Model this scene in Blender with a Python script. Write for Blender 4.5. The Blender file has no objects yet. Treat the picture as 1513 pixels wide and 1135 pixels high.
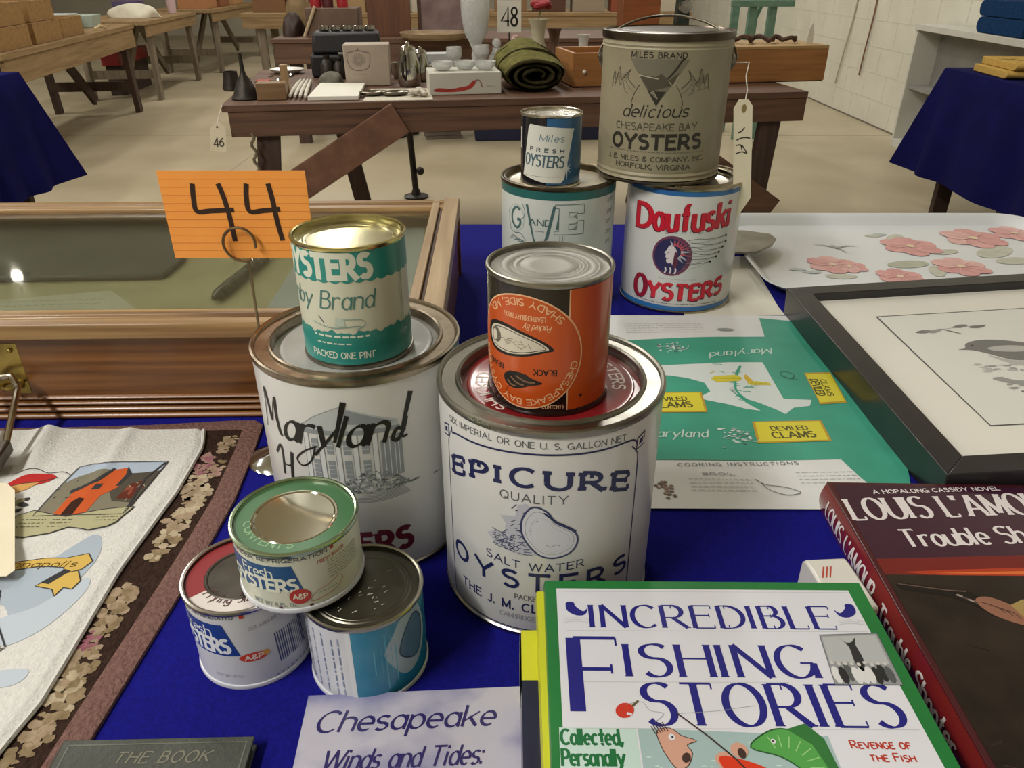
import bpy, bmesh, math, random
from math import sin, cos, pi, tan, radians, atan2, hypot, sqrt
from mathutils import Vector, Matrix
from mathutils.geometry import tessellate_polygon

random.seed(7)
S = bpy.context.scene
C = S.collection
T = 0.75                     # table height; most coordinates below are written relative to it

# ------------------------------------------------------------------ camera
TH = radians(28.714)
FPX = 1120.5
cam = bpy.data.cameras.new('camera')
cam.sensor_width = 36.0
cam.lens = FPX / 1513 * 36.0
cam.clip_start = 0.02
cam.clip_end = 100
camo = bpy.data.objects.new('camera', cam)
C.objects.link(camo)
camo.location = (0, 0, T + 0.446)
camo.rotation_euler = (pi / 2 - TH, 0, 0)
S.camera = camo

# ------------------------------------------------------------------ view, world, light
S.view_settings.view_transform = 'Standard'
S.view_settings.look = 'None'
S.view_settings.gamma = 1.0
S.view_settings.use_curve_mapping = False
S.view_settings.exposure = -0.8
w = bpy.data.worlds.new('world')
S.world = w
w.use_nodes = True
w.node_tree.nodes['Background'].inputs[0].default_value = (0.95, 0.97, 1.0, 1)
w.node_tree.nodes['Background'].inputs[1].default_value = 0.35

CEIL = 4.3
LAMPS = [(-4.0, 3.2, 130), (-5.8, 6.2, 140), (-2.5, 10.2, 130), (1.0, 6.6, 120), (0.9, 11.0, 110),
         (-2.3, -1.3, 330), (-5.0, -0.6, 130), (-1.05, 4.0, 90)]


def add_light(x, y, p):
    l = bpy.data.lights.new('tube_light', 'AREA')
    l.shape = 'RECTANGLE'
    l.size = 0.32
    l.size_y = 2.3
    l.energy = p
    l.color = (1.0, 0.975, 0.925)
    o = bpy.data.objects.new('tube_light', l)
    o.location = (x, y, CEIL - 0.16)
    C.objects.link(o)


for a_ in LAMPS:
    add_light(*a_)

# ------------------------------------------------------------------ materials


def lin(h):
    h = h.lstrip('#')
    o = []
    for i in (0, 2, 4):
        c = int(h[i:i + 2], 16) / 255
        o.append(c / 12.92 if c <= 0.04045 else ((c + 0.055) / 1.055) ** 2.4)
    return (*o, 1)


_m = {}


def mat(name, col, rough=0.5, metal=0.0, col2=None, scale=20.0, stretch=(1, 1, 1), bump=0.0, bscale=None,
        coat=0.0, emit=0.0, trans=0.0, spec=0.5, detail=4.0, lo=0.35, hi=0.65, rvar=0.0):
    if name in _m:
        return _m[name]
    m = bpy.data.materials.new(name)
    m.use_nodes = True
    nt = m.node_tree
    N, L = nt.nodes, nt.links
    b = N['Principled BSDF']
    b.inputs['Base Color'].default_value = lin(col)
    b.inputs['Roughness'].default_value = rough
    b.inputs['Metallic'].default_value = metal
    b.inputs['Specular IOR Level'].default_value = spec
    b.inputs['Coat Weight'].default_value = coat
    b.inputs['Coat Roughness'].default_value = 0.12
    if trans:
        b.inputs['Transmission Weight'].default_value = trans
        b.inputs['IOR'].default_value = 1.45
    if emit:
        b.inputs['Emission Color'].default_value = lin(col)
        b.inputs['Emission Strength'].default_value = emit
    tc = N.new('ShaderNodeTexCoord')
    mp = N.new('ShaderNodeMapping')
    mp.inputs['Scale'].default_value = stretch
    L.new(tc.outputs['Object'], mp.inputs['Vector'])
    nz = N.new('ShaderNodeTexNoise')
    nz.inputs['Scale'].default_value = scale
    nz.inputs['Detail'].default_value = detail
    L.new(mp.outputs['Vector'], nz.inputs['Vector'])
    if col2:
        r = N.new('ShaderNodeValToRGB')
        r.color_ramp.elements[0].position = lo
        r.color_ramp.elements[1].position = hi
        r.color_ramp.elements[0].color = lin(col)
        r.color_ramp.elements[1].color = lin(col2)
        L.new(nz.outputs['Fac'], r.inputs['Fac'])
        L.new(r.outputs['Color'], b.inputs['Base Color'])
    if rvar:
        mr = N.new('ShaderNodeMapRange')
        mr.inputs['To Min'].default_value = max(0.02, rough - rvar)
        mr.inputs['To Max'].default_value = rough + rvar
        L.new(nz.outputs['Fac'], mr.inputs['Value'])
        L.new(mr.outputs['Result'], b.inputs['Roughness'])
    if bump:
        n2 = N.new('ShaderNodeTexNoise')
        n2.inputs['Scale'].default_value = bscale or scale
        n2.inputs['Detail'].default_value = 5
        L.new(mp.outputs['Vector'], n2.inputs['Vector'])
        bp = N.new('ShaderNodeBump')
        bp.inputs['Strength'].default_value = bump
        bp.inputs['Distance'].default_value = 0.01
        L.new(n2.outputs['Fac'], bp.inputs['Height'])
        L.new(bp.outputs['Normal'], b.inputs['Normal'])
    _m[name] = m
    return m


def ink(h, rough=0.45):
    return mat('ink_' + h.strip('#') + ('' if rough == 0.45 else '_%d' % (rough * 100)), h, rough)


def wood(name, c1, c2, rough=0.45, stretch=(1.5, 30, 30), scale=2.5, coat=0.0):
    return mat(name, c1, rough, col2=c2, scale=scale, stretch=stretch, detail=6, bump=0.08, coat=coat, lo=0.3, hi=0.7)


STEEL = mat('tin_steel', '#b9b4a6', 0.28, 1.0, rvar=0.12, scale=14)
DARKSTEEL = mat('tarnished_tin', '#6d675c', 0.34, 1.0, col2='#8d8676', rvar=0.1, scale=30)
OLDSTEEL = mat('old_tin', '#a29b8b', 0.36, 1.0, col2='#7d7566', scale=25, rvar=0.1)
GOLD = mat('gold_lacquered_tin', '#cfc58a', 0.2, 1.0, rvar=0.08, scale=20)
GLASS = mat('clear_glass', '#ffffff', 0.03, trans=1.0)

# ------------------------------------------------------------------ mesh builder


class MB:
    def __init__(s):
        s.v, s.f, s.mi, s.mats = [], [], [], []

    def slot(s, m):
        if m not in s.mats:
            s.mats.append(m)
        return s.mats.index(m)

    def add(s, vs, fs, m, M=None):
        o = len(s.v)
        s.v += [tuple(M @ Vector(p)) if M else tuple(p) for p in vs]
        k = s.slot(m)
        for f in fs:
            s.f.append([o + i for i in f])
            s.mi.append(k)
        return s

    def box(s, x0, x1, y0, y1, z0, z1, m, M=None, tx=0, ty=0):
        # tx, ty: how much each top edge is drawn in
        vs = [(x0, y0, z0), (x1, y0, z0), (x1, y1, z0), (x0, y1, z0),
              (x0 + tx, y0 + ty, z1), (x1 - tx, y0 + ty, z1), (x1 - tx, y1 - ty, z1), (x0 + tx, y1 - ty, z1)]
        return s.add(vs, [(3, 2, 1, 0), (4, 5, 6, 7), (0, 1, 5, 4), (1, 2, 6, 5), (2, 3, 7, 6), (3, 0, 4, 7)], m, M)

    def bar(s, a, b, wd, ht, m, up=(0, 0, 1)):
        a, b = Vector(a), Vector(b)
        d = (b - a).normalized()
        u = Vector(up)
        sd = d.cross(u)
        if sd.length < 1e-4:
            sd = d.cross(Vector((0, 1, 0)))
        sd.normalize()
        u = sd.cross(d)
        vs = []
        for p in (a, b):
            for i, j in ((-1, -1), (1, -1), (1, 1), (-1, 1)):
                vs.append(p + sd * (i * wd / 2) + u * (j * ht / 2))
        return s.add(vs, [(3, 2, 1, 0), (4, 5, 6, 7), (0, 1, 5, 4), (1, 2, 6, 5), (2, 3, 7, 6), (3, 0, 4, 7)], m)

    def lathe(s, prof, n, m, M=None, sx=1, sy=1, close=False):
        vs, fs = [], []
        rows = []
        for r, z in prof:
            if r < 1e-6:
                rows.append([len(vs)])
                vs.append((0, 0, z))
            else:
                rows.append(list(range(len(vs), len(vs) + n)))
                vs += [(r * sx * cos(2 * pi * i / n), r * sy * sin(2 * pi * i / n), z) for i in range(n)]
        pr = list(zip(rows, rows[1:]))
        if close:
            pr.append((rows[-1], rows[0]))
        for a, b in pr:
            for i in range(n):
                j = (i + 1) % n
                if len(a) == 1 and len(b) == 1:
                    continue
                if len(a) == 1:
                    fs.append((a[0], b[j], b[i]))
                elif len(b) == 1:
                    fs.append((a[i], a[j], b[0]))
                else:
                    fs.append((a[i], a[j], b[j], b[i]))
        return s.add(vs, fs, m, M)

    def tube(s, path, r, n, m, M=None, closed=False):
        P = [Vector(p) for p in path]
        rs = r if isinstance(r, (list, tuple)) else [r] * len(P)
        vs, fs = [], []
        up = None
        k = len(P)
        for i, p in enumerate(P):
            if closed:
                d = P[(i + 1) % k] - P[i - 1]
            else:
                d = P[min(i + 1, k - 1)] - P[max(i - 1, 0)]
            d.normalize()
            if up is None:
                up = Vector((0, 0, 1)) if abs(d.z) < 0.9 else Vector((1, 0, 0))
            sd = d.cross(up).normalized()
            up = sd.cross(d)
            vs += [p + (sd * cos(2 * pi * j / n) + up * sin(2 * pi * j / n)) * rs[i] for j in range(n)]
        for i in range(k if closed else k - 1):
            a, b = i * n, ((i + 1) % k) * n
            for j in range(n):
                q = (j + 1) % n
                fs.append((a + j, a + q, b + q, b + j))
        if not closed:
            fs.append(tuple(range(n - 1, -1, -1)))
            fs.append(tuple(range((k - 1) * n, k * n)))
        return s.add(vs, fs, m, M)

    def prism(s, poly, z0, z1, m, M=None):
        n = len(poly)
        vs = [(x, y, z0) for x, y in poly] + [(x, y, z1) for x, y in poly]
        fs = [tuple(range(n - 1, -1, -1)), tuple(range(n, 2 * n))] + [(i, (i + 1) % n, n + (i + 1) % n, n + i) for i in range(n)]
        return s.add(vs, fs, m, M)

    def extrude_x(s, prof, x0, x1, m):
        # prof: closed polygon of (y, z)
        n = len(prof)
        vs = [(x0, y, z) for y, z in prof] + [(x1, y, z) for y, z in prof]
        fs = [tuple(range(n)), tuple(range(2 * n - 1, n - 1, -1))] + [(i, n + i, n + (i + 1) % n, (i + 1) % n) for i in range(n)]
        return s.add(vs, fs, m)

    def grid(s, fn, nu, nv, m, u=(0, 1), v=(0, 1), thick=0.0):
        vs = [fn(u[0] + (u[1] - u[0]) * i / nu, v[0] + (v[1] - v[0]) * j / nv) for j in range(nv + 1) for i in range(nu + 1)]
        fs = [(j * (nu + 1) + i, j * (nu + 1) + i + 1, (j + 1) * (nu + 1) + i + 1, (j + 1) * (nu + 1) + i) for j in range(nv) for i in range(nu)]
        return s.add(vs, fs, m)

    def ball(s, c, r, m, n=16, sx=1, sy=1, sz=1):
        return s.lathe([(r * sin(pi * i / n), -r * sz * cos(pi * i / n)) for i in range(n + 1)], n * 2, m, Matrix.Translation(c), sx, sy)

    def build(s, name, parent=None, loc=None, rz=0, smooth=35, bevel=0, seg=2, solid=0, fix=True):
        me = bpy.data.meshes.new(name)
        me.from_pydata(s.v, [], s.f)
        for m in s.mats:
            me.materials.append(m)
        for p, k in zip(me.polygons, s.mi):
            p.material_index = k
        if fix:
            bm = bmesh.new()
            bm.from_mesh(me)
            bmesh.ops.recalc_face_normals(bm, faces=bm.faces)
            bm.to_mesh(me)
            bm.free()
        me.update()
        if smooth:
            me.shade_smooth()
            me.set_sharp_from_angle(angle=radians(smooth))
        o = bpy.data.objects.new(name, me)
        C.objects.link(o)
        if parent:
            o.parent = parent
        if loc is not None:
            o.location = loc
        o.rotation_euler.z = rz
        if solid:
            md = o.modifiers.new('solid', 'SOLIDIFY')
            md.thickness = solid
            md.offset = 0
        if bevel:
            md = o.modifiers.new('bevel', 'BEVEL')
            md.width = bevel
            md.segments = seg
            md.limit_method = 'ANGLE'
        return o


def tag(o, label, cat, group=None, kind=None):
    if label:
        o['label'] = label
    if cat:
        o['category'] = cat
    if group:
        o['group'] = group
    if kind:
        o['kind'] = kind
    return o


def empty(name, loc, label, cat, rz=0, group=None):
    o = bpy.data.objects.new(name, None)
    o.empty_display_size = 0.05
    C.objects.link(o)
    o.location = loc
    o.rotation_euler.z = rz
    return tag(o, label, cat, group)


def copy_tree(o, parent=None):
    c = o.copy()
    C.objects.link(c)
    if parent:
        c.parent = parent
    for ch in [k for k in bpy.data.objects if k.parent == o]:
        copy_tree(ch, c)
    return c


def at(px, py, z):
    """point of the place seen at photo pixel px, py, on the level z above the table top (world coordinates)"""
    dx, dy = (px - 756.5) / FPX, -(py - 567.5) / FPX
    d = Vector((dx, dy * sin(TH) + cos(TH), dy * cos(TH) - sin(TH)))
    t = (z - 0.446) / d.z
    return Vector((d.x * t, d.y * t, T + z))


# ------------------------------------------------------------------ stroke lettering
_up = {
    'A': (8, '0049 4980 1373'), 'B': (6, '0009 ~09294957452505 ~05254562402000'), 'C': (7, '~7759390603305072'),
    'D': (7, '0009 ~09297673 ~73402000 2000'), 'E': (6, '0009 0969 0555 0060'), 'F': (6, '0009 0969 0555'),
    'G': (8, '~7759390603305072 7274 4474'), 'H': (7, '0009 7079 0575'), 'I': (1, '0009'), 'J': (5, '~494643301002'),
    'K': (7, '0009 0479 2670'), 'L': (5, '0009 0050'), 'M': (8, '0009 0941 4189 8980'), 'N': (7, '0009 0970 7079'),
    'O': (8, 'o0089'), 'P': (6, '0009 ~09294966442404'), 'Q': (8, 'o0089 5280'), 'R': (7, '0009 ~09294966442404 3470'),
    'S': (6, '~6749290725446240200002'), 'T': (7, '0979 3930'), 'U': (7, '~0906032050737679'), 'V': (8, '0940 4089'),
    'W': (12, '0930 3069 6990 90c9'), 'X': (7, '0079 0970'), 'Y': (8, '0944 8944 4440'), 'Z': (7, '0979 7900 0070'),
    'a': (5, 'o0056 5650'), 'b': (5, 'o0056 0900'), 'c': (5, '~5536260402203051'), 'd': (5, 'o0056 5950'),
    'e': (5, '0353 ~533626040220305 1'.replace(' ', '')), 'f': (4, '~4938272523 2320 0646'), 'g': (5, 'o0056 ~5653505y3x1x0y'),
    'h': (5, '0009 ~042646545250'), 'i': (1, '0006 0809'), 'j': (2, '~1613101y0x 1819'), 'k': (5, '0009 0256 2450'),
    'l': (1, '0009'), 'm': (8, '0006 ~0416364440 ~4456768480'), 'n': (5, '0006 ~042646545250'), 'o': (5, 'o0056'),
    'p': (5, 'o0056 060x'), 'q': (5, 'o0056 565x'), 'r': (4, '0006 ~03153646'), 's': (4, '~45362616041333423010 1001'),
    't': (4, '~2926223040 0646'), 'u': (5, '~060402103052 5650'), 'v': (6, '0630 3066'), 'w': (8, '0620 2046 4660 6086'),
    'x': (5, '0056 0650'), 'y': (6, '0630 661x'), 'z': (5, '0656 5600 0050'),
    '0': (6, 'o0069'), '1': (2, '2029 2907'), '2': (6, '~072949674400 0060'), '3': (6, '~08294957452 5 ~25456240200 1'.replace(' 5', '5').replace(' 1', '1')),
    '4': (6, '5059 5902 0262'), '5': (6, '6919 1905 ~05456340200 1'.replace(' ', '')), '6': (6, '~59280502206 2644404'.replace(' ', '')),
    '7': (6, '0969 6920'), '8': (6, 'o1559 o0065'), '9': (6, 'o0469 6740'), '.': (1, '0001'), ',': (1, '110z'),
    "'": (1, '0709'), '-': (4, '0444'), '&': (7, '~7017395846040250 5072'), ':': (1, '0001 0506'), '!': (1, '0309 0001'), ' ': (3, ''),
}
_up.update({
    'B': (6, '0009 0939 0535 0030 a1559:90:-90 a0065:90:-90'), 'C': (7, 'a0089:46:314'), 'D': (7, '0009 0929 0020 ax079:90:-90'),
    'G': (8, 'a0089:46:345 8454 8480'), 'J': (4, '4942 a0044:0:-150'), 'P': (6, '0009 0939 0434 a0469:90:-90'),
    'R': (7, '0009 0939 0434 a0469:90:-90 3470'), 'S': (6, 'a0569:35:270+a0065:90:-145'), 'U': (7, '0903 a0076:180:360 7379'),
    'c': (5, 'a0056:46:314'), 's': (4, 'a0346:35:270+a0043:90:-145'), 'n': (5, '0006 a0256:180:0 5450'), 'h': (5, '0009 a0256:180:0 5450'),
    'm': (8, '0006 a0246:180:0 4440 a4286:180:0 8480'), 'r': (4, '0006 a0256:180:50'), 'u': (5, '0602 a0054:180:360 5650'),
    'f': (4, 'a2549:60:180 2720 0646'), 't': (4, '2922 a2042:180:300 0646'), 'y': (6, '0630 661x'),
})
_up['e'] = (5, '0353 a0056:0:312')
_up['3'] = (6, '~082949574525 ~25456240200 1'.replace(' 1', '1')[:-1] + '1')
_up['3'] = (6, '~082949574525 ~254562402001')
_up['5'] = (6, '6919 1905 ~054562402001')
_up['6'] = (6, 'o0065 ~594805 0503')
_up['&'] = (7, '~70173958460402204073')


def _n(c):
    return {'x': -3, 'y': -2, 'z': -1}.get(c, None) if c in 'xyz' else int(c, 16)


def crom(P, k, closed=False):
    n = len(P)
    out = []
    rng = range(n) if closed else range(n - 1)
    for i in rng:
        if closed:
            p0, p1, p2, p3 = P[i - 1], P[i], P[(i + 1) % n], P[(i + 2) % n]
        else:
            p0, p1, p2, p3 = P[max(i - 1, 0)], P[i], P[i + 1], P[min(i + 2, n - 1)]
        for j in range(k):
            t = j / k
            out.append(tuple(0.5 * ((2 * p1[a]) + (-p0[a] + p2[a]) * t + (2 * p0[a] - 5 * p1[a] + 4 * p2[a] - p3[a]) * t * t
                                    + (-p0[a] + 3 * p1[a] - 3 * p2[a] + p3[a]) * t ** 3) for a in (0, 1)))
    if not closed:
        out.append(P[-1])
    return out


_gc = {}


def glyph(ch, k=4):
    key = (ch, k)
    if key in _gc:
        return _gc[key]
    wd, s = _up.get(ch, _up['-'])
    out = []
    for t in s.split():
        if t[0] == 'a':
            P = []
            for part in t.split('+'):
                bb, d0, d1 = part[1:].split(':')
                x0, y0, x1, y1 = [_n(c) for c in bb]
                d0, d1 = radians(float(d0)), radians(float(d1))
                n = max(3, int(abs(d1 - d0) / (pi / 2) * k * 1.3))
                for i in range(n + 1):
                    a = d0 + (d1 - d0) * i / n
                    q = ((x0 + x1) / 2 + (x1 - x0) / 2 * cos(a), (y0 + y1) / 2 + (y1 - y0) / 2 * sin(a))
                    if not P or hypot(q[0] - P[-1][0], q[1] - P[-1][1]) > 1e-6:
                        P.append(q)
            out.append((P, 'c'))
        elif t[0] == 'o':
            x0, y0, x1, y1 = [_n(c) for c in t[1:]]
            n = 6 * k
            out.append(([((x0 + x1) / 2 + (x1 - x0) / 2 * sin(2 * pi * i / n), (y0 + y1) / 2 + (y1 - y0) / 2 * cos(2 * pi * i / n)) for i in range(n + 1)], 'o'))
        else:
            sm = t[0] == '~'
            t = t.lstrip('~')
            P = [(_n(t[i]), _n(t[i + 1])) for i in range(0, len(t) - 1, 2)]
            out.append((crom(P, k) if sm else P, 'c' if sm else 's'))
    _gc[key] = (wd, out)
    return _gc[key]


class Print:
    """flat print: polygons in a (u, v) sheet in millimetres, laid on a surface by fn(u, v, off) -> xyz in metres"""

    def __init__(s, mb, fn, seg=3.0, base=0.00015, step=0.00006, warp=None):
        s.mb, s.fn, s.seg, s.base, s.step, s.warp = mb, fn, seg, base, step, warp
        s.k = 0

    def _emit(s, pts, faces, m, layer):
        s.k += 1
        off = s.base + s.step * layer + (s.k % 9) * 0.000004
        vs = []
        for p in pts:
            q = s.warp(*p) if s.warp else p
            vs.append(s.fn(q[0], q[1], off))
        s.mb.add(vs, faces, m)

    def poly(s, pts, m, layer=0):
        tri = tessellate_polygon([[Vector((x, y, 0)) for x, y in pts]])
        P = list(pts)
        F = [tuple(t) for t in tri]
        if s.seg:
            lim = s.seg
            for _ in range(9):
                E, G, any_ = {}, [], False

                def midp(a, b):
                    k = (min(a, b), max(a, b))
                    if k not in E:
                        E[k] = len(P)
                        P.append(((P[a][0] + P[b][0]) / 2, (P[a][1] + P[b][1]) / 2))
                    return E[k]

                def lng(a, b):
                    return hypot(P[a][0] - P[b][0], P[a][1] - P[b][1]) > lim
                for a, b, c in F:
                    la, lb, lc = lng(a, b), lng(b, c), lng(c, a)
                    n = la + lb + lc
                    if n == 0:
                        G.append((a, b, c))
                        continue
                    any_ = True
                    if n == 3:
                        x, y, z = midp(a, b), midp(b, c), midp(c, a)
                        G += [(a, x, z), (x, b, y), (z, y, c), (x, y, z)]
                    else:
                        while not la:
                            a, b, c = b, c, a
                            la, lb, lc = lb, lc, la
                        if n == 1:
                            x = midp(a, b)
                            G += [(a, x, c), (x, b, c)]
                        else:
                            if not lb:
                                a, b, c = c, a, b
                            x, y = midp(a, b), midp(b, c)
                            G += [(a, x, c), (x, b, y), (x, y, c)]
                F = G
                if not any_:
                    break
        s._emit(P, F, m, layer)

    def rect(s, x0, x1, y0, y1, m, layer=0):
        s.poly([(x0, y0), (x1, y0), (x1, y1), (x0, y1)], m, layer)

    def ell(s, cx, cy, rx, ry, m, layer=0, n=28, rot=0, a0=0, a1=2 * pi, wob=0):
        P = []
        for i in range(n):
            a = a0 + (a1 - a0) * i / n
            k = 1 + (wob * random.uniform(-1, 1) if wob else 0)
            x, y = rx * cos(a) * k, ry * sin(a) * k
            P.append((cx + x * cos(rot) - y * sin(rot), cy + x * sin(rot) + y * cos(rot)))
        s.poly(P, m, layer)

    def line(s, pts, wd, m, layer=0, smooth=0, closed=False):
        P = list(pts)
        if smooth:
            P = crom(P, smooth, closed)
        if closed:
            P.append(P[0])
        if s.seg:
            Q = [P[0]]
            for a, b in zip(P, P[1:]):
                n = max(1, int(hypot(b[0] - a[0], b[1] - a[1]) / s.seg + 0.999))
                Q += [(a[0] + (b[0] - a[0]) * i / n, a[1] + (b[1] - a[1]) * i / n) for i in range(1, n + 1)]
            P = Q
        n = len(P)
        V = []
        for i in range(n):
            if closed and i in (0, n - 1):
                a, b = P[n - 2], P[1]
            else:
                a, b = P[max(i - 1, 0)], P[min(i + 1, n - 1)]
            dx, dy = b[0] - a[0], b[1] - a[1]
            l = hypot(dx, dy) or 1
            hw = (wd(i / (n - 1), dx / l, dy / l) if callable(wd) else wd) / 2
            V += [(P[i][0] - dy / l * hw, P[i][1] + dx / l * hw), (P[i][0] + dy / l * hw, P[i][1] - dx / l * hw)]
        s._emit(V, [(2 * i, 2 * i + 1, 2 * i + 3, 2 * i + 2) for i in range(n - 1)], m, layer)

    def text(s, t, u0, u1, v0, cap, m, layer=1, wt=0.14, con=0.0, nib=0.4, slant=0.0, serif=0.0, sw=None, f=None, k=4, gap=2.2, small=0):
        """t from u0 to u1 (u1 None: natural width); v0 baseline, cap height; con: thick-thin contrast; serif: serif length"""
        g = []
        x = 0
        for ch in t:
            sc = 1.0
            c2 = ch
            if small and ch.islower():
                c2, sc = ch.upper(), small
            wd, st = glyph(c2, k)
            g.append((x, st, sc))
            x += wd * sc + gap
        tot = max(x - gap, 1)
        sy = cap / 9
        sx = (u1 - u0) / tot if u1 is not None else sy
        W = wt * cap
        thin = W * (1 - con)
        sw = sw or thin

        def wf(i, dx, dy):
            q = abs(dx * sin(nib) - dy * cos(nib)) if con else 1
            return thin + (W - thin) * q

        def tr(p, x0, sc):
            a, b = (x0 + p[0] * sc) * sx, p[1] * sc * sy
            a, b = u0 + a + slant * b, v0 + b
            return f(a, b) if f else (a, b)
        for x0, st, sc in g:
            for P, ty in st:
                Q = [(p[0], p[1]) for p in P]
                if ty == 's' and not serif:
                    (ax, ay), (bx, by) = Q[0], Q[-1]
                    l = hypot((bx - ax) * sx, (by - ay) * sy) or 1
                    e = 0.45 * thin
                    ex, ey = (bx - ax) * e / l, (by - ay) * e / l
                    Q = [(ax - ex, ay - ey)] + Q[1:-1] + [(bx + ex, by + ey)]
                R = [tr(p, x0, sc) for p in Q]
                s.line(R, wf if con else W, m, layer, closed=False)
                if serif:
                    L = serif * 9
                    for e, o in ((Q[0], Q[1]), (Q[-1], Q[-2])):
                        vert = abs(o[1] - e[1]) * sy > abs(o[0] - e[0]) * sx * 0.45
                        if ty == 's' and vert and (e[1] in (0, 9, 6)):
                            d = L * sy / sx / 2
                            s.line([tr((e[0] - d, e[1] + (sw / sy / 2 if e[1] == 0 else -sw / sy / 2)), x0, sc), tr((e[0] + d, e[1] + (sw / sy / 2 if e[1] == 0 else -sw / sy / 2)), x0, sc)], sw, m, layer)
                        elif ty == 's' and not vert and abs(o[1] - e[1]) < 0.1 and e is Q[-1] and e[1] in (0, 9, 5):
                            sg = -1 if e[1] == 9 else 1
                            s.line([tr((e[0], e[1] + (0 if e[1] != 5 else -L * 0.4)), x0, sc), tr((e[0], e[1] + sg * L * (0.7 if e[1] != 5 else 0.4)), x0, sc)], sw, m, layer)

    def ring_text(s, t, cx, cy, r, a0, a1, cap, m, layer=1, wt=0.16, outward=True, rx=1.0, **kw):
        """t along a circle from angle a0 to a1 (degrees, 90 = top); outward False: reads along the bottom"""
        L = radians(abs(a1 - a0)) * r
        A0, A1 = radians(a0), radians(a1)

        def f(a, b):
            q = A0 + (A1 - A0) * a / L
            R = r + b if outward else r - b
            return (cx + R * cos(q) * rx, cy + R * sin(q))
        s.text(t, 0, L, 0, cap, m, layer, wt, f=f, **kw)

    def scribble(s, u0, u1, v, cap, m, layer=1, wd=None, fill=0.8):
        """a line of tiny unreadable print, as short dashes"""
        x = u0
        while x < u1:
            l = random.uniform(0.6, 2.2) * cap
            s.line([(x, v), (min(x + l, u1), v)], wd or cap * 0.45, m, layer)
            x += l + cap * random.uniform(0.35, 0.7)


def cyl_fn(r):
    def fn(u, v, off):
        a = u / 1000 / r
        R = r + off
        return (R * sin(a), -R * cos(a), v / 1000)
    return fn


def flat_fn(z, sx=1, sy=1):
    return lambda u, v, off: (u / 1000, v / 1000, z + off)

# ------------------------------------------------------------------ the setting
RX = 3.12                    # right wall
CONC = mat('concrete_floor', '#b7ab90', 0.38, col2='#a4987d', scale=1.3, detail=8, bump=0.03, bscale=60, rvar=0.08)
BLOCK = mat('painted_block', '#d6d3c4', 0.6, col2='#cdcaba', scale=3, bump=0.12, bscale=45)
PLAIN = mat('hall_wall_paint', '#b9b2a2', 0.7, col2='#aea797', scale=2)
CEILM = mat('ceiling_panel', '#dedacd', 0.8, col2='#d6d2c4', scale=5)

mb = MB()
mb.box(-10, RX + 0.2, -5, 17, -0.1, 0, CONC)
for k in (2.6, 6.4, 10.5):                       # shallow sawn joints
    mb.box(-10, RX, k, k + 0.006, 0.0, 0.0006, mat('floor_joint', '#8c8169', 0.7))
mb.box(-1.9, -1.894, -5, 17, 0.0, 0.0006, mat('floor_joint', '#8c8169', 0.7))
tag(mb.build('floor', smooth=0), 'pale tan polished concrete floor of the hall', 'floor', kind='structure')
mb = MB()
mb.box(RX, RX + 0.2, -5, 17, 0, CEIL, BLOCK)
JN = mat('block_joint', '#cbc8b9', 0.8)
for i in range(1, 21):
    z = i * 0.203
    mb.box(RX - 0.0015, RX, -5, 17, z - 0.004, z + 0.004, JN)
    for j in range(0, 55):
        y = -5 + j * 0.406 + (0.203 if i % 2 else 0)
        mb.box(RX - 0.0015, RX, y - 0.004, y + 0.004, z - 0.199, z - 0.004, JN)
tag(mb.build('wall_right', smooth=0), 'cream painted concrete block wall', 'wall', kind='structure')
for nm, b in (('wall_left', (-10.2, -10, -5, 17)), ('wall_back', (-10, RX, 17, 17.2)), ('wall_front', (-10, RX, -5.2, -5))):
    mb = MB()
    mb.box(*b, 0, CEIL, PLAIN)
    tag(mb.build(nm, smooth=0), 'plain painted hall wall', 'wall', kind='structure')
mb = MB()
mb.box(-10, RX, -5, 17, CEIL, CEIL + 0.1, CEILM)
tag(mb.build('ceiling', smooth=0), 'pale panelled ceiling', 'ceiling', kind='structure')
mb = MB()
mb.box(RX - 0.004, RX, -5, 17, 0, 0.012, mat('floor_line', '#6f675a', 0.8))
tag(mb.build('baseboard_right', smooth=0), 'thin dark line where block wall meets floor', 'baseboard', kind='structure')

TUBE = mat('lit_tube', '#fff4dc', 0.5, emit=9.0)
WHITEMETAL = mat('white_enamel', '#dedcd4', 0.35)
for i, (x, y, p) in enumerate(LAMPS):
    e = empty('ceiling_light', (x, y, CEIL), 'white twin tube ceiling light above the hall', 'ceiling light', group='ceiling lights of the hall')
    mb = MB()
    mb.box(-0.17, 0.17, -1.2, 1.2, -0.06, 0, WHITEMETAL, ty=0, tx=0.03)
    mb.build('housing', e, smooth=0)
    for sx in (-0.08, 0.08):
        mb = MB()
        mb.tube([(sx, -1.15, -0.085), (sx, 1.15, -0.085)], 0.016, 12, TUBE)
        mb.build('tube', e)

# two hanging cords on the block wall
for px0, px1, lab, cc in ((1254, 1232, 'reddish brown cord hanging down the block wall', '#7d5a48'), (1245, 1226, 'pale thin cord beside the brown one on block wall', '#b3a893')):
    ya = 7.35 if px0 == 1254 else 7.6
    yb = 7.25 if px0 == 1254 else 7.75
    zb = T - 0.39 if px0 == 1254 else T - 0.52
    pts = []
    for i in range(25):
        t = i / 24
        pts.append((RX - 0.012 - 0.006 * sin(9 * t), ya + (yb - ya) * t + 0.05 * sin(7 * t), 2.1 + (zb - 2.1) * t))
    mb = MB()
    mb.tube(pts, 0.007, 6, mat('cord_' + cc[1:], cc, 0.6))
    tag(mb.build('hanging_rope'), lab, 'rope')

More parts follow.
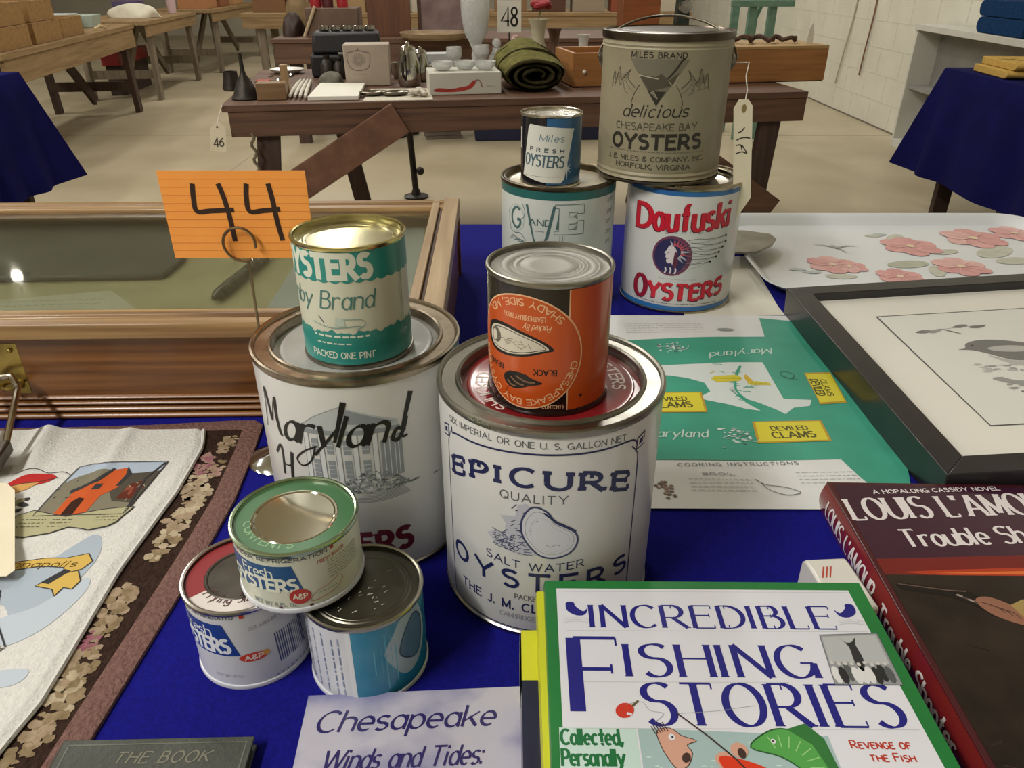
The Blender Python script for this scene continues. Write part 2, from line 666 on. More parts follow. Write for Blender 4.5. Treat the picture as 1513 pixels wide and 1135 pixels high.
# ------------------------------------------------------------------ the show table
BLUE = mat('blue_cotton', '#151579', 0.92, col2='#11116a', scale=350, bump=0.25, bscale=700, spec=0.1)
BLUED = mat('blue_cotton_cover', '#10104a', 0.95, col2='#0d0d40', scale=9, bump=0.2, bscale=400, spec=0.1)
X0, X1, Y0, Y1 = -1.35, 1.30, 0.16, 1.475
PLY = wood('plywood', '#9a7a52', '#86683f')
e = empty('trestle_table', (0, 0, 0), 'folding table under the royal blue cloth of oyster cans', 'table')
mb = MB()
mb.box(X0 + 0.01, X1 - 0.01, Y0 + 0.01, Y1 - 0.01, T - 0.035, T - 0.003, PLY)
mb.build('table_top', e, smooth=0, bevel=0.003)
for x in (X0 + 0.15, X1 - 0.15):
    for y in (Y0 + 0.12, Y1 - 0.12):
        mb = MB()
        mb.tube([(x, y, 0), (x, y, T - 0.035)], 0.016, 12, DARKSTEEL)
        mb.build('leg', e)


def cloth_box(name, x0, x1, y0, y1, z, drop, m, label, M=None, amp=0.012, flare=0.05, thick=0.002):
    """a cloth laid over a rectangular table: flat top and a hanging skirt in soft folds"""
    mb = MB()
    per = []
    n = 40
    for a, b in (((x0, y0), (x1, y0)), ((x1, y0), (x1, y1)), ((x1, y1), (x0, y1)), ((x0, y1), (x0, y0))):
        for i in range(n):
            t = i / n
            per.append((a[0] + (b[0] - a[0]) * t, a[1] + (b[1] - a[1]) * t))
    cx, cy = (x0 + x1) / 2, (y0 + y1) / 2
    N = len(per)
    rows = []
    R = 0.006
    prof = [(0, 0), (R * 0.6, -R * 0.3), (R, -R)] + [(R, -R - (drop - R) * k / 6) for k in range(1, 7)]
    vs = []
    for k, (o, dz) in enumerate(prof):
        t = max(0, (k - 2) / 6)
        for i, (x, y) in enumerate(per):
            nx = -1 if abs(x - x0) < 1e-6 else (1 if abs(x - x1) < 1e-6 else 0)
            ny = -1 if abs(y - y0) < 1e-6 else (1 if abs(y - y1) < 1e-6 else 0)
            corner = 1 if nx and ny else 0
            wv = amp * t * (0.6 + 0.4 * sin(i * 0.37)) * sin(i * 0.62 + 0.8 * sin(i * 0.21))
            f = o + flare * t * (1.6 if corner else 0.5) * 0.6 + wv + 0.012 * t
            vs.append((x + nx * f, y + ny * f, z + dz + (0.015 * t * corner)))
    fs = [tuple(range(N))]
    for k in range(len(prof) - 1):
        for i in range(N):
            j = (i + 1) % N
            fs.append((k * N + i, (k + 1) * N + i, (k + 1) * N + j, k * N + j))
    mb.add(vs, fs, m, M)
    o = mb.build(name, smooth=50)
    return tag(o, label, 'tablecloth')


cloth_box('tablecloth', X0, X1, Y0, Y1, T, 0.62, BLUE, 'royal blue cloth under the oyster cans and books')

# ------------------------------------------------------------------ cans
WHITE = mat('white_litho', '#d9d9d6', 0.3, col2='#d2d2d0', scale=8, coat=0.25)
NAVY, BLACK = ink('#1c2350', 0.4), ink('#15130f', 0.4)
GREY, LGREY, DGREY = ink('#8d9194'), ink('#b4b8ba'), ink('#55595c')


def ring(prof, m, n=96):
    b = MB()
    b.lathe(prof, n, m, close=True)
    return b


def can_root(name, x, y, z, label, turn=None):
    return empty(name, (x, y, T + z), label, 'can', rz=atan2(-x, y) if turn is None else turn)


def gallon(root, body_m, rim_m, lid_m, h=0.1856, r=0.083, inner=0.067, lid_print=None, rows=()):
    b = MB()
    b.lathe([(0, 0.005), (r - 0.003, 0.005), (r - 0.001, 0.004), (r, 0.006), (r, h - 0.005), (r - 0.002, h - 0.003)], 160, body_m)
    p = Print(b, cyl_fn(r))
    k = ring([(r - 0.004, 0.0005), (r + 0.0004, 0.0), (r + 0.001, 0.0012), (r + 0.0008, 0.0038), (r - 0.0005, 0.0048), (r - 0.004, 0.0045)], rim_m, 128)
    k.build('bottom_rim', root)
    k = ring([(r - 0.0008, h - 0.0062), (r + 0.0008, h - 0.0055), (r + 0.0013, h - 0.003), (r + 0.001, h - 0.0006), (r - 0.0006, h), (r - 0.0022, h - 0.0008),
              (r - 0.003, h - 0.0026), (inner + 0.0035, h - 0.0030), (inner + 0.0026, h - 0.0012), (inner + 0.0012, h - 0.0006), (inner, h - 0.0016), (inner - 0.0004, h - 0.010),
              (inner + 0.003, h - 0.011), (r - 0.003, h - 0.006)], rim_m, 128)
    k.build('rim', root)
    b2 = MB()
    b2.lathe([(0, h - 0.0085), (inner - 0.010, h - 0.0085), (inner - 0.0085, h - 0.0078), (inner - 0.006, h - 0.0078), (inner - 0.005, h - 0.0088), (inner - 0.0005, h - 0.0088),
              (inner - 0.0005, h - 0.0098), (0, h - 0.0098)], 128, lid_m)
    if lid_print:
        lid_print(Print(b2, flat_fn(h - 0.0085), seg=6))
    b2.build('lid', root)
    return b, p


def seamed(root, r, h, body_m, rim_m, lid_m, beads=(0.6, 0.72, 0.85), depth=0.0035, bh=0.0007, lid_print=None, bottom=None, dome=0.0):
    b = MB()
    b.lathe([(0, 0.003), (r - 0.002, 0.003), (r, 0.0045), (r, h - 0.0035), (r - 0.001, h - 0.003)], 128, body_m)
    p = Print(b, cyl_fn(r))
    for nm, z, sg in (('top_seam', h, -1), ('bottom_seam', 0, 1)):
        m = rim_m if nm == 'top_seam' else (bottom or rim_m)
        k = ring([(r - 0.0008, z + sg * 0.0042), (r + 0.0007, z + sg * 0.0036), (r + 0.0012, z + sg * 0.0018), (r + 0.0008, z + sg * 0.0003), (r - 0.0004, z), (r - 0.0016, z + sg * 0.0006), (r - 0.0022, z + sg * 0.003), (r - 0.0018, z + sg * 0.0042)], m, 96)
        k.build(nm, root)
    b2 = MB()
    rr = r - 0.002
    pr = [(rr, h - 0.0012), (rr - 0.0004, h - depth)]
    for q in reversed(beads):
        pr += [(rr * q + 0.0016, h - depth), (rr * q + 0.0006, h - depth + bh), (rr * q - 0.0006, h - depth + bh), (rr * q - 0.0016, h - depth)]
    pr += [(rr * 0.3, h - depth + dome), (0, h - depth + dome * 1.15)]
    b2.lathe(pr, 96, lid_m)
    if lid_print:
        lid_print(Print(b2, flat_fn(h - depth), seg=5, base=0.0002))
    b2.build('lid', root)
    return b, p


# --- gallon can with a script name and a house drawing
root = can_root('gallon_can', -0.1270, 0.5625, 0, 'white gallon can with black script and grey drawing of a columned house')
b, p = gallon(root, WHITE, mat('brown_tarnished_rim', '#9a8f7c', 0.3, 1.0, col2='#5b4f40', scale=45, lo=0.45, hi=0.75, rvar=0.1), mat('white_lid_enamel', '#b3b5b2', 0.35, col2='#a6a8a5', scale=25, coat=0.2))
G2, G3 = ink('#8b9296'), ink('#b7bcbe')
# house
p.poly([(-50, 146), (-42, 152), (-22, 163), (-18, 164), (24, 148), (24, 143), (-50, 143)], G3, 0)
p.poly([(-18, 163), (22, 147), (-16, 149)], G2, 1)
p.line([(-50, 146), (-40, 154), (-28, 160), (-18, 164)], 0.5, G2, 1, 3)
p.rect(-50, 25, 139, 143, G2, 1)
for u in (-50, -38, -25, -12, 3):
    p.rect(u, u + 4, 96, 139, ink('#d3d6d6'), 1)
    for q in (0, 4):
        p.line([(u + q, 96), (u + q, 139)], 0.5, G2, 2)
for u in (-44, -32, -19, -5):
    p.rect(u, u + 5.5, 100, 116, G2, 1)
    p.rect(u, u + 5.5, 122, 135, G2, 1)
    for v in (104, 108, 112, 126, 130):
        p.line([(u, v), (u + 5.5, v)], 0.4, ink('#d3d6d6'), 2)
p.poly([(9, 98), (26, 98), (26, 136), (9, 132)], G2, 1)
for u in (12, 16, 20, 23):
    p.line([(u, 99), (u, 133)], 0.7, ink('#cfd3d3'), 2)
for i in range(420):
    t = random.random()
    u = -26 + 64 * t
    v = 84 + 20 * random.random() * sin(pi * min(1, t + 0.1)) + 4 * t
    p.ell(u, v, random.uniform(0.4, 1.5), random.uniform(0.3, 1.0), random.choice([GREY, G2, DGREY, ink('#6d7a72')]), 3, 7, wob=0.3)
for i in range(9):
    v = 77 + i * 1.3
    p.line([(-18 + i * 2, v), (4 + i, v - 1), (30 - i, v + 2)], 0.5, GREY, 2, 3)
sc = BLACK
p.line([(-96, 128), (-92, 148), (-90, 166), (-86, 150), (-84, 138), (-80, 152), (-76, 162), (-77, 145), (-75, 130), (-72, 129)], lambda i, dx, dy: 1.1 + 2.4 * abs(dy) * (dy < 0), sc, 4, 4)
p.text('arylan', -71, 12, 128, 26, sc, 4, 0.18, con=0.72, nib=0.6, slant=0.35, k=5, f=lambda a, c: (a, c + (a + 70) * 0.03), gap=1.4)
p.line([(-25, 133), (-20, 150), (-15, 168)], lambda i, dx, dy: 2.6 + 2.0 * i, sc, 4)
p.line([(29, 136), (24, 140), (20, 136), (19, 131), (23, 130), (28, 138), (31, 148)], lambda i, dx, dy: 3.2, sc, 4, 4)
p.line([(36, 168), (31, 152), (27, 138), (27, 131), (31, 132)], lambda i, dx, dy: 4.4 - 2.6 * i, sc, 4, 4)
p.line([(-41, 128), (-46, 114), (-55, 107), (-60, 112), (-52, 121), (-40, 128)], 1.5, sc, 4, 4)
p.line([(-86, 108), (-78, 118), (-77, 108), (-79, 90)], 2.6, sc, 4, 4)
p.line([(-65, 116), (-67, 104), (-69, 90)], 3.2, sc, 4, 4)
p.line([(-79, 102), (-72, 101), (-66, 105)], 1.3, sc, 4, 3)
p.text('OYSTERS', -84, 27, 24, 20, ink('#5c1628', 0.4), 2, 0.27, gap=2.6, serif=0.12, sw=3)
p.scribble(53, 60, 85, 2.4, DGREY, 1)
b.build('body', root)

# --- gallon can with the framed navy label
root = can_root('gallon_can', 0.0285, 0.4948, 0, 'white gallon can with navy framed oyster label and red lid')
RED = mat('red_lid_enamel', '#8e1f22', 0.3, col2='#7d191d', scale=12, coat=0.35)


def epi_lid(q):
    q.ring_text('SHUCKED', 0, 0, 46, 232, 168, 9, ink('#d8c9c0'), 0, 0.17)
    q.ring_text('OYSTERS', 0, 0, 46, 60, -10, 9, ink('#d8c9c0'), 0, 0.17)


b, p = gallon(root, WHITE, mat('bright_tin_rim', '#a3a098', 0.3, 1.0, col2='#858279', rvar=0.1, scale=18), RED, lid_print=epi_lid)
p.text('SIX IMPERIAL OR ONE U. S. GALLON NET', -82, 56, 170, 4.6, DGREY, 1, 0.13, f=lambda a, c: (a, c + 3 * (1 - ((a + 10) / 72) ** 2) - 1), k=3)
p.line([(-84, 8), (-86, 60), (-86, 150), (-82, 160)], 0.8, NAVY, 1)
p.line([(-80, 165), (-79, 160.5), (-72, 162.5), (-50, 164.5), (-10, 167.2), (35, 167.5), (58, 167.6), (66, 164.5), (67.5, 160)], 1.5, NAVY, 1, 4)
p.line([(62, 162), (67, 156), (69.5, 148), (70, 100), (70, 14), (66, 9), (50, 8.4), (-10, 7.6), (-60, 7.6), (-78, 9.5), (-85, 14)], 1.1, NAVY, 1, 4)
for u, v, q in ((72, 162.5, 1), (-88, 158, 1)):
    p.poly([(u - 5.5, v - 6), (u + 3.5, v - 4), (u + 4, v + 7), (u - 5, v + 4)], NAVY, 1)
    p.poly([(u - 4.4, v - 4.4), (u + 2.6, v - 2.8), (u + 3, v + 5.4), (u - 4, v + 3)], WHITE, 2)
    p.poly([(u - 2.8, v - 2.2), (u + 1.4, v - 1.2), (u + 1.6, v + 3.4), (u - 2.6, v + 1.8)], NAVY, 3)
p.text('EPICURE', -79, 61, 126, 14.5, NAVY, 1, 0.27, con=0.35, nib=0.1, serif=0.42, sw=3.0, gap=3.8, f=lambda a, c: (a, c + 14.5 * (1 - ((a + 9) / 72) ** 2)), k=5)
p.text('QUALITY', -33, 14, 127.5, 6.6, DGREY, 1, 0.12, gap=3.4)
# oyster shell drawing
SH = ink('#c9cad0')
p.poly([(-36, 84), (-44, 92), (-38, 97), (-30, 96), (-29, 106), (-33, 112), (-22, 114), (-20, 124), (-14, 126), (-8, 118), (-12, 96), (-6, 82), (-20, 80)], ink('#b3b5bf'), 1)
for i in range(110):
    u = random.uniform(-40, -10)
    v = random.uniform(81, 120) if u > -26 else random.uniform(83, 98)
    a = random.uniform(-0.4, 0.9)
    l = random.uniform(2, 6)
    p.line([(u, v), (u + l * cos(a), v + l * sin(a))], 0.6, random.choice([NAVY, ink('#3f4766'), DGREY]), 2)
shell = [(-12, 122), (-6, 124), (1, 120), (6, 112), (14, 107), (21, 101), (22, 92), (17, 84), (6, 80), (-4, 82), (-12, 90), (-17, 100), (-17, 112)]
p.poly(crom(shell, 4, True), SH, 2)
p.line(shell, 1.5, ink('#353c5e'), 3, 4, True)
p.line([(u * 0.86 + 0.4, (v - 101) * 0.84 + 101) for u, v in shell], 0.45, GREY, 3, 4, True)
p.line([(u * 0.7 + 1, (v - 100) * 0.68 + 99) for u, v in shell], 0.35, LGREY, 3, 4, True)
p.line([(0, 92), (3, 90), (7, 92), (10, 91)], 0.6, GREY, 3, 3)
p.line([(-2, 120), (6, 113), (13, 108.5), (21, 103)], lambda i, dx, dy: 1.0 + 1.2 * (i * 9 % 1), NAVY, 4, 3)
p.text('SALT WATER', -45, 28, 68, 6.6, NAVY, 1, 0.13, gap=3, f=lambda a, c: (a, c + 3.5 * ((a + 8) / 38) ** 2 - 1))
p.text('OYSTERS', -80, 66, 48, 15, NAVY, 1, 0.2, gap=5, k=5, f=lambda a, c: (a, c + 2.5 * ((a + 8) / 72) ** 2))
p.text('PACKED BY', -22, 6, 37.5, 4.4, DGREY, 1, 0.15)
p.text('THE J. M. CLAYTON CO.', -71, 58, 26, 7.6, NAVY, 1, 0.18, gap=3)
p.text('CAMBRIDGE, MARYLAND', -34, 24, 17, 4.4, GREY, 1, 0.15)
b.build('body', root)

# --- gallon can, back left: teal band
root = can_root('gallon_can', 0.0676, 1.1085, 0, 'pale gallon can with teal band and outlined letters at the back')
PALE = mat('pale_litho', '#d3d8d2', 0.32, col2='#c9cfca', scale=9, coat=0.2)
b, p = gallon(root, PALE, mat('dark_gilt_rim', '#6f6450', 0.35, 1.0, col2='#3f372c', scale=30), mat('cream_lid_enamel', '#d6cfb8', 0.3, col2='#c4b79a', scale=18, coat=0.3), inner=0.0765)
TEALB = mat('teal_litho', '#236a66', 0.35, col2='#1d5d5b', scale=10, coat=0.2)
p.rect(-255, 255, 168.5, 180.2, TEALB, 1)
DT = ink('#4c6a6a')
p.ell(-64, 138, 16, 20, ink('#b9c4c1'), 1)
p.ell(-64, 138, 13.5, 17.5, PALE, 2)
p.line([(-56, 150), (-64, 153), (-72, 144), (-72, 132), (-64, 124), (-57, 128), (-56, 136), (-62, 136)], 4, DT, 3, 4)
p.line([(-53, 160), (-48, 150), (-50, 141), (-55, 138)], 0.9, DT, 3, 4)
p.line([(-80, 146), (-77, 122), (-68, 116), (-56, 117), (-46, 108)], 0.9, DT, 3, 4)
p.poly([(-47, 160), (-43, 160), (-33, 114), (-28, 104), (-34, 108)], DT, 2)
p.poly([(-6, 161), (-2, 161), (-12, 116), (-20, 104), (-16, 118)], DT, 2)
p.line([(-28, 104), (-22, 98), (-20, 104)], 1, DT, 2)
p.text('AND', -41, -8, 132, 9, DT, 3, 0.2, con=0.4, nib=0.2, serif=0.2)
p.line([(-32, 124), (-18, 124)], 1.1, GREY, 2)
p.line([(-4, 163), (38, 163), (38, 150), (28, 150), (28, 152), (16, 152), (16, 146), (28, 146), (28, 144), (26, 144)], 0.8, DT, 2)
p.line([(26, 138), (28, 138), (28, 136), (16, 136), (16, 128), (28, 128), (28, 140), (38, 140), (38, 121), (-4, 121), (-4, 126), (2, 126), (2, 158), (-4, 158)], 0.8, DT, 2)
p.poly([(20, 128), (28, 129), (28, 135)], GREY, 2)
p.poly([(22, 147), (28, 150), (26, 144)], GREY, 2)
p.poly([(-2, 128), (2, 128), (2, 152)], DT, 2)
for i in range(12):
    p.line([(-78 + i * 3, 104 + (i % 3)), (-70 + i * 4, 112 - i), (-52 + i * 2, 100)], 0.6, random.choice([GREY, DT]), 2, 3)
for u in (4, 8):
    p.line([(u, 119), (u, 96)], 0.7, GREY, 2)
for v in (158, 142, 128, 112, 98):
    p.text('OYSTERS'[:3], 82, 96, v, 5, DGREY, 2, 0.14, slant=0.3)
p.text('OYSTERS', -70, 62, 62, 20, DT, 2, 0.2, gap=4)
b.build('body', root)

# --- gallon can, back right: red and blue
root = can_root('gallon_can', 0.2530, 1.1101, 0, 'white gallon can with bold red lettering, blue bands and feathered head emblem')
b, p = gallon(root, WHITE, mat('bright_tin_rim'[:0] + 'worn_tin_rim', '#a49b86', 0.26, 1.0, rvar=0.1, scale=22), STEEL)
BB = mat('blue_litho', '#2f6ea6', 0.32, col2='#2862a0', scale=12, coat=0.2)
CR, CRD = ink('#c41f33', 0.35), ink('#8a1a30', 0.35)
p.rect(-255, 255, 173.5, 180.2, BB, 1)
p.rect(-255, 255, 5.0, 12, BB, 1)
p.line([(-99, 12), (-99, 173)], 0.5, GREY, 1)
fa = lambda a, c: (a, c + (a + 4) * 0.055)
for dx, dy, m_, l_ in ((-1.2, -1.4, ink('#5f1526'), 2), (0, 0, CR, 3)):
    p.text('D', -68 + dx, -43 + dx, 126 + dy, 33, m_, l_, 0.26, con=0.4, nib=0.1, f=fa, k=6)
    p.text('aufuski', -37 + dx, 75 + dx, 125 + dy, 36, m_, l_, 0.19, con=0.35, nib=0.05, gap=2.6, f=fa, k=6, serif=0.17, sw=4.2)
p.text('BRAND', -20, 31, 120.5, 5.2, GREY, 2, 0.14, gap=7, f=lambda a, c: (a, c + a * 0.05))
MAR, DNV = ink('#6d3a55'), ink('#2c2a55')
p.ell(-8, 88, 28.5, 29.5, MAR, 1, 40)
p.ell(-10, 87.5, 23.5, 26, DNV, 2, 36)
# head in profile, facing left, with a feather bonnet
SKIN = ink('#d9cfd2')
p.poly(crom([(-10, 104), (-14, 101), (-16, 96), (-19, 92), (-16.5, 90), (-17, 86), (-15, 84), (-15.5, 80), (-12, 77), (-8, 78), (-5, 74), (-1, 78), (-1, 92), (-4, 100)], 3, True), SKIN, 3)
p.poly([(-4, 96), (0, 92), (2, 76), (-3, 68), (-6, 76)], ink('#5a2740'), 4)
p.line([(-15, 92), (-12, 92.5)], 0.8, DNV, 4)
p.line([(-16, 84), (-12, 84)], 0.6, MAR, 4)
for i in range(10):
    a = radians(118 - i * 19)
    u0_, v0_ = -4 + 8 * cos(a), 94 + 9 * sin(a)
    u1_, v1_ = -3 + 19 * cos(a), 94 + 19 * sin(a)
    p.line([(u0_, v0_), (u1_, v1_)], lambda i_, dx, dy: 3.4 - 2.6 * i_, random.choice([ink('#d5d0d6'), ink('#b9b6c2'), ink('#c95a62')]), 4)
    p.line([(u0_, v0_), (u1_, v1_)], 0.4, DNV, 5)
for i, (v0_, v1_, ue) in enumerate(((112, 115, 72), (106, 106.5, 73), (100, 99, 68), (92, 92, 62), (82, 86, 58), (74, 80, 48))):
    p.line([(12 - i, v0_), (26 - i * 2, v0_ + 2.5), (44 - i * 2, v1_ - 1.5), (ue, v1_)], 0.55, DGREY, 3, 4)
    p.line([(14 - i, v0_ - 2.5), (30 - i * 2, v0_ - 3.5), (48 - i * 2, v1_ - 3), (ue, v1_)], 0.45, GREY, 3, 4)
    p.ell(ue, v1_, 2.2, 1.7, BLACK, 4, 8)
for u in (-16, -9, -2):
    p.line([(u, 62), (u + 1.5, 67), (u, 71)], 2.2, SKIN, 4, 3)
p.scribble(-25, 30, 53.5, 2.6, LGREY, 2, 0.9)
for dx, dy, m_, l_ in ((-0.8, -1.6, ink('#3d2330'), 2), (0, 0, CR, 3)):
    p.text('O', -62 + dx, -43 + dx, 20 + dy, 32, m_ if l_ == 2 else CRD, l_, 0.24, con=0.5, nib=0.0, k=6)
    p.text('YSTERS', -38 + dx, 77 + dx, 22 + dy, 24, m_, l_, 0.27, con=0.4, nib=0.1, serif=0.26, sw=3.6, gap=2.7, k=5, f=lambda a, c: (a, c + 6.5 * max(0, (a - 5) / 70) ** 2))
p.scribble(-62, 70, 15.5, 3, DGREY, 2, 0.8)
b.build('body', root)

# --- tan bail-handled gallon can on top
root = can_root('bail_can', 0.2115, 1.1250, 0.1858, 'worn tan can with bail handle and hunting dog triangle, topmost at the back')
TAN = mat('aged_tan_litho', '#a59c82', 0.45, col2='#8f866c', scale=11, detail=8, lo=0.3, hi=0.75, rvar=0.08)
r, h = 0.0868, 0.189
b = MB()
b.lathe([(0, 0.004), (r - 0.003, 0.004), (r + 0.0006, 0.0055), (r - 0.0008, 0.009), (r + 0.0006, 0.012), (r - 0.0008, 0.0155), (r, 0.018), (r, 0.168), (r + 0.001, 0.170), (r, 0.172), (r + 0.001, 0.1745), (r, 0.177), (r, h - 0.005), (r - 0.003, h - 0.004)], 160, TAN)
p = Print(b, cyl_fn(r), base=0.0003)
BK = ink('#2b2820', 0.5)
p.text('MILES BRAND', -46, 26, 161, 6.2, BK, 1, 0.19, gap=3)
TG, TDK = ink('#6f6a59'), ink('#4a4538')
p.poly([(-48, 159.5), (30, 159.5), (-8, 103)], TG, 1)
p.poly([(-20, 121), (3, 121), (-8, 103)], BK, 2)
p.poly([(-34, 141), (-10, 138), (-4, 130), (8, 136), (18, 144), (10, 128), (-4, 124), (-18, 120)], TDK, 2)
p.poly([(-14, 137), (-4, 142), (4, 136), (2, 126), (-6, 124), (-12, 130)], ink('#4c4638'), 3)
p.line([(-34, 140), (-22, 138), (-8, 136)], 1.2, ink('#b3ab93'), 3, 3)
p.line([(4, 136), (14, 148), (20, 158), (24, 160)], 2.4, BK, 3, 3)
p.line([(6, 133), (13, 128), (18, 140)], 0.8, ink('#b3ab93'), 3, 3)
for i in range(9):
    p.line([(-17 + i * 1.2, 119 - i), (-12 + i * 0.6, 121 - i)], 0.6, ink('#b3ab93'), 3)
for sx in (-1, 1):
    cx = -8 + sx * 56
    pts = [(cx - sx * 26, 124), (cx - sx * 14, 136), (cx - sx * 18, 146), (cx - sx * 4, 132), (cx, 148), (cx + sx * 6, 130), (cx + sx * 10, 142), (cx + sx * 14, 122)]
    p.line(pts, 0.9, TDK, 2, 4)
    p.line([(u + sx * 2, v - 6) for u, v in pts[:6]], 0.6, TG, 2, 4)
    p.line([(cx - sx * 32, 128), (cx - sx * 26, 118), (cx - sx * 22, 106), (cx - sx * 24, 101)], 0.8, TDK, 2, 4)
    p.line([(cx - sx * 8, 128), (cx - sx * 10, 120), (cx - sx * 16, 116)], 0.8, TG, 2, 4)
    for i in range(7):
        p.line([(cx + random.uniform(-14, 14), random.uniform(122, 142)) for _ in range(2)], 0.5, TG, 2)
p.text('delicious', -54, 34, 87.5, 15, BK, 1, 0.13, con=0.4, nib=0.5, slant=0.3, k=5, gap=1.8, f=lambda a, c: (a, c + (a + 54) * 0.03))
p.text('CHESAPEAKE BAY', -64, 50, 71, 8.6, TDK, 1, 0.13, gap=2.4, f=lambda a, c: (a, c + (a + 64) * 0.02))
p.text('OYSTERS', -68, 58, 48.5, 17, BK, 1, 0.26, gap=3, k=5, f=lambda a, c: (a, c + (a + 8) * 0.02))
p.scribble(-76, 66, 44, 3, TG, 2, 1.0)
p.text('J. E. MILES & COMPANY, INC.', -76, 66, 31, 6, TDK, 1, 0.2, f=lambda a, c: (a, c + (a + 76) * 0.01))
p.text('NORFOLK, VIRGINIA', -60, 46, 21.5, 6, TDK, 1, 0.2)
b.build('body', root)
k = ring([(r - 0.006, 0.0), (r + 0.0005, 0.0), (r + 0.0012, 0.0015), (r + 0.0008, 0.004), (r - 0.006, 0.004)], DARKSTEEL, 128)
k.build('bottom_rim', root)
b2 = MB()
b2.lathe([(r - 0.004, h - 0.010), (r + 0.0018, h - 0.009), (r + 0.0024, h - 0.003), (r + 0.0016, h), (r - 0.001, h + 0.0005), (r - 0.004, h - 0.0022), (r - 0.018, h - 0.0022), (r - 0.022, h + 0.0002), (r - 0.030, h + 0.0002), (0, h + 0.001)], 128,
         mat('dark_worn_lid', '#6a6054', 0.3, 1.0, col2='#463d34', scale=18, rvar=0.12))
b2.build('lid', root)
for sx in (-1, 1):
    b2 = MB()
    b2.lathe([(0, 0.006), (0.006, 0.0055), (0.009, 0.003), (0.0125, 0.0012), (0.0125, 0)], 20, DARKSTEEL, Matrix.Translation((sx * (r - 0.0005), 0, h - 0.038)) @ Matrix.Rotation(sx * pi / 2, 4, 'Y'))
    b2.build('handle_ear', root)
b2 = MB()
pts = []
for i in range(41):
    t = i / 40
    a = -pi / 2 + pi * t
    pts.append(((r + 0.006) * sin(a), 0.060 * cos(a) * 0.9 + 0.0, h - 0.036 + 0.050 * cos(a)))
b2.tube(pts, 0.0017, 8, DARKSTEEL)
b2.build('bail_handle', root)

# --- small blue and black can on the teal banded one
root = can_root('small_can', 0.0548, 1.0990, 0.1772, 'small blue and black can with slanted white label, on the teal banded can')
b, p = seamed(root, 0.0422, 0.097, mat('black_litho', '#14141a', 0.25, coat=0.3), mat('bright_tin', '#d6d2c4', 0.2, 1.0, rvar=0.08, scale=16), STEEL)
SB = mat('mid_blue_litho', '#2c628f', 0.28, col2='#27597f', scale=12, coat=0.3)
p.rect(-6, 120, 4.5, 93.0, SB, 1)
p.poly([(-34, 81), (-31, 85), (6, 82), (35, 79), (33, 74), (20, 12), (15, 7), (-10, 8), (-46, 15), (-44, 22)], mat('cream_label', '#d8d9cf', 0.45), 2)
p.text('Miles', -16, 18, 63, 9, ink('#4c7288'), 3, 0.11, con=0.3, slant=0.2, f=lambda a, c: (a, c - a * 0.04))
p.text('FRESH', -30, 19, 49, 4.6, ink('#3d4a4e'), 3, 0.28, gap=8, f=lambda a, c: (a - (55 - c) * 0.1, c - a * 0.05))
p.text('OYSTERS', -38, 20, 29, 15, ink('#46606c'), 3, 0.17, con=0.3, gap=1.6, nib=0.1, f=lambda a, c: (a - (45 - c) * 0.12, c - a * 0.05))
p.scribble(-40, 15, 16, 2.4, GREY, 3, 0.8)
for a in range(4):
    q = a * pi / 4
    l = 15 if a == 2 else 8
    p.line([(24 - l * cos(q), 26 - l * sin(q)), (24 + l * cos(q), 26 + l * sin(q))], lambda i, dx, dy: 0.3 + 1.6 * (1 - abs(2 * i - 1)), ink('#c9d4d6'), 3)
p.rect(-57, -51, 50, 78, ink('#c9c6bd'), 2)
b.build('body', root)

# --- teal and cream pint can
root = can_root('pint_can', -0.1235, 0.5555, 0.1772, 'teal and cream pint can with wavy bands, on the script lettered can')
CREAM = mat('cream_litho', '#d2d3bf', 0.35, col2='#c8c9b4', scale=10, coat=0.2)
TL = mat('sea_teal_litho', '#2a9188', 0.35, col2='#258379', scale=12, coat=0.2)
goldlid = mat('gold_frosted_lid', '#d6d0a2', 0.22, 1.0, col2='#bdb694', scale=22, rvar=0.1)
b, p = seamed(root, 0.0422, 0.097, CREAM, GOLD, goldlid, beads=(0.82,), depth=0.006, bottom=DARKSTEEL, dome=0.0006)
sc_ = [(-132.5 + i * 265 / 120, 71.5 - 1.7 * abs(sin(i * pi / 4))) for i in range(121)]
p.poly(sc_ + [(132.5, 93.3), (-132.5, 93.3)], TL, 1)
wv = [(-132.5 + i * 265 / 120, 30.5 + 1.8 * sin(i * 0.9) * cos(i * 0.37) + (1.2 if i % 3 == 0 else 0)) for i in range(121)]
p.poly([(-132.5, 4.3), (132.5, 4.3)] + wv[::-1], TL, 1)
CW = ink('#d9decd')
p.text('OYSTERS', -66, 13, 74, 16.5, CW, 2, 0.27, gap=3.2, k=5, f=lambda a, c: (a, c))
p.text('Quinby Brand', -84, 13, 50, 13.5, ink('#4b7d76'), 2, 0.11, con=0.4, nib=0.5, slant=0.18, gap=1.7, k=5)
p.line([(-36, 37.5), (-20, 34.5), (-2, 36), (3, 35)], 0.8, ink('#86a59c'), 2, 4)
p.line([(-16, 41.5), (3, 41), (5, 36), (-2, 33)], 0.6, ink('#86a59c'), 2, 3)
p.poly([(-17, 36), (-16, 43), (-10, 42.5), (-9, 36)], ink('#b9c7b8'), 2)
p.line([(-30, 43), (-26, 38)], 0.8, DGREY, 2)
p.scribble(-36, 8, 27.5, 3, CW, 2, 1.5)
p.scribble(-34, -6, 21.5, 2.4, CW, 2, 1.0)
p.text('PACKED ONE PINT', -40, 11, 9.5, 5, CW, 2, 0.16)
p.line([(41, 4.5), (41, 93)], 0.5, ink('#6f8f86'), 3)
p.line([(38.5, 4.5), (38.5, 93)], 0.3, ink('#8fa398'), 3)
b.build('body', root)

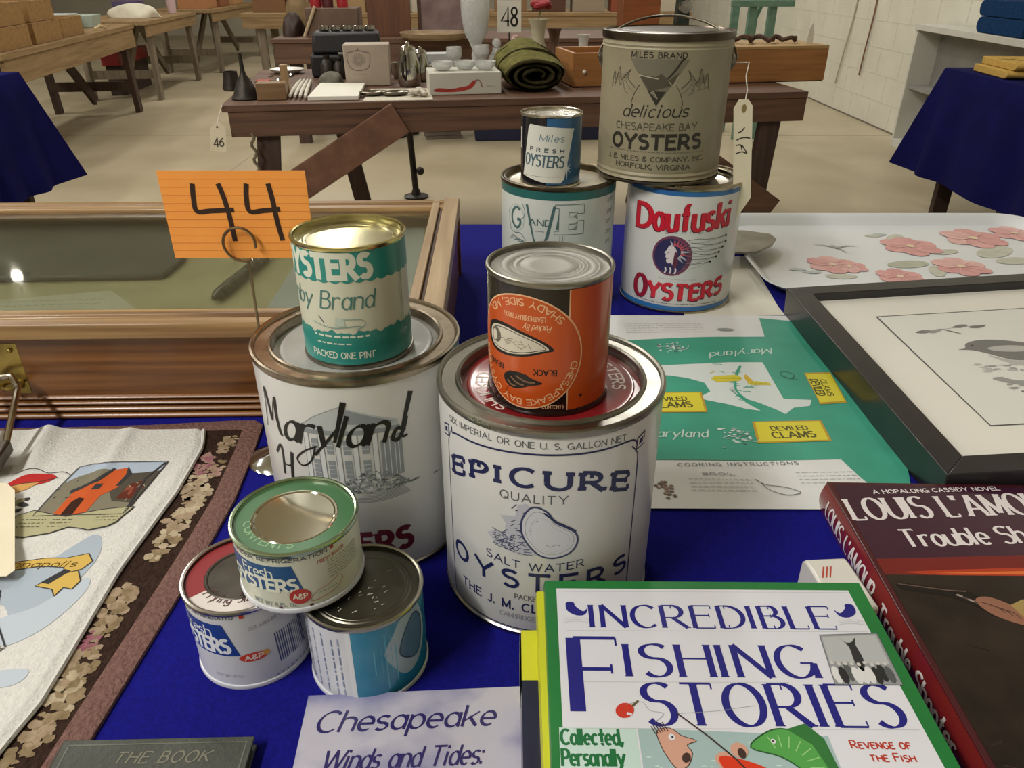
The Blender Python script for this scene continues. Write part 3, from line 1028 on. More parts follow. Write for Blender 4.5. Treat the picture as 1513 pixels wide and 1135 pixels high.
# --- orange and black can, standing on its head
root = can_root('pint_can', 0.0257, 0.4870, 0.1772, 'orange and black can standing upside down on the red lid')
BKL = mat('black_brown_litho', '#1d1512', 0.22, coat=0.4)
b, p = seamed(root, 0.0425, 0.0965, BKL, mat('pewter_tin', '#99968b', 0.3, 1.0, rvar=0.08, scale=20), mat('dull_tin_lid', '#85837b', 0.42, 1.0, rvar=0.08, scale=20), beads=(0.5, 0.62, 0.82), depth=0.003, bh=0.0004, bottom=BKL)
ORG, CRM = mat('orange_litho', '#bf4f16', 0.3, coat=0.3), ink('#e0b48a', 0.4)
p.rect(13.6, 88, 4.3, 92.2, ORG, 1)
p.line([(14.0, 4.3), (13.4, 92.2)], 0.9, CRM, 2)
p.line([(60, 4.3), (60, 92.2)], 0.3, ink('#a03f10'), 2)
p.warp = lambda u, v: (-36 - u, 92.5 - v)         # everything here is printed the other way up
cx, cy, R = -18, 46.5, 40.5
p.ell(cx, cy, R + 1, R + 1, CRM, 3, 60)
p.ell(cx, cy, R, R, ORG, 4, 60)
p.ring_text('CHESAPEAKE BAY OYSTERS', cx, cy, R - 6, 172, 8, 4.2, CRM, 5, 0.17)
p.ring_text('SHADY SIDE, MD.', cx, cy, R - 2, 222, 318, 4.4, CRM, 5, 0.17, outward=False)
p.text('LEATHERBURY BROS.', -34, -4, 19, 3.2, CRM, 5, 0.15)
p.text('Packed By', -38, -20, 25, 4.0, CRM, 5, 0.12, slant=0.3)
ob, ow = ink('#1a1410'), ink('#cfc8b6')
out = [(-40, 46), (-33, 40), (-20, 35), (-6, 32), (6, 33), (13, 38), (14, 47), (8, 54), (-6, 55), (-22, 52), (-34, 48)]
p.warp = lambda u, v: (-36 - u, 92.5 - v + 4)
p.poly(crom(out, 4, True), ob, 5)
p.poly(crom([((u + 13) * 0.88 - 13, (v - 44) * 0.8 + 44) for u, v in out], 4, True), ow, 6)
p.line([((u + 13) * 0.8 - 13, (v - 44) * 0.68 + 44) for u, v in out], 0.5, ob, 7, 4, True)
p.ell(4, 43, 5, 5.5, ink('#6a6358'), 7)
p.ell(5.5, 43.5, 2.6, 4, ow, 8)
for i in range(12):
    u = random.uniform(-28, -4)
    p.line([(u, random.uniform(41, 48)), (u + random.uniform(2, 7), random.uniform(41, 48))], 0.5, ink('#8d8576'), 7)
p.warp = lambda u, v: (-36 - u, 92.5 - v)
p.text('BLACK', -42, -27, 57, 3.8, ob, 5, 0.2)
p.text('BEARD', -22, -8, 62, 3.8, ob, 5, 0.2)
p.text('BRAND', -3, 12, 58.5, 3.8, ob, 5, 0.2)
bird = [(-33, 67), (-24, 70), (-14, 74), (-6, 72), (-4, 66), (-10, 62), (-18, 61), (-26, 64)]
p.poly(crom(bird, 4, True), ob, 5)
for a, c in (((-28, 67), (-14, 64)), ((-20, 70), (-10, 66)), ((-14, 72), (-7, 69))):
    p.line([a, ((a[0] + c[0]) / 2, (a[1] + c[1]) / 2 + 1.4), c], 1.2, random.choice([ow, ink('#7d5f48'), ink('#9a8f7c')]), 6, 3)
p.line([(-9, 73), (-6, 78), (-12, 80)], 0.4, ob, 5, 3)
p.warp = None
p.text('TOPPERWARE'[:0] + 'CONTENTS', -3, 12, 6.2, 2.6, CRM, 3, 0.14, f=None)
p.ell(24, 14, 1.1, 1.1, ob, 3, 8)
b.build('body', root)

# --- three squat oyster cans in front
LIL = mat('white_blue_litho', '#d2d4da', 0.3, col2='#cacdd4', scale=8, coat=0.25)
root = can_root('squat_can', -0.1910, 0.4060, 0, 'squat white can with red ringed lid, left one under the green lid')
RIMW = mat('white_tin_seam', '#c9c5c0', 0.25, 1.0, rvar=0.06, scale=15)


def sector(q, r0, r1, a0, a1, m, layer, n=24):
    A = [radians(a0 + (a1 - a0) * i / n) for i in range(n + 1)]
    q.poly([(r1 * cos(a), r1 * sin(a)) for a in A] + [(r0 * cos(a), r0 * sin(a)) for a in reversed(A)], m, layer)


def red_lid(q):
    sector(q, 25.5, 38, 15, 195, CRD2, 0)
    sector(q, 25.5, 38, 195, 288, ink('#d3cbc6', 0.35), 0)
    sector(q, 25.5, 38, 288, 375, CRD2, 0)
    q.ring_text('Frying Size', 0, 0, 28.5, 200, 284, 7.5, ink('#4b2a2c'), 1, 0.16, slant=0.2, outward=False)


CRD2 = ink('#86161f', 0.4)


def red_lid2(q):
    red_lid(q)


b, p = seamed(root, 0.0400, 0.0735, LIL, RIMW, mat('grey_tin_lid', '#57534d', 0.42, 1.0, col2='#45413c', scale=40), beads=(0.64,), depth=0.003, lid_print=red_lid2, bottom=LIL)
NB = ink('#1f3f8f', 0.35)
p.poly([(-74, 62), (-20.5, 62), (-12.5, 33), (-74, 33)], NB, 1)
p.text('Fresh', -58, -30, 50, 9, ink('#dfe3ea'), 2, 0.13, con=0.3, gap=1.6)
p.text('OYSTERS', -68, -19, 36, 12, ink('#dfe3ea'), 2, 0.25, gap=2.2)
p.ell(-4, 30, 10, 4, ink('#c9432f'), 1, 24)
p.ell(4, 31, 3, 2.5, ink('#cf9a48'), 2, 14)
p.text('A&P', -10, 2, 28, 4, ink('#ead9d0'), 3, 0.2)
p.text('KEEP REFRIGERATED', -54, -12, 67, 3, DGREY, 1, 0.2)
p.rect(-8, -5, 66.5, 69.5, ink('#c9432f'), 1)
p.text('CUT AROUND LID', -4, 22, 55, 2.6, GREY, 1, 0.13, f=lambda a, c: (a, c + a * 0.1))
for i in range(15):
    u = 13 + i * 1.75
    p.line([(u, 16), (u - 1, 44)], random.choice([0.5, 0.9, 1.2]), ink('#3c4a78'), 1)
p.text('NET WT 8 OZ', -34, -14, 12, 2.4, LGREY, 1, 0.13)
for i in range(9):
    p.rect(8 + i * 4, 9.5 + i * 4, 5, 6.8, ink('#8a93b8'), 1)
b.build('body', root)

root = can_root('squat_can', -0.1040, 0.3940, 0, 'squat blue and lilac can with plain grey lid, right one under the green lid')


def scratch_lid(q):
    for _ in range(22):
        a, rr = random.uniform(-2.6, 0.6), random.uniform(4, 26)
        x, y = rr * cos(a), rr * sin(a)
        l = random.uniform(0.6, 3.4)
        g = random.uniform(0, 1.2)
        q.line([(x, y), (x + l * cos(g), y + l * sin(g))], random.uniform(0.3, 0.9), ink('#c7c4b6'), 0)


b, p = seamed(root, 0.0412, 0.0728, LIL, mat('plain_tin_seam', '#a8a596', 0.28, 1.0, rvar=0.08, scale=18), mat('scuffed_tin_lid', '#77746a', 0.36, 1.0, col2='#68655c', scale=40), beads=(0.78, 0.83), depth=0.0035, lid_print=scratch_lid, bottom=LIL)
CY = mat('cyan_litho', '#2c86a8', 0.26, col2='#2479a0', scale=9, coat=0.4)
p.rect(-12, 95, 4.3, 69.2, CY, 1)
p.rect(-15.5, -12, 4.3, 69.2, ink('#d9dde2', 0.25), 2)
p.poly(crom([(14, 30), (9, 44), (16, 58), (24, 69), (40, 69), (48, 40), (38, 20), (24, 16)], 4, True), ink('#9fb2c4', 0.3), 2)
p.poly(crom([(20, 38), (26, 56), (36, 64), (44, 50), (40, 30), (32, 26)], 4, True), ink('#54748f', 0.3), 3)
p.line([(20, 38), (26, 56), (36, 64), (44, 50), (40, 30), (32, 26)], 1.0, ink('#33475c', 0.3), 4, 4, True)
for u in (-58, -50, -42, -34, -26, -21):
    cap = 7 if u == -58 else 3
    if u == -58:
        p.text('OYSTERS', 0, 56, 0, 7, ink('#4d5a78'), 1, 0.14, slant=0.3, f=lambda a, c: (-50 - c, 8 + a))
    else:
        y = 8
        while y < 60:
            l = random.uniform(2, 8)
            p.line([(u, y), (u, min(62, y + l))], 1.1, random.choice([ink('#7480a0'), ink('#9aa2ba')]), 1)
            y += l + 1.6
for u in (2, 7, 10, 14, 17):
    p.line([(u, 8 + random.uniform(0, 20)), (u, 50 + random.uniform(0, 15))], random.choice([0.4, 0.8]), ink('#58a9c4', 0.25), 2)
b.build('body', root)

root = can_root('squat_can', -0.1470, 0.4070, 0.0737, 'squat cream can with green ringed lid, resting across two other squat cans')
GRN = ink('#3d6d44', 0.38)


def green_lid(q):
    sector(q, 28.5, 40.4, 0, 360, GRN, 0, 60)
    q.ring_text('CONTENTS', 0, 0, 33, 172, 262, 6, ink('#87ab82'), 1, 0.14, outward=False)


GRS = mat('greenish_tin_seam', '#a9bda0', 0.22, 1.0, rvar=0.06, scale=15)
b, p = seamed(root, 0.0415, 0.0505, mat('cream_green_litho', '#d3d6c4', 0.32, col2='#cbcebc', scale=8, coat=0.2), GRS, mat('mirror_tin_lid', '#c9c6b4', 0.09, 1.0), beads=(0.70,), depth=0.003, lid_print=green_lid, bottom=LIL)
NB2 = ink('#2a5485', 0.35)
p.poly([(-70, 40), (-7.5, 40), (-2.5, 20), (-70, 17.5)], NB2, 1)
p.text('Fresh', -44, -21, 29.5, 8.4, ink('#dde0d0'), 2, 0.13, con=0.3, gap=1.6)
p.text('OYSTERS', -57, -6, 19, 9.6, ink('#dde0d0'), 2, 0.25, gap=2.2)
p.text('KEEP UNDER REFRIGERATION', -68, 16, 43.4, 2.6, DGREY, 1, 0.22)
p.rect(18.5, 21, 44, 46.4, ink('#b0392f'), 1)
p.ell(-5, 14, 7, 6.3, ink('#b5362d'), 3, 24)
p.text('A&P', -9.5, -0.5, 12, 4, ink('#e0d6c4'), 4, 0.2)
p.line([(1, 9), (6, 15), (14, 17), (22, 20), (25, 16), (20, 11), (12, 9), (6, 8)], 0.35, ink('#c06055'), 2, 4, True)
p.scribble(7, 20, 13.5, 1.6, GREY, 2, 0.5)
p.text('FRESH WATER', 9, 29, 36, 2.6, ink('#b85f55'), 2, 0.15, f=lambda a, c: (a, c + a * 0.1))
for i in range(7):
    p.scribble(15, 42, 33 - i * 2.3 + 3, 1.6, ink('#8f9484'), 2, 0.6)
p.text('NET WT 8 FL. OZ.', -38, -7, 6, 3.0, GREY, 1, 0.16)
for u in (-20, 0):
    p.rect(u, u + 2.4, 4.2, 6.0, ink('#5a3540'), 1)
b.build('body', root)

# ------------------------------------------------------------------ things lying on the blue table


def aty(px, py, y):
    dx, dy = (px - 756.5) / FPX, -(py - 567.5) / FPX
    d = Vector((dx, dy * sin(TH) + cos(TH), dy * cos(TH) - sin(TH)))
    t = y / d.y
    return Vector((d.x * t, y, T + 0.446 + d.z * t))


# --- glass topped wooden display case
OAK = wood('case_wood', '#8a5a2b', '#532f13', 0.35, (1.0, 34, 34), 3.0, coat=0.2)
OAKE = wood('case_worn_edge', '#ab8a5a', '#6f4f2c', 0.4, (1.0, 34, 34), 3.0, coat=0.15)
OAKY = wood('case_side_wood', '#b39b78', '#8d7353', 0.42, (26, 1.2, 26), 2.6, coat=0.15)
GROOVE = mat('case_groove', '#4a3320', 0.6)
W_, D_, H_ = 1.0, 0.478, 0.12
case = empty('display_case', (-0.073, 0.739, T), 'long wooden display case with flat glass lid and brass latch', 'display case', rz=radians(1.4))
b = MB()
b.extrude_x([(0.010, 0), (0.010, 0.096), (0.026, 0.096), (0.026, 0)], -W_, 0, OAK)
b.extrude_x([(D_ - 0.026, 0), (D_ - 0.026, 0.096), (D_ - 0.010, 0.096), (D_ - 0.010, 0)], -W_, 0, OAK)
b.box(-0.018, -0.004, 0.026, D_ - 0.026, 0, 0.096, OAK)
b.box(-W_ + 0.004, -W_ + 0.018, 0.026, D_ - 0.026, 0, 0.096, OAK)
b.box(-W_ + 0.018, -0.018, 0.026, D_ - 0.026, 0.0, 0.008, OAK)
b.build('box', case, bevel=0.001, smooth=30)
b = MB()
for z0, z1, o in ((0.0, 0.007, 0.000), (0.0085, 0.0145, 0.002), (0.016, 0.021, 0.004), (0.0225, 0.027, 0.006)):
    n = 6
    b.extrude_x([(0.0105, z0)] + [(o + 0.003 * (1 - sin(pi * k / n)), z0 + (z1 - z0) * k / n) for k in range(n + 1)] + [(0.0105, z1)], -W_, 0, OAK)
b.build('base_moulding', case, smooth=40)
b = MB()
b.extrude_x([(0.0, 0.1), (0.0, 0.113), (0.002, 0.117), (0.012, 0.119), (0.014, 0.116), (0.020, 0.116), (0.022, 0.12), (0.036, 0.1195), (0.038, 0.112), (0.038, 0.0985), (0.003, 0.0985)], -W_, 0, OAKE)
b.extrude_x([(D_, 0.1), (D_, 0.119), (D_ - 0.018, 0.12), (D_ - 0.020, 0.116), (D_ - 0.026, 0.116), (D_ - 0.028, 0.119), (D_ - 0.040, 0.118), (D_ - 0.042, 0.112), (D_ - 0.042, 0.0985), (D_ - 0.003, 0.0985)], -W_, 0, OAKE)
for s, x in ((1, 0.0), (-1, -W_)):
    for a, c, z, m in ((0.0, 0.024, 0.122, OAKY), (0.024, 0.030, 0.115, GROOVE), (0.030, 0.042, 0.1195, OAKY)):
        x0, x1 = sorted((x - s * a, x - s * c))
        b.box(x0 + 0.0008 * (s < 0), x1 - 0.0004, -0.0005, D_ + 0.0005, 0.0985, z, m)
b.build('lid_frame', case, bevel=0.0012, smooth=30)
b = MB()
b.box(-W_ + 0.041, -0.041, 0.037, D_ - 0.041, 0.1085, 0.1115, mat('case_glass', '#f4fbf4', 0.03, trans=1.0))
b.build('glass_pane', case, smooth=0)
b = MB()
b.box(-W_ + 0.0185, -0.0185, 0.0265, D_ - 0.0265, 0.0085, 0.080, mat('case_lining', '#b9ae86', 0.85, col2='#aba078', scale=14))
b.build('lining', case, smooth=0)
BRASS = mat('dull_brass', '#b09a58', 0.35, 1.0, col2='#8f7c45', scale=30, rvar=0.1)
b = MB()
b.prism([(-0.462, 0.030), (-0.462, 0.092), (-0.520, 0.092), (-0.520, 0.058), (-0.480, 0.030)], -0.0095, -0.0115, BRASS, Matrix.Rotation(pi / 2, 4, 'X'))
for x, z in ((-0.470, 0.084), (-0.512, 0.084), (-0.470, 0.040)):
    b.ball((x, 0.0088, z), 0.0028, BRASS, 6)
b.build('latch_plate', case, bevel=0.0005)
b = MB()
pts = [(-0.462 - 0.012 + 0.010 * cos(a), 0.004 + 0.010 * sin(a) - 0.004, 0.046) for a in [2 * pi * i / 20 for i in range(20)]]
b.tube(pts, 0.0022, 8, BRASS, closed=True)
b.build('hasp_staple', case)
# what lies inside, on the lining
ci = case.matrix_world
IZ = T + 0.0805


def cpt(px, py, z=0.0805):
    q = at(px, py, z)
    return (q.x, q.y)


def slab(name, pts, z0, z1, m, label, cat, bevel=0.0, smooth=30):
    cx = sum(p[0] for p in pts) / len(pts)
    cy = sum(p[1] for p in pts) / len(pts)
    b = MB()
    b.prism([(x - cx, y - cy) for x, y in pts], 0, z1 - z0, m)
    return b, (cx, cy, T + z0), label, cat, name, bevel


b, loc, *_ = slab('x', [cpt(-60, 335), cpt(245, 335), cpt(276, 388), cpt(243, 416), cpt(-60, 422)], 0.0805, 0.089,
                  mat('slate_grey', '#5e5b52', 0.45, col2='#4c4a43', scale=9, detail=7), '', '')
tag(b.build('serving_plaque', loc=loc, bevel=0.003), 'dark grey plaque with cut off corner under the case glass', 'plaque')
PAPER = mat('ivory_paper', '#c9c4ac', 0.7, col2='#c0bba2', scale=8)
b, loc, *_ = slab('x', [cpt(-60, 452), cpt(165, 432), cpt(204, 461), cpt(-60, 470)], 0.0805, 0.0812, PAPER, '', '')
p = Print(b, lambda u, v, off: (u / 1000, v / 1000, 0.0007 + off), seg=0)
IB = ink('#3f4038')
for k in range(2):
    u = -110
    while u < 65:
        l = random.uniform(4, 9)
        p.line([(u, 12 - k * 14 + u * 0.09), (u + l, 12.6 - k * 14 + (u + l) * 0.09 + random.uniform(-1, 1))], 1.2, IB, 0)
        u += l + 3
tag(b.build('handwritten_card', loc=loc), 'ivory card with two lines of handwriting under the case glass', 'card')
b, loc, *_ = slab('x', [cpt(412, 432), cpt(470, 338), cpt(628, 338), cpt(612, 462), cpt(392, 462)], 0.0805, 0.0812, mat('cool_paper', '#bcc0bd', 0.6, col2='#a9aeab', scale=6), '', '')
tag(b.build('paper_sheet', loc=loc), 'bluish white paper sheet at right end of glass case', 'paper')
SILV = mat('tarnished_silver', '#77766c', 0.4, 1.0, col2='#45443d', scale=90, rvar=0.1)
k0, k1 = Vector((*cpt(318, 452), 0)), Vector((*cpt(398, 384), 0))
e = empty('ornate_handle', (k0.x, k0.y, IZ), 'ornate grey metal handle lying under the case glass', 'handle')
b = MB()
d = k1 - k0
b.tube([tuple(d * t + Vector((0, 0, 0.008))) for t in (0, 0.06, 0.2, 0.5, 0.8, 0.95, 1)], [0.003, 0.007, 0.0078, 0.0072, 0.0078, 0.007, 0.003], 14, SILV)
b.build('grip', e)
for k in range(14):
    b = MB()
    t = 0.08 + k * 0.063
    b.ball(tuple(d * t + Vector((0.0, 0, 0.0125))), 0.0042, SILV, 5, sz=0.6)
    b.build('boss', e)

# padlock in the hasp and cream tag
STL = mat('chromed_shackle', '#c7c2b6', 0.2, 1.0)
q0 = Vector((-0.536, 0.724, T + 0.045))
e = empty('padlock', (-0.572, 0.700, T + 0.006), 'small padlock with silver shackle hooked in the brass latch', 'padlock')
b = MB()
A = aty(28, 566, 0.722)
Bq = at(8, 660, 0.0235)
Cq = aty(-22, 588, 0.722)
Dq = at(-40, 664, 0.0235)
loop = [Bq, Bq.lerp(A, 0.5), A.lerp(Bq, 0.08), A + Vector((-0.006, 0, 0.009)), (A + Cq) / 2 + Vector((0, 0, 0.016)), Cq + Vector((0.004, 0, 0.009)), Cq.lerp(Dq, 0.08), Cq.lerp(Dq, 0.5), Dq]
loop = [tuple(v - e.location) for v in loop]
pp = []
for i in range(len(loop) - 1):
    for j in range(4):
        t = j / 4
        pp.append(tuple(loop[i][k] + (loop[i + 1][k] - loop[i][k]) * t for k in range(3)))
pp.append(loop[-1])
b.tube(pp, 0.0034, 10, STL)
b.build('shackle', e)
b = MB()
mid = (Bq + Dq) / 2 - e.location
b.box(-0.021, 0.021, -0.034, 0.002, -0.0075, 0.0075, mat('padlock_body', '#6d665c', 0.4, 0.8, col2='#57514a', scale=40), Matrix.Translation(mid) @ Matrix.Rotation(radians(12), 4, 'Z'))
b.build('lock_body', e, bevel=0.003)
TAGM = mat('manila_tag', '#e3dac0', 0.75, col2='#ddd3b8', scale=20)
e = empty('price_tag', at(-10, 780, 0.014), 'cream card price tag at the left edge, lying on the printed tea towel', 'tag')
b = MB()
pts = [at(px, py, 0.014) - e.location for px, py in ((-34, 712), (11, 715), (22, 725), (22, 843), (10, 852), (-34, 853))]
b.prism([(v.x, v.y) for v in pts], 0, 0.0006, TAGM)
b.build('card', e)

# --- card stand and orange card
WIRE = mat('thin_wire', '#8d7c5f', 0.3, 1.0)
e = empty('card_stand', (-0.2405, 0.652, T), 'wire card stand with spiral top and round base behind the script lettered can', 'card holder')
b = MB()
b.lathe([(0, 0), (0.030, 0), (0.031, 0.002), (0.028, 0.005), (0.016, 0.009), (0.006, 0.012), (0, 0.0125)], 40, mat('chromed_base', '#c9ccca', 0.12, 1.0))
b.build('base', e)
b = MB()
top = aty(367, 384, 0.652)
lc = aty(357, 358, 0.652)
tz = top.z - T
b.tube([(0, 0, 0.012), (0.0, 0, tz * 0.4), (top.x + 0.2405, 0, tz - 0.012), (top.x + 0.2405, -0.0005, tz)], 0.0013, 8, WIRE)
b.build('stem', e)
b = MB()
cx, cz = lc.x + 0.2405, lc.z - T
pts = []
for i in range(62):
    a = -1.1 - 2 * pi * i / 40
    rr = 0.0165 - 0.0001 * i
    pts.append((cx + rr * cos(a), -0.0034 if i < 34 else (-0.0034 + 0.006 * min(1, (i - 34) / 5)), cz + rr * sin(a)))
b.tube(pts[:36], 0.0014, 8, WIRE)
b.tube([(top.x + 0.2405, -0.0005, tz), (pts[0][0], -0.002, pts[0][2] - 0.001), pts[0]], 0.0013, 8, WIRE)
b.build('spiral_clip', e)
ORC = mat('orange_card', '#ffa94d', 0.7, col2='#ffa346', scale=30)
c0 = aty(258, 381, 0.6535)
c1 = aty(232, 252, 0.6535)
c2 = aty(451, 247, 0.6535)
e = empty('index_card', ((c0.x + c2.x) / 2, 0.6535, c0.z), 'orange lined index card with handwritten number 44', 'card')
b = MB()
ox, oz = e.location.x, e.location.z
ww, hh = c2.x - c1.x, c1.z - c0.z
b.box(-ww / 2, ww / 2, -0.0003, 0.0003, 0, hh, ORC)
p = Print(b, lambda u, v, off: (u / 1000, -0.0003 - off, v / 1000), seg=0)


def cu(px, py):
    q = aty(px, py, 0.6535)
    return ((q.x - ox) * 1000, (q.z - oz) * 1000)


for k in range(1, 11):
    p.line([(-ww * 500, hh * 1000 * k / 11), (ww * 500, hh * 1000 * k / 11)], 0.25, ink('#cf7c2c', 0.7), 0)
MK = ink('#2f1708', 0.6)
for st in (((284, 271), (286, 292), (291, 312), (312, 311.5), (346, 310)), ((322, 271), (331, 292), (340, 322), (348, 356)), ((364, 271), (364, 290), (369, 312), (390, 311), (414, 309)), ((396, 271), (403, 296), (410, 328), (418, 355))):
    p.line([cu(*q) for q in st], 4.3, MK, 1, 4)
b.build('card', e, smooth=0)

# --- tapestry place mat and printed tea towel
TAP = mat('brown_tapestry', '#3a2a22', 0.95, col2='#2f211b', scale=160, bump=0.5, bscale=260, spec=0.1)
MAUVE = mat('mauve_binding', '#7d5f58', 0.95, col2='#6d514b', scale=260, bump=0.5, bscale=300, spec=0.1)
e = empty('place_mat', (-0.50, 0.45, T), 'brown floral tapestry place mat with mauve binding under the tea towel', 'place mat')
out = [(-0.80, 0.15), (-0.284, 0.15), (-0.276, 0.33), (-0.266, 0.50), (-0.264, 0.58), (-0.270, 0.66), (-0.276, 0.715), (-0.287, 0.7245), (-0.31, 0.724), (-0.40, 0.7145), (-0.50, 0.709), (-0.80, 0.704)]
inn = [(-0.78, 0.17), (-0.304, 0.17), (-0.296, 0.33), (-0.287, 0.50), (-0.285, 0.58), (-0.290, 0.66), (-0.295, 0.703), (-0.299, 0.704), (-0.32, 0.703), (-0.40, 0.695), (-0.50, 0.690), (-0.78, 0.686)]
O = [(x + 0.5, y - 0.45) for x, y in out]
I = [(x + 0.5, y - 0.45) for x, y in inn]
b = MB()
b.prism(I, 0.0005, 0.0030, TAP)
p = Print(b, flat_fn(0.0030), seg=0, base=0.0003)
FL = [mat('tapestry_' + c, '#' + c, 0.95, col2='#' + c2, scale=90, bump=0.4, spec=0.1) for c, c2 in (('a3907a', '8a775f'), ('8f7d62', '77674c'), ('a08078', '8a6a62'), ('b3a58c', '9a8b70'), ('7d4a55', '90606a'))]


def mm(x, y):
    return ((x + 0.5) * 1000, (y - 0.45) * 1000)


def blossom(x, y, s, cs, n=9, dens=30):
    s *= 1.25
    for i in range(dens):
        a = random.uniform(0, 2 * pi)
        rr = s * sqrt(random.random())
        u, v = mm(x + rr * 0.6 * cos(a), y + rr * 1.25 * sin(a))
        q = random.uniform(0.14, 0.32) * s * 1000
        p.ell(u, v, q, q * random.uniform(0.6, 1.2), random.choice(cs), 1 + i % 4, n, wob=0.28)


for x, y, s, cs in ((-0.302, 0.675, 0.011, FL[:2]), (-0.315, 0.64, 0.012, [FL[2], FL[4], FL[2]]), (-0.30, 0.63, 0.010, FL[:3]), (-0.312, 0.60, 0.013, [FL[3], FL[0]]), (-0.300, 0.585, 0.012, [FL[3], FL[0]]), (-0.306, 0.55, 0.016, [FL[3], FL[0]]),
                    (-0.305, 0.515, 0.013, [FL[3], FL[1]]), (-0.313, 0.445, 0.013, [FL[1], FL[0]]), (-0.311, 0.42, 0.011, FL[:2]), (-0.317, 0.405, 0.008, [FL[4]]), (-0.312, 0.385, 0.014, FL[:2]), (-0.309, 0.36, 0.015, [FL[1], FL[3]]),
                    (-0.312, 0.33, 0.012, [FL[0], FL[1]]), (-0.322, 0.30, 0.010, FL[1:2]), (-0.318, 0.27, 0.009, FL[:2]), (-0.31, 0.22, 0.012, FL[:3]), (-0.40, 0.698, 0.006, FL[:2]), (-0.46, 0.697, 0.006, FL[:2]), (-0.52, 0.694, 0.006, FL[1:3])):
    blossom(x, y, s, cs)
b.build('tapestry', e, smooth=30)
b = MB()
n = len(O)
vs = []
for P, zs in ((O, (0.0, 0.0030)), (I, (0.0, 0.0038))):
    for z in zs:
        vs += [(x, y, z) for x, y in P]
M2 = [((a[0] + c[0]) / 2, (a[1] + c[1]) / 2, 0.0048) for a, c in zip(O, I)]
vs += M2
fs = []
for i in range(n):
    j = (i + 1) % n
    fs += [(i, j, n + j, n + i), (n + i, n + j, 4 * n + j, 4 * n + i), (4 * n + i, 4 * n + j, 3 * n + j, 3 * n + i), (3 * n + i, 3 * n + j, 2 * n + j, 2 * n + i), (2 * n + i, 2 * n + j, j, i)]
b.add(vs, fs, MAUVE)
b.build('binding', e, smooth=50)

LINEN = mat('white_linen', '#d3d2cd', 0.9, col2='#cbcac6', scale=220, bump=0.25, bscale=420, spec=0.1)
TO = Vector((-0.3362, 0.6998, T))
e = empty('tea_towel', TO, 'white linen tea towel printed with an orange building and sailing boats', 'towel')


def edge(y):                                    # right hem, in local metres
    K = [(-0.5, 0.012), (-0.386, 0.008), (-0.351, 0.014), (-0.316, 0.013), (-0.218, 0.009), (-0.11, 0.015), (-0.033, 0.012), (0.002, 0.001)]
    for (a, xa), (c, xc) in zip(K, K[1:]):
        if y <= c:
            return xa + (xc - xa) * max(0, (y - a)) / (c - a)
    return K[-1][1]


def th(x, y):                                   # height of the cloth over the table
    hgt = 0.0062
    d1 = (x + 0.077 + (y + 0.02) * 0.10)
    hgt += 0.0030 * math.exp(-(d1 / 0.007) ** 2) * (1 / (1 + math.exp((-0.10 - y) / 0.02)))
    d2 = (x + 0.158 + (y + 0.03) * 0.25)
    hgt += 0.006 * math.exp(-(d2 / 0.011) ** 2) * (1 / (1 + math.exp((-0.07 - y) / 0.02)))
    d3 = (y + 0.176 - (x + 0.06) * 0.5)
    hgt += 0.0022 * math.exp(-(d3 / 0.012) ** 2)
    hgt += 0.0008 * sin(x * 31 + y * 17) + 0.0006 * sin(y * 43 - x * 11)
    return hgt


def towel_fn(u, v):
    y = -0.52 + 0.522 * v
    x1 = edge(y)
    x = -0.34 + (x1 + 0.34) * u
    y += -0.007 * (1 - u) * v
    return (x, y, th(x, y) - (0.0028 if u > 0.985 else 0))


b = MB()
b.grid(towel_fn, 90, 110, LINEN)
p = Print(b, lambda u, v, off: (u / 1000, v / 1000, th(u / 1000, v / 1000) + off), seg=3.5, base=0.0003, step=0.00012)
LN = ink('#2c2c2e', 0.9)


def pnt(h):
    return mat('towel_' + h, '#' + h, 0.9, col2='#' + h, scale=50, spec=0.1)


# framed picture of the orange building
fr = [(-97, -68), (-92, -62), (-80, -60), (-45, -56), (-14, -60), (-13, -63), (-14, -110), (-17, -151), (-101, -151), (-99, -110)]
fr = [(-101, -151), (-100, -110), (-98, -72), (-86, -66), (-72, -67), (-62, -62), (-14, -60), (-16, -100), (-20, -148)]
p.poly(fr, pnt('a8b6c6'), 0)
p.poly([(-100, -150), (-99, -100), (-90, -88), (-76, -78), (-60, -76), (-48, -84), (-30, -82), (-16, -78), (-18, -148)], pnt('7d7866'), 1)
p.poly([(-60, -84), (-30, -80), (-16, -76), (-18, -130), (-40, -128), (-52, -108)], pnt('4f4a40'), 2)
p.poly([(-84, -152), (-82, -112), (-66, -100), (-60, -76), (-50, -72), (-42, -84), (-44, -106), (-54, -120), (-56, -152)], pnt('c0592e'), 3)
p.poly([(-84, -118), (-66, -98), (-60, -74), (-63, -74), (-70, -96), (-86, -112)], LN, 4)
p.poly([(-50, -70), (-41, -82), (-44, -104), (-47, -104), (-46, -84)], LN, 4)
p.poly([(-77, -152), (-76, -130), (-72, -124), (-66, -126), (-66, -152)], pnt('3b241c'), 4)
p.poly([(-67, -112), (-66, -103), (-60, -101), (-60, -110)], LN, 4)
p.poly([(-38, -124), (-35, -100), (-24, -94), (-20, -104), (-24, -124)], pnt('5d2f24'), 3)
for i in range(10):
    p.poly([(-32 + random.uniform(-4, 6), -110 + random.uniform(-10, 8)) for _ in range(3)], pnt('8a4a38'), 4)
for i in range(34):
    u, v = random.uniform(-98, -18), random.uniform(-148, -86)
    if -84 < u < -44:
        continue
    p.line([(u, v), (u + random.uniform(-5, 5), v + random.uniform(-5, 5))], 0.8, random.choice([LN, pnt('9a9580'), pnt('b5b09a')]), 4)
p.line(fr, 1.1, LN, 5, closed=True)
p.line([(-16, -62), (-24, -90), (-20, -148)], 2.0, LN, 5)
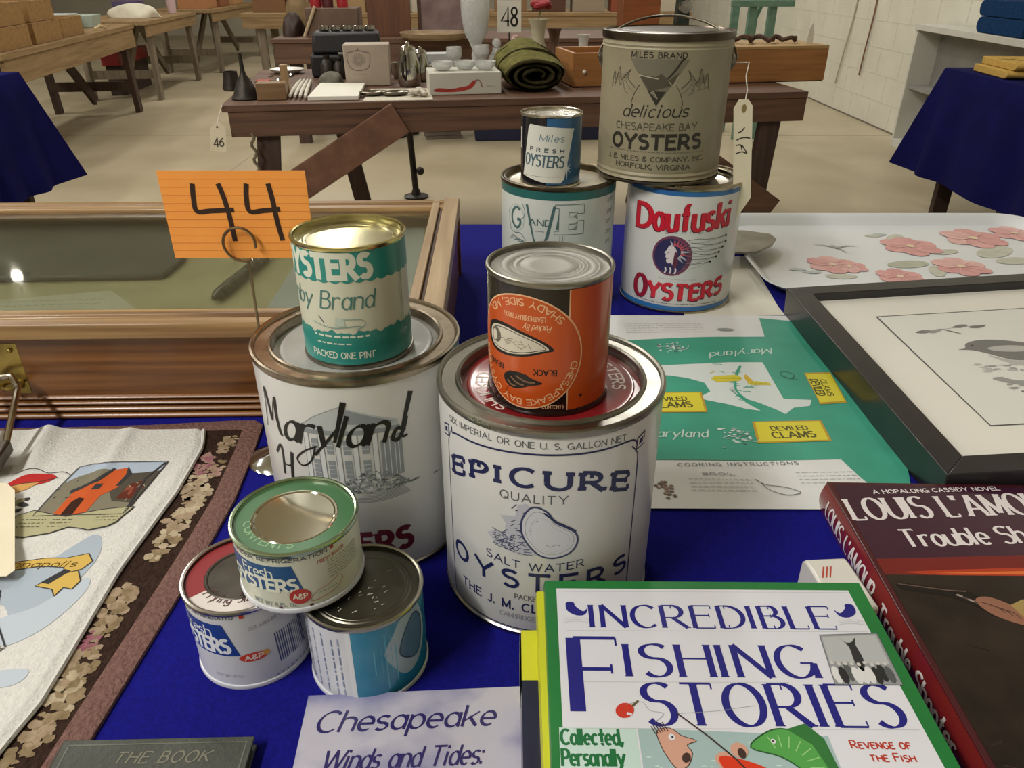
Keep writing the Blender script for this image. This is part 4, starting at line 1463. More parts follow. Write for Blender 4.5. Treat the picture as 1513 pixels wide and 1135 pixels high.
# scroll under it
scr = [(-118, -176), (-116, -150), (-104, -143), (-86, -148), (-70, -152), (-56, -146), (-42, -141), (-28, -138), (-15, -136), (-20, -160), (-26, -166), (-40, -172), (-60, -168), (-72, -176), (-92, -180)]
p.poly(scr, pnt('a9a583'), 5)
p.line(scr, 1.0, LN, 6, closed=True)
for k in range(3):
    for u0_, u1_ in ((-108, -86), (-80, -62), (-42, -22)):
        p.scribble(u0_, u1_, -156 - k * 5 + (8 if u0_ > -50 else 0), 2.6, pnt('55533f'), 6, 0.9)
# red boat at the left
p.poly(crom([(-150, -92), (-136, -84), (-120, -84), (-112, -90), (-120, -100), (-140, -106), (-156, -106)], 4, True), pnt('b3312f'), 1)
p.poly([(-160, -106), (-124, -98), (-130, -110), (-142, -118), (-162, -120)], pnt('c99a5c'), 2)
p.line([(-158, -84), (-140, -76), (-124, -82), (-110, -80), (-100, -86)], 0.9, LN, 2, 4)
p.line([(-156, -106), (-124, -97), (-110, -90)], 1.0, LN, 3)
for i in range(16):
    p.ell(random.uniform(-150, -118), random.uniform(-146, -124), 4, 3, random.choice([pnt('6f6c52'), pnt('8b8868'), LN]), 1, 7, wob=0.3)
# blue washes, gold ribbon, sailing boat
p.poly(crom([(-120, -236), (-90, -222), (-60, -214), (-34, -176), (-20, -190), (-16, -216), (-24, -250), (-40, -284), (-62, -262), (-84, -256), (-120, -262)], 4, True), pnt('a3afbb'), 0)
p.poly(crom([(-60, -276), (-36, -262), (-14, -230), (-6, -246), (-16, -280), (-36, -300), (-56, -296)], 4, True), pnt('b5bfc9'), 0)
p.poly(crom([(-60, -330), (-40, -324), (-10, -322), (-14, -336), (-50, -338)], 4, True), pnt('b5bfc9'), 0)
rib = [(-100, -214), (-60, -206), (-42, -206), (-26, -200), (-18, -210), (-22, -220), (-34, -226), (-38, -218), (-58, -216), (-98, -224)]
p.poly(rib, pnt('c9a95a'), 2)
p.line(rib, 0.9, LN, 3, closed=True)
p.text('RESTAURANT'[:0] + 'annapolis', -92, -30, -217, 7, pnt('5d4a22'), 3, 0.16, slant=0.3, con=0.3)
p.poly([(-48, -236), (-36, -220), (-30, -222), (-40, -238)], LN, 3)
tail = [(-50, -240), (-38, -226), (-24, -222), (-16, -234), (-18, -244), (-26, -242), (-28, -252), (-34, -244)]
p.poly(tail, pnt('c9a95a'), 3)
p.line(tail, 0.9, LN, 4, closed=True)
p.poly([(-112, -300), (-76, -246), (-78, -306)], ink('#d8d8d4', 0.9), 2)
p.line([(-76, -244), (-60, -276), (-38, -302)], 1.2, LN, 4)
p.poly([(-72, -252), (-60, -276), (-42, -302), (-70, -306)], pnt('c9a95a'), 3)
p.line([(-72, -250), (-70, -306)], 1.0, LN, 4)
p.poly([(-112, -318), (-70, -310), (-40, -304), (-48, -314), (-66, -324), (-112, -332)], pnt('c2a052'), 3)
p.line([(-112, -318), (-70, -308), (-38, -303), (-50, -316), (-70, -326), (-112, -332)], 1.2, LN, 4)
b.build('printed_cloth', e, smooth=60, fix=False)
for v_ in (0,):
    b = MB()
    b.tube([(edge(-0.5 + 0.5 * i / 40) - 0.001, -0.5 + 0.5 * i / 40, 0.0052) for i in range(41)], 0.0022, 6, LINEN)
    b.build('hem', e)

# --- grey book, lilac booklet
def book(name, loc, wd, dp, th_, cover, label, rz=0, spine='left', pages='#cfc6ae', hard=0.0, spine_m=None):
    e = empty(name, loc, label, 'book', rz=rz)
    b = MB()
    t = 0.0018 if hard else 0.0006
    b.box(hard * -1, wd, -dp, 0, th_ - t, th_, cover)
    b.box(hard * -1, wd, -dp, 0, 0, t, cover)
    n = 8
    sm = spine_m or cover
    r = th_ / 2
    bul = 0.004 if hard else 0.0008
    prof = [(-bul * sin(pi * k / n), th_ * k / n) for k in range(n + 1)]
    vs = [(x, 0, z) for x, z in prof] + [(x, -dp, z) for x, z in prof] + [(x + t, 0, z) for x, z in prof] + [(x + t, -dp, z) for x, z in prof]
    m = n + 1
    fs = [(k, k + 1, m + k + 1, m + k) for k in range(n)] + [(2 * m + k, 3 * m + k, 3 * m + k + 1, 2 * m + k + 1) for k in range(n)]
    fs += [(k, 2 * m + k, 2 * m + k + 1, k + 1) for k in range(n)] + [(m + k, m + k + 1, 3 * m + k + 1, 3 * m + k) for k in range(n)]
    b.add(vs, fs, sm)
    g = MB()
    i = 0.003 if hard else 0.0006
    g.box(t + 0.0003, wd - i, -dp + i, -i, t + 0.00002, th_ - t - 0.00002, mat('page_edges_' + pages[1:], pages, 0.85, col2='#b5ab92', scale=3, stretch=(1, 1, 700)))
    g.build('pages', e, smooth=0)
    return e, b


GB = mat('grey_green_cloth', '#42463f', 0.5, col2='#373b34', scale=30, bump=0.15, bscale=250, coat=0.25)
e, b = book('book', (*at(97, 1094, 0.010)[:2], T), 0.121, 0.17, 0.010, GB, 'grey clothbound book with faint embossed title at bottom left', rz=radians(1.5), pages='#b9b3a0', hard=0.0005)
p = Print(b, flat_fn(0.010), seg=0)
EM = ink('#716f5e', 0.4)
p.line([(4, -4), (117, -4), (117, -168), (4, -168), (4, -4)], 1.0, ink('#5f6358', 0.4), 0)
p.text('THE BOOK', 37, 96, -17.5, 7.6, EM, 1, 0.16, con=0.4, serif=0.16, slant=0.25, gap=3)
b.build('cover', e, bevel=0.0006, smooth=40)

SKY = mat('cloudy_cover', '#6d6f9c', 0.4, col2='#b9b6c4', scale=11, detail=6, coat=0.12, lo=0.42, hi=0.62, stretch=(1, 1.4, 1))
e, b = book('booklet', (*at(456, 1028, 0.008)[:2], T), 0.146, 0.216, 0.008, SKY, 'lilac cloud covered booklet with script title at bottom centre', rz=radians(3.0))
p = Print(b, flat_fn(0.008), seg=0)
VI = ink('#2c2460', 0.35)
kw = dict(con=0.65, nib=0.6, slant=0.26, k=6, gap=1.6)
p.text('Chesapeake', 9, 126, -29.5, 15.5, VI, 1, 0.16, **kw)
p.text('Winds and Tides:', 17, 118, -57, 13.5, VI, 1, 0.155, **kw)
b.build('cover', e, smooth=30)

# --- stack of three books at the front
ZT = 0.065
FO = at(805, 858, ZT)
YEL = mat('yellow_cover', '#cfd02e', 0.35, col2='#c6c62a', scale=12, coat=0.2)
NVC = mat('navy_cover', '#10183a', 0.3, col2='#0d1430', scale=12, coat=0.3)
PA = at(770, 931, 0.030)
e, b = book('book', (PA.x, min(PA.y, 0.400), T), 0.222, 0.275, 0.030, NVC, 'navy spined book with yellow spine band, bottom of the front stack', spine_m=NVC)
p = Print(b, lambda u, v, off: (-0.0009 - off, u / 1000, v / 1000), seg=0, base=0.0002)
p.rect(-44, -0.5, 0.4, 29.6, YEL, 0)
p.rect(-48, -44, 0.4, 29.6, ink('#3f7d3a', 0.3), 0)
p.text('A', -40, -33, 3, 8, NVC, 1, 0.2)
p = Print(b, flat_fn(0.030), seg=0)
p.rect(0, 222, -44, -0.5, YEL, 0)
b.build('cover', e, bevel=0.0004, smooth=40)
e, b = book('book', (FO.x - 0.0055, FO.y + 0.0030, T + 0.030), 0.214, 0.274, 0.022, YEL, 'yellow covered book in middle of the front stack')
b.build('cover', e, bevel=0.0004, smooth=40)

GCV = mat('green_cover', '#1f7a39', 0.35, col2='#1c7035', scale=12, coat=0.25)
e, b = book('book', (FO.x, FO.y, T + 0.052), 0.222, 0.280, 0.013, GCV, 'green and white fishing stories paperback on top of the front stack', rz=radians(-0.6))
sc = 0.974
p = Print(b, flat_fn(0.013), seg=0, warp=lambda u, v: (u * sc, v * sc))
WC = mat('white_cover_panel', '#d9dae0', 0.3, col2='#d4d5dc', scale=8, coat=0.15)
p.poly([(8, -8), (217, -8), (221, -280), (6, -280)], WC, 0)
FB = ink('#20207a', 0.32)
ROM = dict(con=0.8, nib=0.14, serif=0.2, k=6)
for v in (-10, -46.5, -88.5, -121.5):
    p.line([(13, v - 1), (216 if v != -88.5 else 150, v)], 0.35, LGREY, 1)
p.text('INCREDIBLE', 31, 196, -44.5, 20.5, FB, 2, 0.17, sw=0.8, gap=2.4, **ROM)
p.text('F', 17, 45, -111, 57, FB, 2, 0.17, sw=1.4, con=0.8, nib=0.12, serif=0.16, k=6)
p.text('ISHING', 51, 170, -85, 26, FB, 2, 0.17, sw=0.9, gap=2.6, **ROM)
p.text('STORIES', 58, 210, -120, 30, FB, 2, 0.16, sw=1.0, gap=2.4, **ROM)
for cx, sx in ((21, 1), (208, -1)):
    p.poly(crom([(cx - 7 * sx, -24), (cx - 3 * sx, -22), (cx + 1 * sx, -27), (cx + 5 * sx, -30), (cx + 8 * sx, -27), (cx + 6 * sx, -33), (cx, -34), (cx - 6 * sx, -30)], 3, True), FB, 2)
    p.ell(cx - 4 * sx, -23.5, 3.4, 2.6, FB, 2, 9)
    for k in range(3):
        p.line([(cx - 9, -37 - k * 1.6), (cx, -36 - k * 1.6), (cx + 9, -37.6 - k * 1.5)], 0.35, LGREY, 2, 3)
# black and white photograph of a hanging fish
PH = [(182, -50), (221, -48), (220, -90), (178, -90)]
p.poly(PH, ink('#8f9294', 0.3), 3)
p.poly([(183, -51.5), (219.6, -49.6), (218.8, -74), (181, -72)], ink('#aeb1b2', 0.3), 4)
p.poly(crom([(194, -52), (197, -56), (201, -56), (205, -52), (203, -58), (203.5, -70), (200, -80), (197, -72), (198, -60)], 3, True), ink('#2f3133', 0.3), 5)
for i in range(9):
    u = 182 + i * 4.2
    p.ell(u, -80 - random.uniform(0, 3), 2.8, 7, random.choice([ink('#2a2b2d', 0.3), ink('#d2d2d2', 0.3), ink('#55585a', 0.3)]), 5, 9)
    p.ell(u, -72.5 - random.uniform(0, 2), 1.3, 1.5, ink('#c2bfba', 0.3), 6, 8)
p.line(PH, 0.5, DGREY, 7, closed=True)
# bobber and rod
p.ell(45, -110, 6, 5, ink('#c43a2c', 0.3), 3, 16, rot=0.6)
p.line([(50, -107), (54, -103)], 1.4, ink('#5a5030', 0.3), 3)
p.line([(46, -112), (49, -113)], 1.6, WC, 4)
TLB = ink('#bcd3cc', 0.4)
p.poly([(5, -122), (50, -122), (49, -280), (3, -280)], TLB, 1)
DG = ink('#1c6a3c', 0.35)
for t_, v in (('Collected,', -133), ('Personally', -146), ('Verified', -159), ('and Told', -172)):
    p.text(t_, 6, 6 + len(t_) * 3.5, v, 9.6, DG, 2, 0.19, gap=1.7, con=0.2, nib=0.2)
p.poly([(51, -122), (161, -126), (161, -280), (50, -280)], ink('#9db5b6', 0.4), 1)
for i in range(60):
    p.line([(random.uniform(53, 158), random.uniform(-200, -130)) for _ in range(1)] * 1 + [(random.uniform(53, 158), random.uniform(-200, -130))], 0.01, TLB, 2) if False else p.ell(random.uniform(53, 158), random.uniform(-220, -130), random.uniform(0.6, 2), 0.5, TLB, 2, 6)
SK = ink('#c99a86', 0.4)
OUT = ink('#3d2b28', 0.4)
face = [(62, -124), (70, -122), (76, -127), (84, -130), (78, -133), (80, -138), (76, -146), (70, -148), (66, -142), (63, -134)]
p.poly(crom(face, 3, True), SK, 4)
p.line(face, 0.5, OUT, 5, 3, True)
p.ell(76, -141, 2.4, 3.4, OUT, 6, 10, rot=-0.5)
p.ell(70, -128, 2, 2.2, WC, 6, 10)
p.ell(70.4, -128, 0.7, 0.8, OUT, 7, 8)
for i in range(6):
    p.line([(61 + i * 1.5, -126 + i * 0.4), (59 + i * 1.4, -121 + i * 0.6)], 0.6, OUT, 6)
p.poly(crom([(60, -152), (70, -150), (82, -156), (94, -146), (98, -150), (92, -162), (96, -176), (60, -176)], 3, True), SK, 3)
p.poly([(70, -152), (80, -157), (94, -160), (94, -178), (68, -178)], ink('#b0307a', 0.4), 5)
p.ell(98, -142, 6, 5, SK, 5, 12)
p.ell(107, -136, 5, 5, SK, 5, 12)
p.ell(108, -138, 2.4, 3.4, OUT, 6, 10)
p.line([(76, -112), (92, -128), (104, -142), (116, -160)], 1.1, OUT, 7)
p.line([(46, -106), (56, -104), (60, -110), (68, -112), (62, -118)], 0.3, GREY, 4, 4)
p.line([(76, -112), (100, -110), (124, -106)], 0.25, GREY, 4)
fo = [(114, -134), (126, -124), (138, -122), (150, -130), (156, -146), (154, -168), (146, -200), (138, -200), (144, -170), (140, -150), (130, -140)]
p.poly(crom(fo, 4, True), ink('#4f9a4a', 0.4), 3)
p.line(fo, 0.9, ink('#215427', 0.4), 4, 4, True)
p.poly([(138, -122), (150, -118), (158, -128), (160, -150), (155, -150), (150, -132)], ink('#2f6f36', 0.4), 4)
for i in range(7):
    a = 1.9 - i * 0.32
    p.line([(132 + 12 * cos(a), -146 + 12 * sin(a)), (132 + 20 * cos(a), -146 + 20 * sin(a))], 0.7, ink('#8cc07a', 0.4), 5)
p.ell(128, -130, 1.6, 1.6, WC, 5, 9)
p.ell(128, -130, 0.7, 0.7, OUT, 6, 8)
p.poly(crom([(94, -142), (100, -140), (118, -146), (128, -156), (130, -176), (112, -190), (96, -176), (98, -156)], 4, True), ink('#cf3a20', 0.3), 6)
p.ell(108, -156, 3, 2.4, ink('#e08a5a', 0.3), 7, 12)
p.text('Revenge of', 172, 206, -134, 5.2, ink('#b0392c', 0.4), 2, 0.2, small=0.75, con=0.3, serif=0.1, gap=2)
p.text('the Fish', 180, 205, -142, 5.0, ink('#b0392c', 0.4), 2, 0.2, small=0.75, con=0.3, serif=0.1, gap=2)
p.text('Spared!', 183, 205, -152, 4.6, ink('#333338', 0.4), 2, 0.2)
b.build('cover', e, smooth=30)

# --- red paperback at the right
RC = mat('wine_cover', '#4b1820', 0.22, col2='#43151e', scale=9, coat=0.6)
RS = mat('red_spine', '#7a211f', 0.22, col2='#701d1d', scale=9, coat=0.6)
RO = at(1222, 712, 0.032)
e, b = book('book', (RO.x, RO.y, T), 0.225, 0.36, 0.032, RC, 'dark red western novel with white title on the right', rz=radians(-1.6), spine_m=RS, hard=0.0006)
p = Print(b, flat_fn(0.032), seg=0)
WT = ink('#d8d2d2', 0.3)
wv = lambda a, c: (a, c + (a - 5) * 0.08)
p.poly([(4, -4), (222, -4), (222, -118), (4, -118)], mat('dusk_purple', '#33152c', 0.22, col2='#3c1a30', scale=9, coat=0.6), 0)
p.poly([(4, -104), (222, -90), (222, -116), (150, -121), (4, -122)], ink('#6f2220', 0.25), 1)
p.poly([(14, -119), (60, -115), (222, -104), (222, -117), (150, -121), (60, -122)], ink('#a83a22', 0.25), 2)
p.poly([(40, -119.5), (100, -116), (170, -112), (222, -110), (222, -114), (120, -119)], ink('#d06a35', 0.25), 3)
p.poly([(4, -122), (222, -119), (222, -360), (4, -360)], mat('dark_ground', '#1b1413', 0.24, col2='#2a201c', scale=30, coat=0.5), 2)
p.text('A HOPALONG CASSIDY NOVEL', 36, 152, -17.5, 5.2, WT, 4, 0.2, f=lambda a, c: (a, c + (a - 36) * 0.075), gap=2.4)
p.text("LOUIS L'AMOUR", 6, 198, -55.5, 29, WT, 4, 0.15, con=0.6, nib=0.15, serif=0.2, sw=2.0, k=6, gap=2.1, f=wv)
p.text('Trouble Shooter', 36, 192, -89, 21, WT, 4, 0.16, con=0.5, nib=0.2, serif=0.12, sw=1.2, k=5, gap=1.7, f=lambda a, c: (a, c + (a - 36) * 0.08))
GM = ink('#241a18', 0.3)
p.poly([(8, -133), (12, -130), (44, -137), (60, -138), (66, -146), (78, -158), (66, -164), (56, -152), (42, -145), (10, -138)], ink('#15100f', 0.3), 4)
p.line([(10, -132), (44, -138), (58, -139)], 1.2, ink('#5d4a42', 0.3), 5)
for i in range(9):
    p.ell(50 + i * 1.6, -143 - i * 1.2, 1.6, 1.1, random.choice([ink('#8d8078', 0.3), ink('#4d423c', 0.3)]), 5, 8)
p.poly(crom([(60, -148), (70, -144), (82, -150), (92, -162), (86, -172), (74, -168), (64, -160)], 3, True), ink('#8a5f4c', 0.35), 5)
for k in range(3):
    p.line([(64 + k * 5, -150 - k * 3), (72 + k * 5, -154 - k * 3), (76 + k * 4, -160 - k * 3)], 0.9, ink('#4a2f26', 0.35), 6, 3)
p.poly([(84, -152), (96, -146), (140, -160), (222, -176), (222, -230), (110, -196), (90, -176)], ink('#9a8350', 0.35), 5)
for k in range(6):
    p.line([(96 + k * 18, -152 - k * 4), (92 + k * 18, -170 - k * 6), (100 + k * 18, -186 - k * 5)], 1.4, ink('#6f5c34', 0.35), 6, 3)
p.poly([(140, -118), (222, -108), (222, -160), (160, -162), (146, -142)], ink('#1d1412', 0.3), 6)
for i in range(40):
    u, v = random.uniform(8, 215), random.uniform(-355, -190)
    p.line([(u, v), (u + random.uniform(-14, 14), v + random.uniform(-8, 8))], random.uniform(0.5, 1.6), random.choice([ink('#2c221e', 0.3), ink('#3a2b25', 0.3), ink('#120d0c', 0.3)]), 3)
q = Print(b, lambda u, v, off: (-0.0040 * sin(pi * max(0, min(1, v / 32))) - off, -u / 1000, v / 1000), seg=2.5, base=0.0004)
kk = dict(con=0.4, nib=0.2, serif=0.14, sw=1.2, k=4)
q.warp = lambda u, v: (u, v)
q.text("LOUIS L'AMOUR", 20, 128, 8, 16, WT, 1, 0.15, gap=2, **kk)
q.text('Trouble Shooter', 142, 262, 8, 14, WT, 1, 0.2, gap=1.8, **kk)
b.build('cover', e, bevel=0.0008, smooth=40)

# --- white carton corner with red stripes beside the red novel
e = empty('carton', (0.252, 0.472, T), 'small white rounded carton with red stripes beside the red novel', 'box', rz=radians(4))
b = MB()
n = 8
prof = [(-0.018 + 0.0 * k, 0) for k in range(1)]
pts = [(-0.018, 0.0), (0.018, 0.0), (0.018, 0.024)] + [(0.018 - 0.036 * k / n, 0.024 + 0.006 * sin(pi * k / n)) for k in range(1, n + 1)]
b.extrude_x([(0, 0), (0, 0.024), (-0.004, 0.029), (-0.012, 0.030), (-0.06, 0.030), (-0.06, 0)], -0.017, 0.017, mat('glossy_white_carton', '#d5d2cb', 0.3, coat=0.2))
p = Print(b, flat_fn(0.030), seg=0)
for k in range(3):
    p.line([(-12 + k * 3, -26), (-6 + k * 3, -14)], 1.2, ink('#b0402f'), 0)
b.build('body', e, bevel=0.002)

# --- teal uncut can wrapper with a map
WO = at(975, 752, 0.0015)
e = empty('paper_wrapper', (WO.x, WO.y, T), 'flat teal paper can wrapper with white state map and yellow panels', 'wrapper')
WP = mat('white_wrapper_paper', '#d5d7d6', 0.5, col2='#cfd1d0', scale=12)
TW = mat('teal_wrapper', '#3c9a82', 0.5, col2='#378f78', scale=16)


def wz(u, v):
    return 0.0012 + 0.0008 * sin(u * 0.03 + v * 0.011) * sin(v * 0.021) + 0.0009


b = MB()
b.grid(lambda u, v: (-0.015 + (0.015 + (0.243 + 0.024 * min(1, v * 2.4) + 0.002 * sin(v * 21)) ) * u, 0.452 * v - 0.002 * u, wz(u * 258, v * 452)), 40, 50, WP)
p = Print(b, lambda u, v, off: (u / 1000, v / 1000, wz(u, v) + off), seg=6, base=0.0004, step=0.00016)
p.poly([(-14, 78), (200, 80), (207, 50), (222, 3), (242, 3), (246, 20), (262, 66), (264, 150), (263, 300), (262, 430), (219, 441), (209, 379), (72, 372), (-14, 366)], TW, 0)
# the map: western arm, bay and eastern shore
p.poly([(-14, 296), (60, 292), (140, 300), (183, 300), (181, 207), (213, 204), (206, 190), (186, 186), (172, 171), (164, 182), (150, 196), (136, 206), (128, 218), (132, 246), (140, 270), (150, 290), (140, 262), (122, 228), (134, 196), (146, 178), (130, 182), (112, 192), (92, 200), (80, 206), (98, 222), (96, 244), (78, 256), (60, 262), (30, 268), (-14, 276)], ink('#c9d2d0', 0.5), 1)
p.line([(152, 290), (142, 268), (134, 246), (130, 224), (136, 204)], 3, TW, 2, 3)
for i in range(16):
    u, v = 128 + random.uniform(-4, 20), random.uniform(200, 296)
    p.line([(u, v), (u + random.uniform(4, 14) * random.choice([-1, 1]), v + random.uniform(-4, 6))], 1.3, TW, 2)
YW = ink('#c6bb38', 0.5)
for a in ([(106, 254), (112, 246), (140, 250), (146, 258), (140, 266), (112, 262)], [(148, 246), (152, 240), (176, 240), (176, 246), (160, 250)]):
    p.poly(a, YW, 3)
    p.scribble(a[0][0] + 4, a[3][0] - 4, sum(q[1] for q in a) / len(a), 3, ink('#7a7428'), 4, 0.8)
p.poly([(148, 258), (150, 244), (158, 240), (156, 256), (152, 268)], ink('#c9a93a', 0.5), 3)
p.line([(108, 270), (116, 274), (112, 278)], 0.8, YW, 3)
# yellow panels
OY = ink('#b5912c', 0.5)


def panel(pts, lines, ang, cap, cx, cy, du, dv):
    p.poly(pts, OY, 3)
    c = (sum(q[0] for q in pts) / 4, sum(q[1] for q in pts) / 4)
    p.poly([(c[0] + (q[0] - c[0]) * 0.93, c[1] + (q[1] - c[1]) * 0.9) for q in pts], ink('#cfc436', 0.5), 4)
    for k, (t_, w_) in enumerate(lines):
        oy = (0.12 - k * 0.5) * dv
        f = lambda a, b_, oy=oy, w_=w_: (cx + (a - w_ / 2) * cos(ang) - (b_ + oy) * sin(ang), cy + (a - w_ / 2) * sin(ang) + (b_ + oy) * cos(ang))
        p.text(t_, 0, w_, 0, cap * (0.85 if k == 0 else 1.15), ink('#4c4a1c', 0.5), 5, 0.2, f=f, con=0.2)


panel([(129, 154), (207, 157), (203, 114), (123, 111)], (('DEVILED', 40), ('CLAMS', 46)), 0.03, 10, 166, 132, 70, 30)
panel([(10, 220), (87, 220), (84, 174), (6, 174)], (('DEVILED', 40), ('CLAMS', 46)), 0.02, 10, 46, 196, 70, 30)
panel([(226, 270), (259, 271), (251, 196), (219, 193)], (('CLAMS', 40), ('DEVILED', 40)), pi * 1.5 - 0.1, 8, 234, 232, 70, 24)
SCW = ink('#b9cfc6', 0.5)
p.text('Maryland', 6, 72, 122, 15, SCW, 3, 0.15, slant=0.3, con=0.5, nib=0.6)
p.text('Maryland', 0, 84, 0, 15, SCW, 3, 0.15, slant=0.3, con=0.5, nib=0.6, f=lambda a, c: (206 - a, 340 - c - a * 0.16))
for cx, cy, s in ((108, 124, 1), (76, 346, -1)):
    for i in range(40):
        u, v = random.gauss(0, 8), random.gauss(0, 9)
        p.ell(cx + u, cy + s * v, random.uniform(1, 3), random.uniform(0.8, 2), random.choice([SCW, ink('#d4d8d4', 0.5), ink('#54696a', 0.5), ink('#86a39a', 0.5)]), 3, 7, wob=0.3)
    p.line([(cx - 20, cy - 4), (cx - 10, cy), (cx + 14, cy - 10), (cx + 22, cy + 2)], 1, SCW, 4, 4)
p.line([(196, 264), (206, 256), (212, 266), (204, 274), (196, 270), (200, 258), (214, 254)], 0.8, ink('#26544a', 0.5), 3, 3)
p.text('COOKING INSTRUCTIONS', 30, 154, 67, 5, ink('#55585a', 0.5), 2, 0.14, gap=4, f=lambda a, c: (a, c + (a - 30) * 0.04))
p.text('BROIL', 52, 84, 52, 4, DGREY, 2, 0.16)
for k in range(4):
    p.scribble(36, 98, 45 - k * 6, 3, ink('#9a9c9c'), 2, 0.8)
    p.scribble(146, 206, 58 - k * 6, 3, ink('#a9abab'), 2, 0.8)
p.line([(106, 40), (112, 36), (124, 34), (134, 30), (140, 24), (126, 20), (112, 28), (106, 40), (102, 46)], 0.9, DGREY, 2, 4)
for i in range(26):
    p.ell(4 + random.gauss(8, 5), 30 + random.gauss(0, 7), 2.4, 1.6, random.choice([ink('#6d5a50', 0.5), ink('#8a7468', 0.5)]), 2, 7, wob=0.3)
for k in range(5):
    p.scribble(20, 130, 392 + k * 7, 3, ink('#b3b8b6'), 2, 0.9)
p.ell(160, 400, 12, 5, ink('#8a8f8c'), 2, 14)
b.build('printed_sheet', e, smooth=60, fix=False)

# --- white sheet beside the tray, the tray itself, a grey blade
b = MB()
loc = Vector((0.33, 1.06, T))
pts = [Vector((*at(px, py, 0.002)[:2], 0)) for px, py in ((1040, 380), (1106, 377), (1150, 452), (1160, 464), (1010, 468))]
b.prism([(v.x - loc.x, v.y - loc.y) for v in pts], 0.0002, 0.0007, mat('cream_paper', '#d6d3c4', 0.6, col2='#cfccbd', scale=8))
tag(b.build('paper_sheet', loc=loc), 'cream paper sheet between the flowered tray and the back cans', 'paper')

e = empty('serving_tray', (0.706, 1.279, T), 'white metal serving tray painted with pink flowers', 'tray')
TRW = mat('white_tray', '#d3d7da', 0.3, col2='#cdd2d6', scale=5, coat=0.2)


def rrect(hx, hy, r, n=10):
    P = []
    for cx, cy, a0 in ((hx - r, hy - r, 0), (-hx + r, hy - r, 90), (-hx + r, -hy + r, 180), (hx - r, -hy + r, 270)):
        P += [(cx + r * cos(radians(a0 + 90 * k / n)), cy + r * sin(radians(a0 + 90 * k / n))) for k in range(n + 1)]
    return P


b = MB()
L0 = [(rrect(0.285, 0.185, 0.05), 0.0), (rrect(0.300, 0.200, 0.06), 0.012), (rrect(0.306, 0.206, 0.062), 0.018), (rrect(0.311, 0.211, 0.065), 0.0175)]
vs, fs = [], []
for P, z in L0:
    vs += [(x, y, z + 0.001) for x, y in P]
n = len(L0[0][0])
for k in range(3):
    for i in range(n):
        j = (i + 1) % n
        fs.append((k * n + i, k * n + j, (k + 1) * n + j, (k + 1) * n + i))
fs.append(tuple(range(n)))
b.add(vs, fs, TRW)
p = Print(b, flat_fn(0.001), seg=0, base=0.0005, step=0.0002)
PK = [mat('petal_' + c, '#' + c, 0.4, col2='#' + d, scale=40) for c, d in (('cf9a98', 'c48a8a'), ('d9b0ab', 'cfa29d'), ('c98f8e', 'd4a5a1'))]
LFM = [mat('leaf_' + c, '#' + c, 0.4, col2='#' + d, scale=40) for c, d in (('aeb0a0', 'a0a28f'), ('bdbeb0', 'b0b1a2'))]


def tl(px, py):
    q = at(px, py, 0.002)
    return ((q.x - 0.706) * 1000, (q.y - 1.279) * 1000)


def flower(px, py, s):
    cx, cy = tl(px, py)
    for i in range(6):
        a = i * pi / 3 + 0.4
        p.ell(cx + s * 0.62 * cos(a), cy + s * 0.62 * sin(a), s * 0.55, s * 0.48, random.choice(PK), 3 + i % 3, 16, rot=a, wob=0.06)
    for i in range(9):
        a = i * 0.7
        p.line([(cx, cy), (cx + s * 0.8 * cos(a), cy + s * 0.8 * sin(a))], 1.4, PK[1], 7)
    p.ell(cx, cy, s * 0.16, s * 0.16, ink('#d9c7a8'), 8, 12)


for px, py, s in ((1230, 391, 38), (1345, 364, 46), (1438, 352, 50), (1420, 394, 40), (1330, 409, 34), (1500, 345, 40), (1255, 394, 26)):
    flower(px, py, s)
for px, py, s, r in ((1342, 390, 32, 0.2), (1322, 352, 26, 0.9), (1470, 372, 40, 0.6), (1500, 385, 30, 0.2), (1385, 400, 24, 1.2), (1243, 408, 22, 0), (1395, 372, 24, 0.3), (1290, 348, 14, 0)):
    cx, cy = tl(px, py)
    p.ell(cx, cy, s * 1.2, s * 0.55, random.choice(LFM), 1, 18, rot=r, wob=0.04)
    p.line([(cx - s * cos(r), cy - s * sin(r)), (cx + s * cos(r), cy + s * sin(r))], 1, LFM[1], 2)
cx, cy = tl(1236, 366)
for a, l in ((2.7, 40), (0.2, 44), (1.9, 16), (-1.3, 30)):
    p.line([(cx, cy), (cx + l * 0.5 * cos(a), cy + l * 0.5 * sin(a) + 6), (cx + l * cos(a), cy + l * sin(a))], lambda i, dx, dy: 6 * (1 - i) + 0.8, ink('#9aa09a'), 3, 3)
for px, py in ((1180, 398), (1200, 402), (1300, 346)):
    cx, cy = tl(px, py)
    p.ell(cx, cy, 14, 7, ink('#aab3b3'), 2, 10, wob=0.2)
b.build('tray_body', e, smooth=50, fix=False)

b = MB()
P = [at(px, py, 0.024) for px, py in ((1070, 341), (1100, 341), (1138, 346), (1147, 353), (1141, 362), (1118, 373), (1070, 374))]
c = sum(P, Vector()) / len(P)
b.prism([(v.x - c.x, v.y - c.y) for v in P], -0.003, 0.001, mat('grey_blade', '#7d7a70', 0.35, 0.9, col2='#9b968a', scale=20))
tag(b.build('flat_blade', loc=c, bevel=0.001), 'grey metal blade resting on the rim of the flowered tray', 'blade')

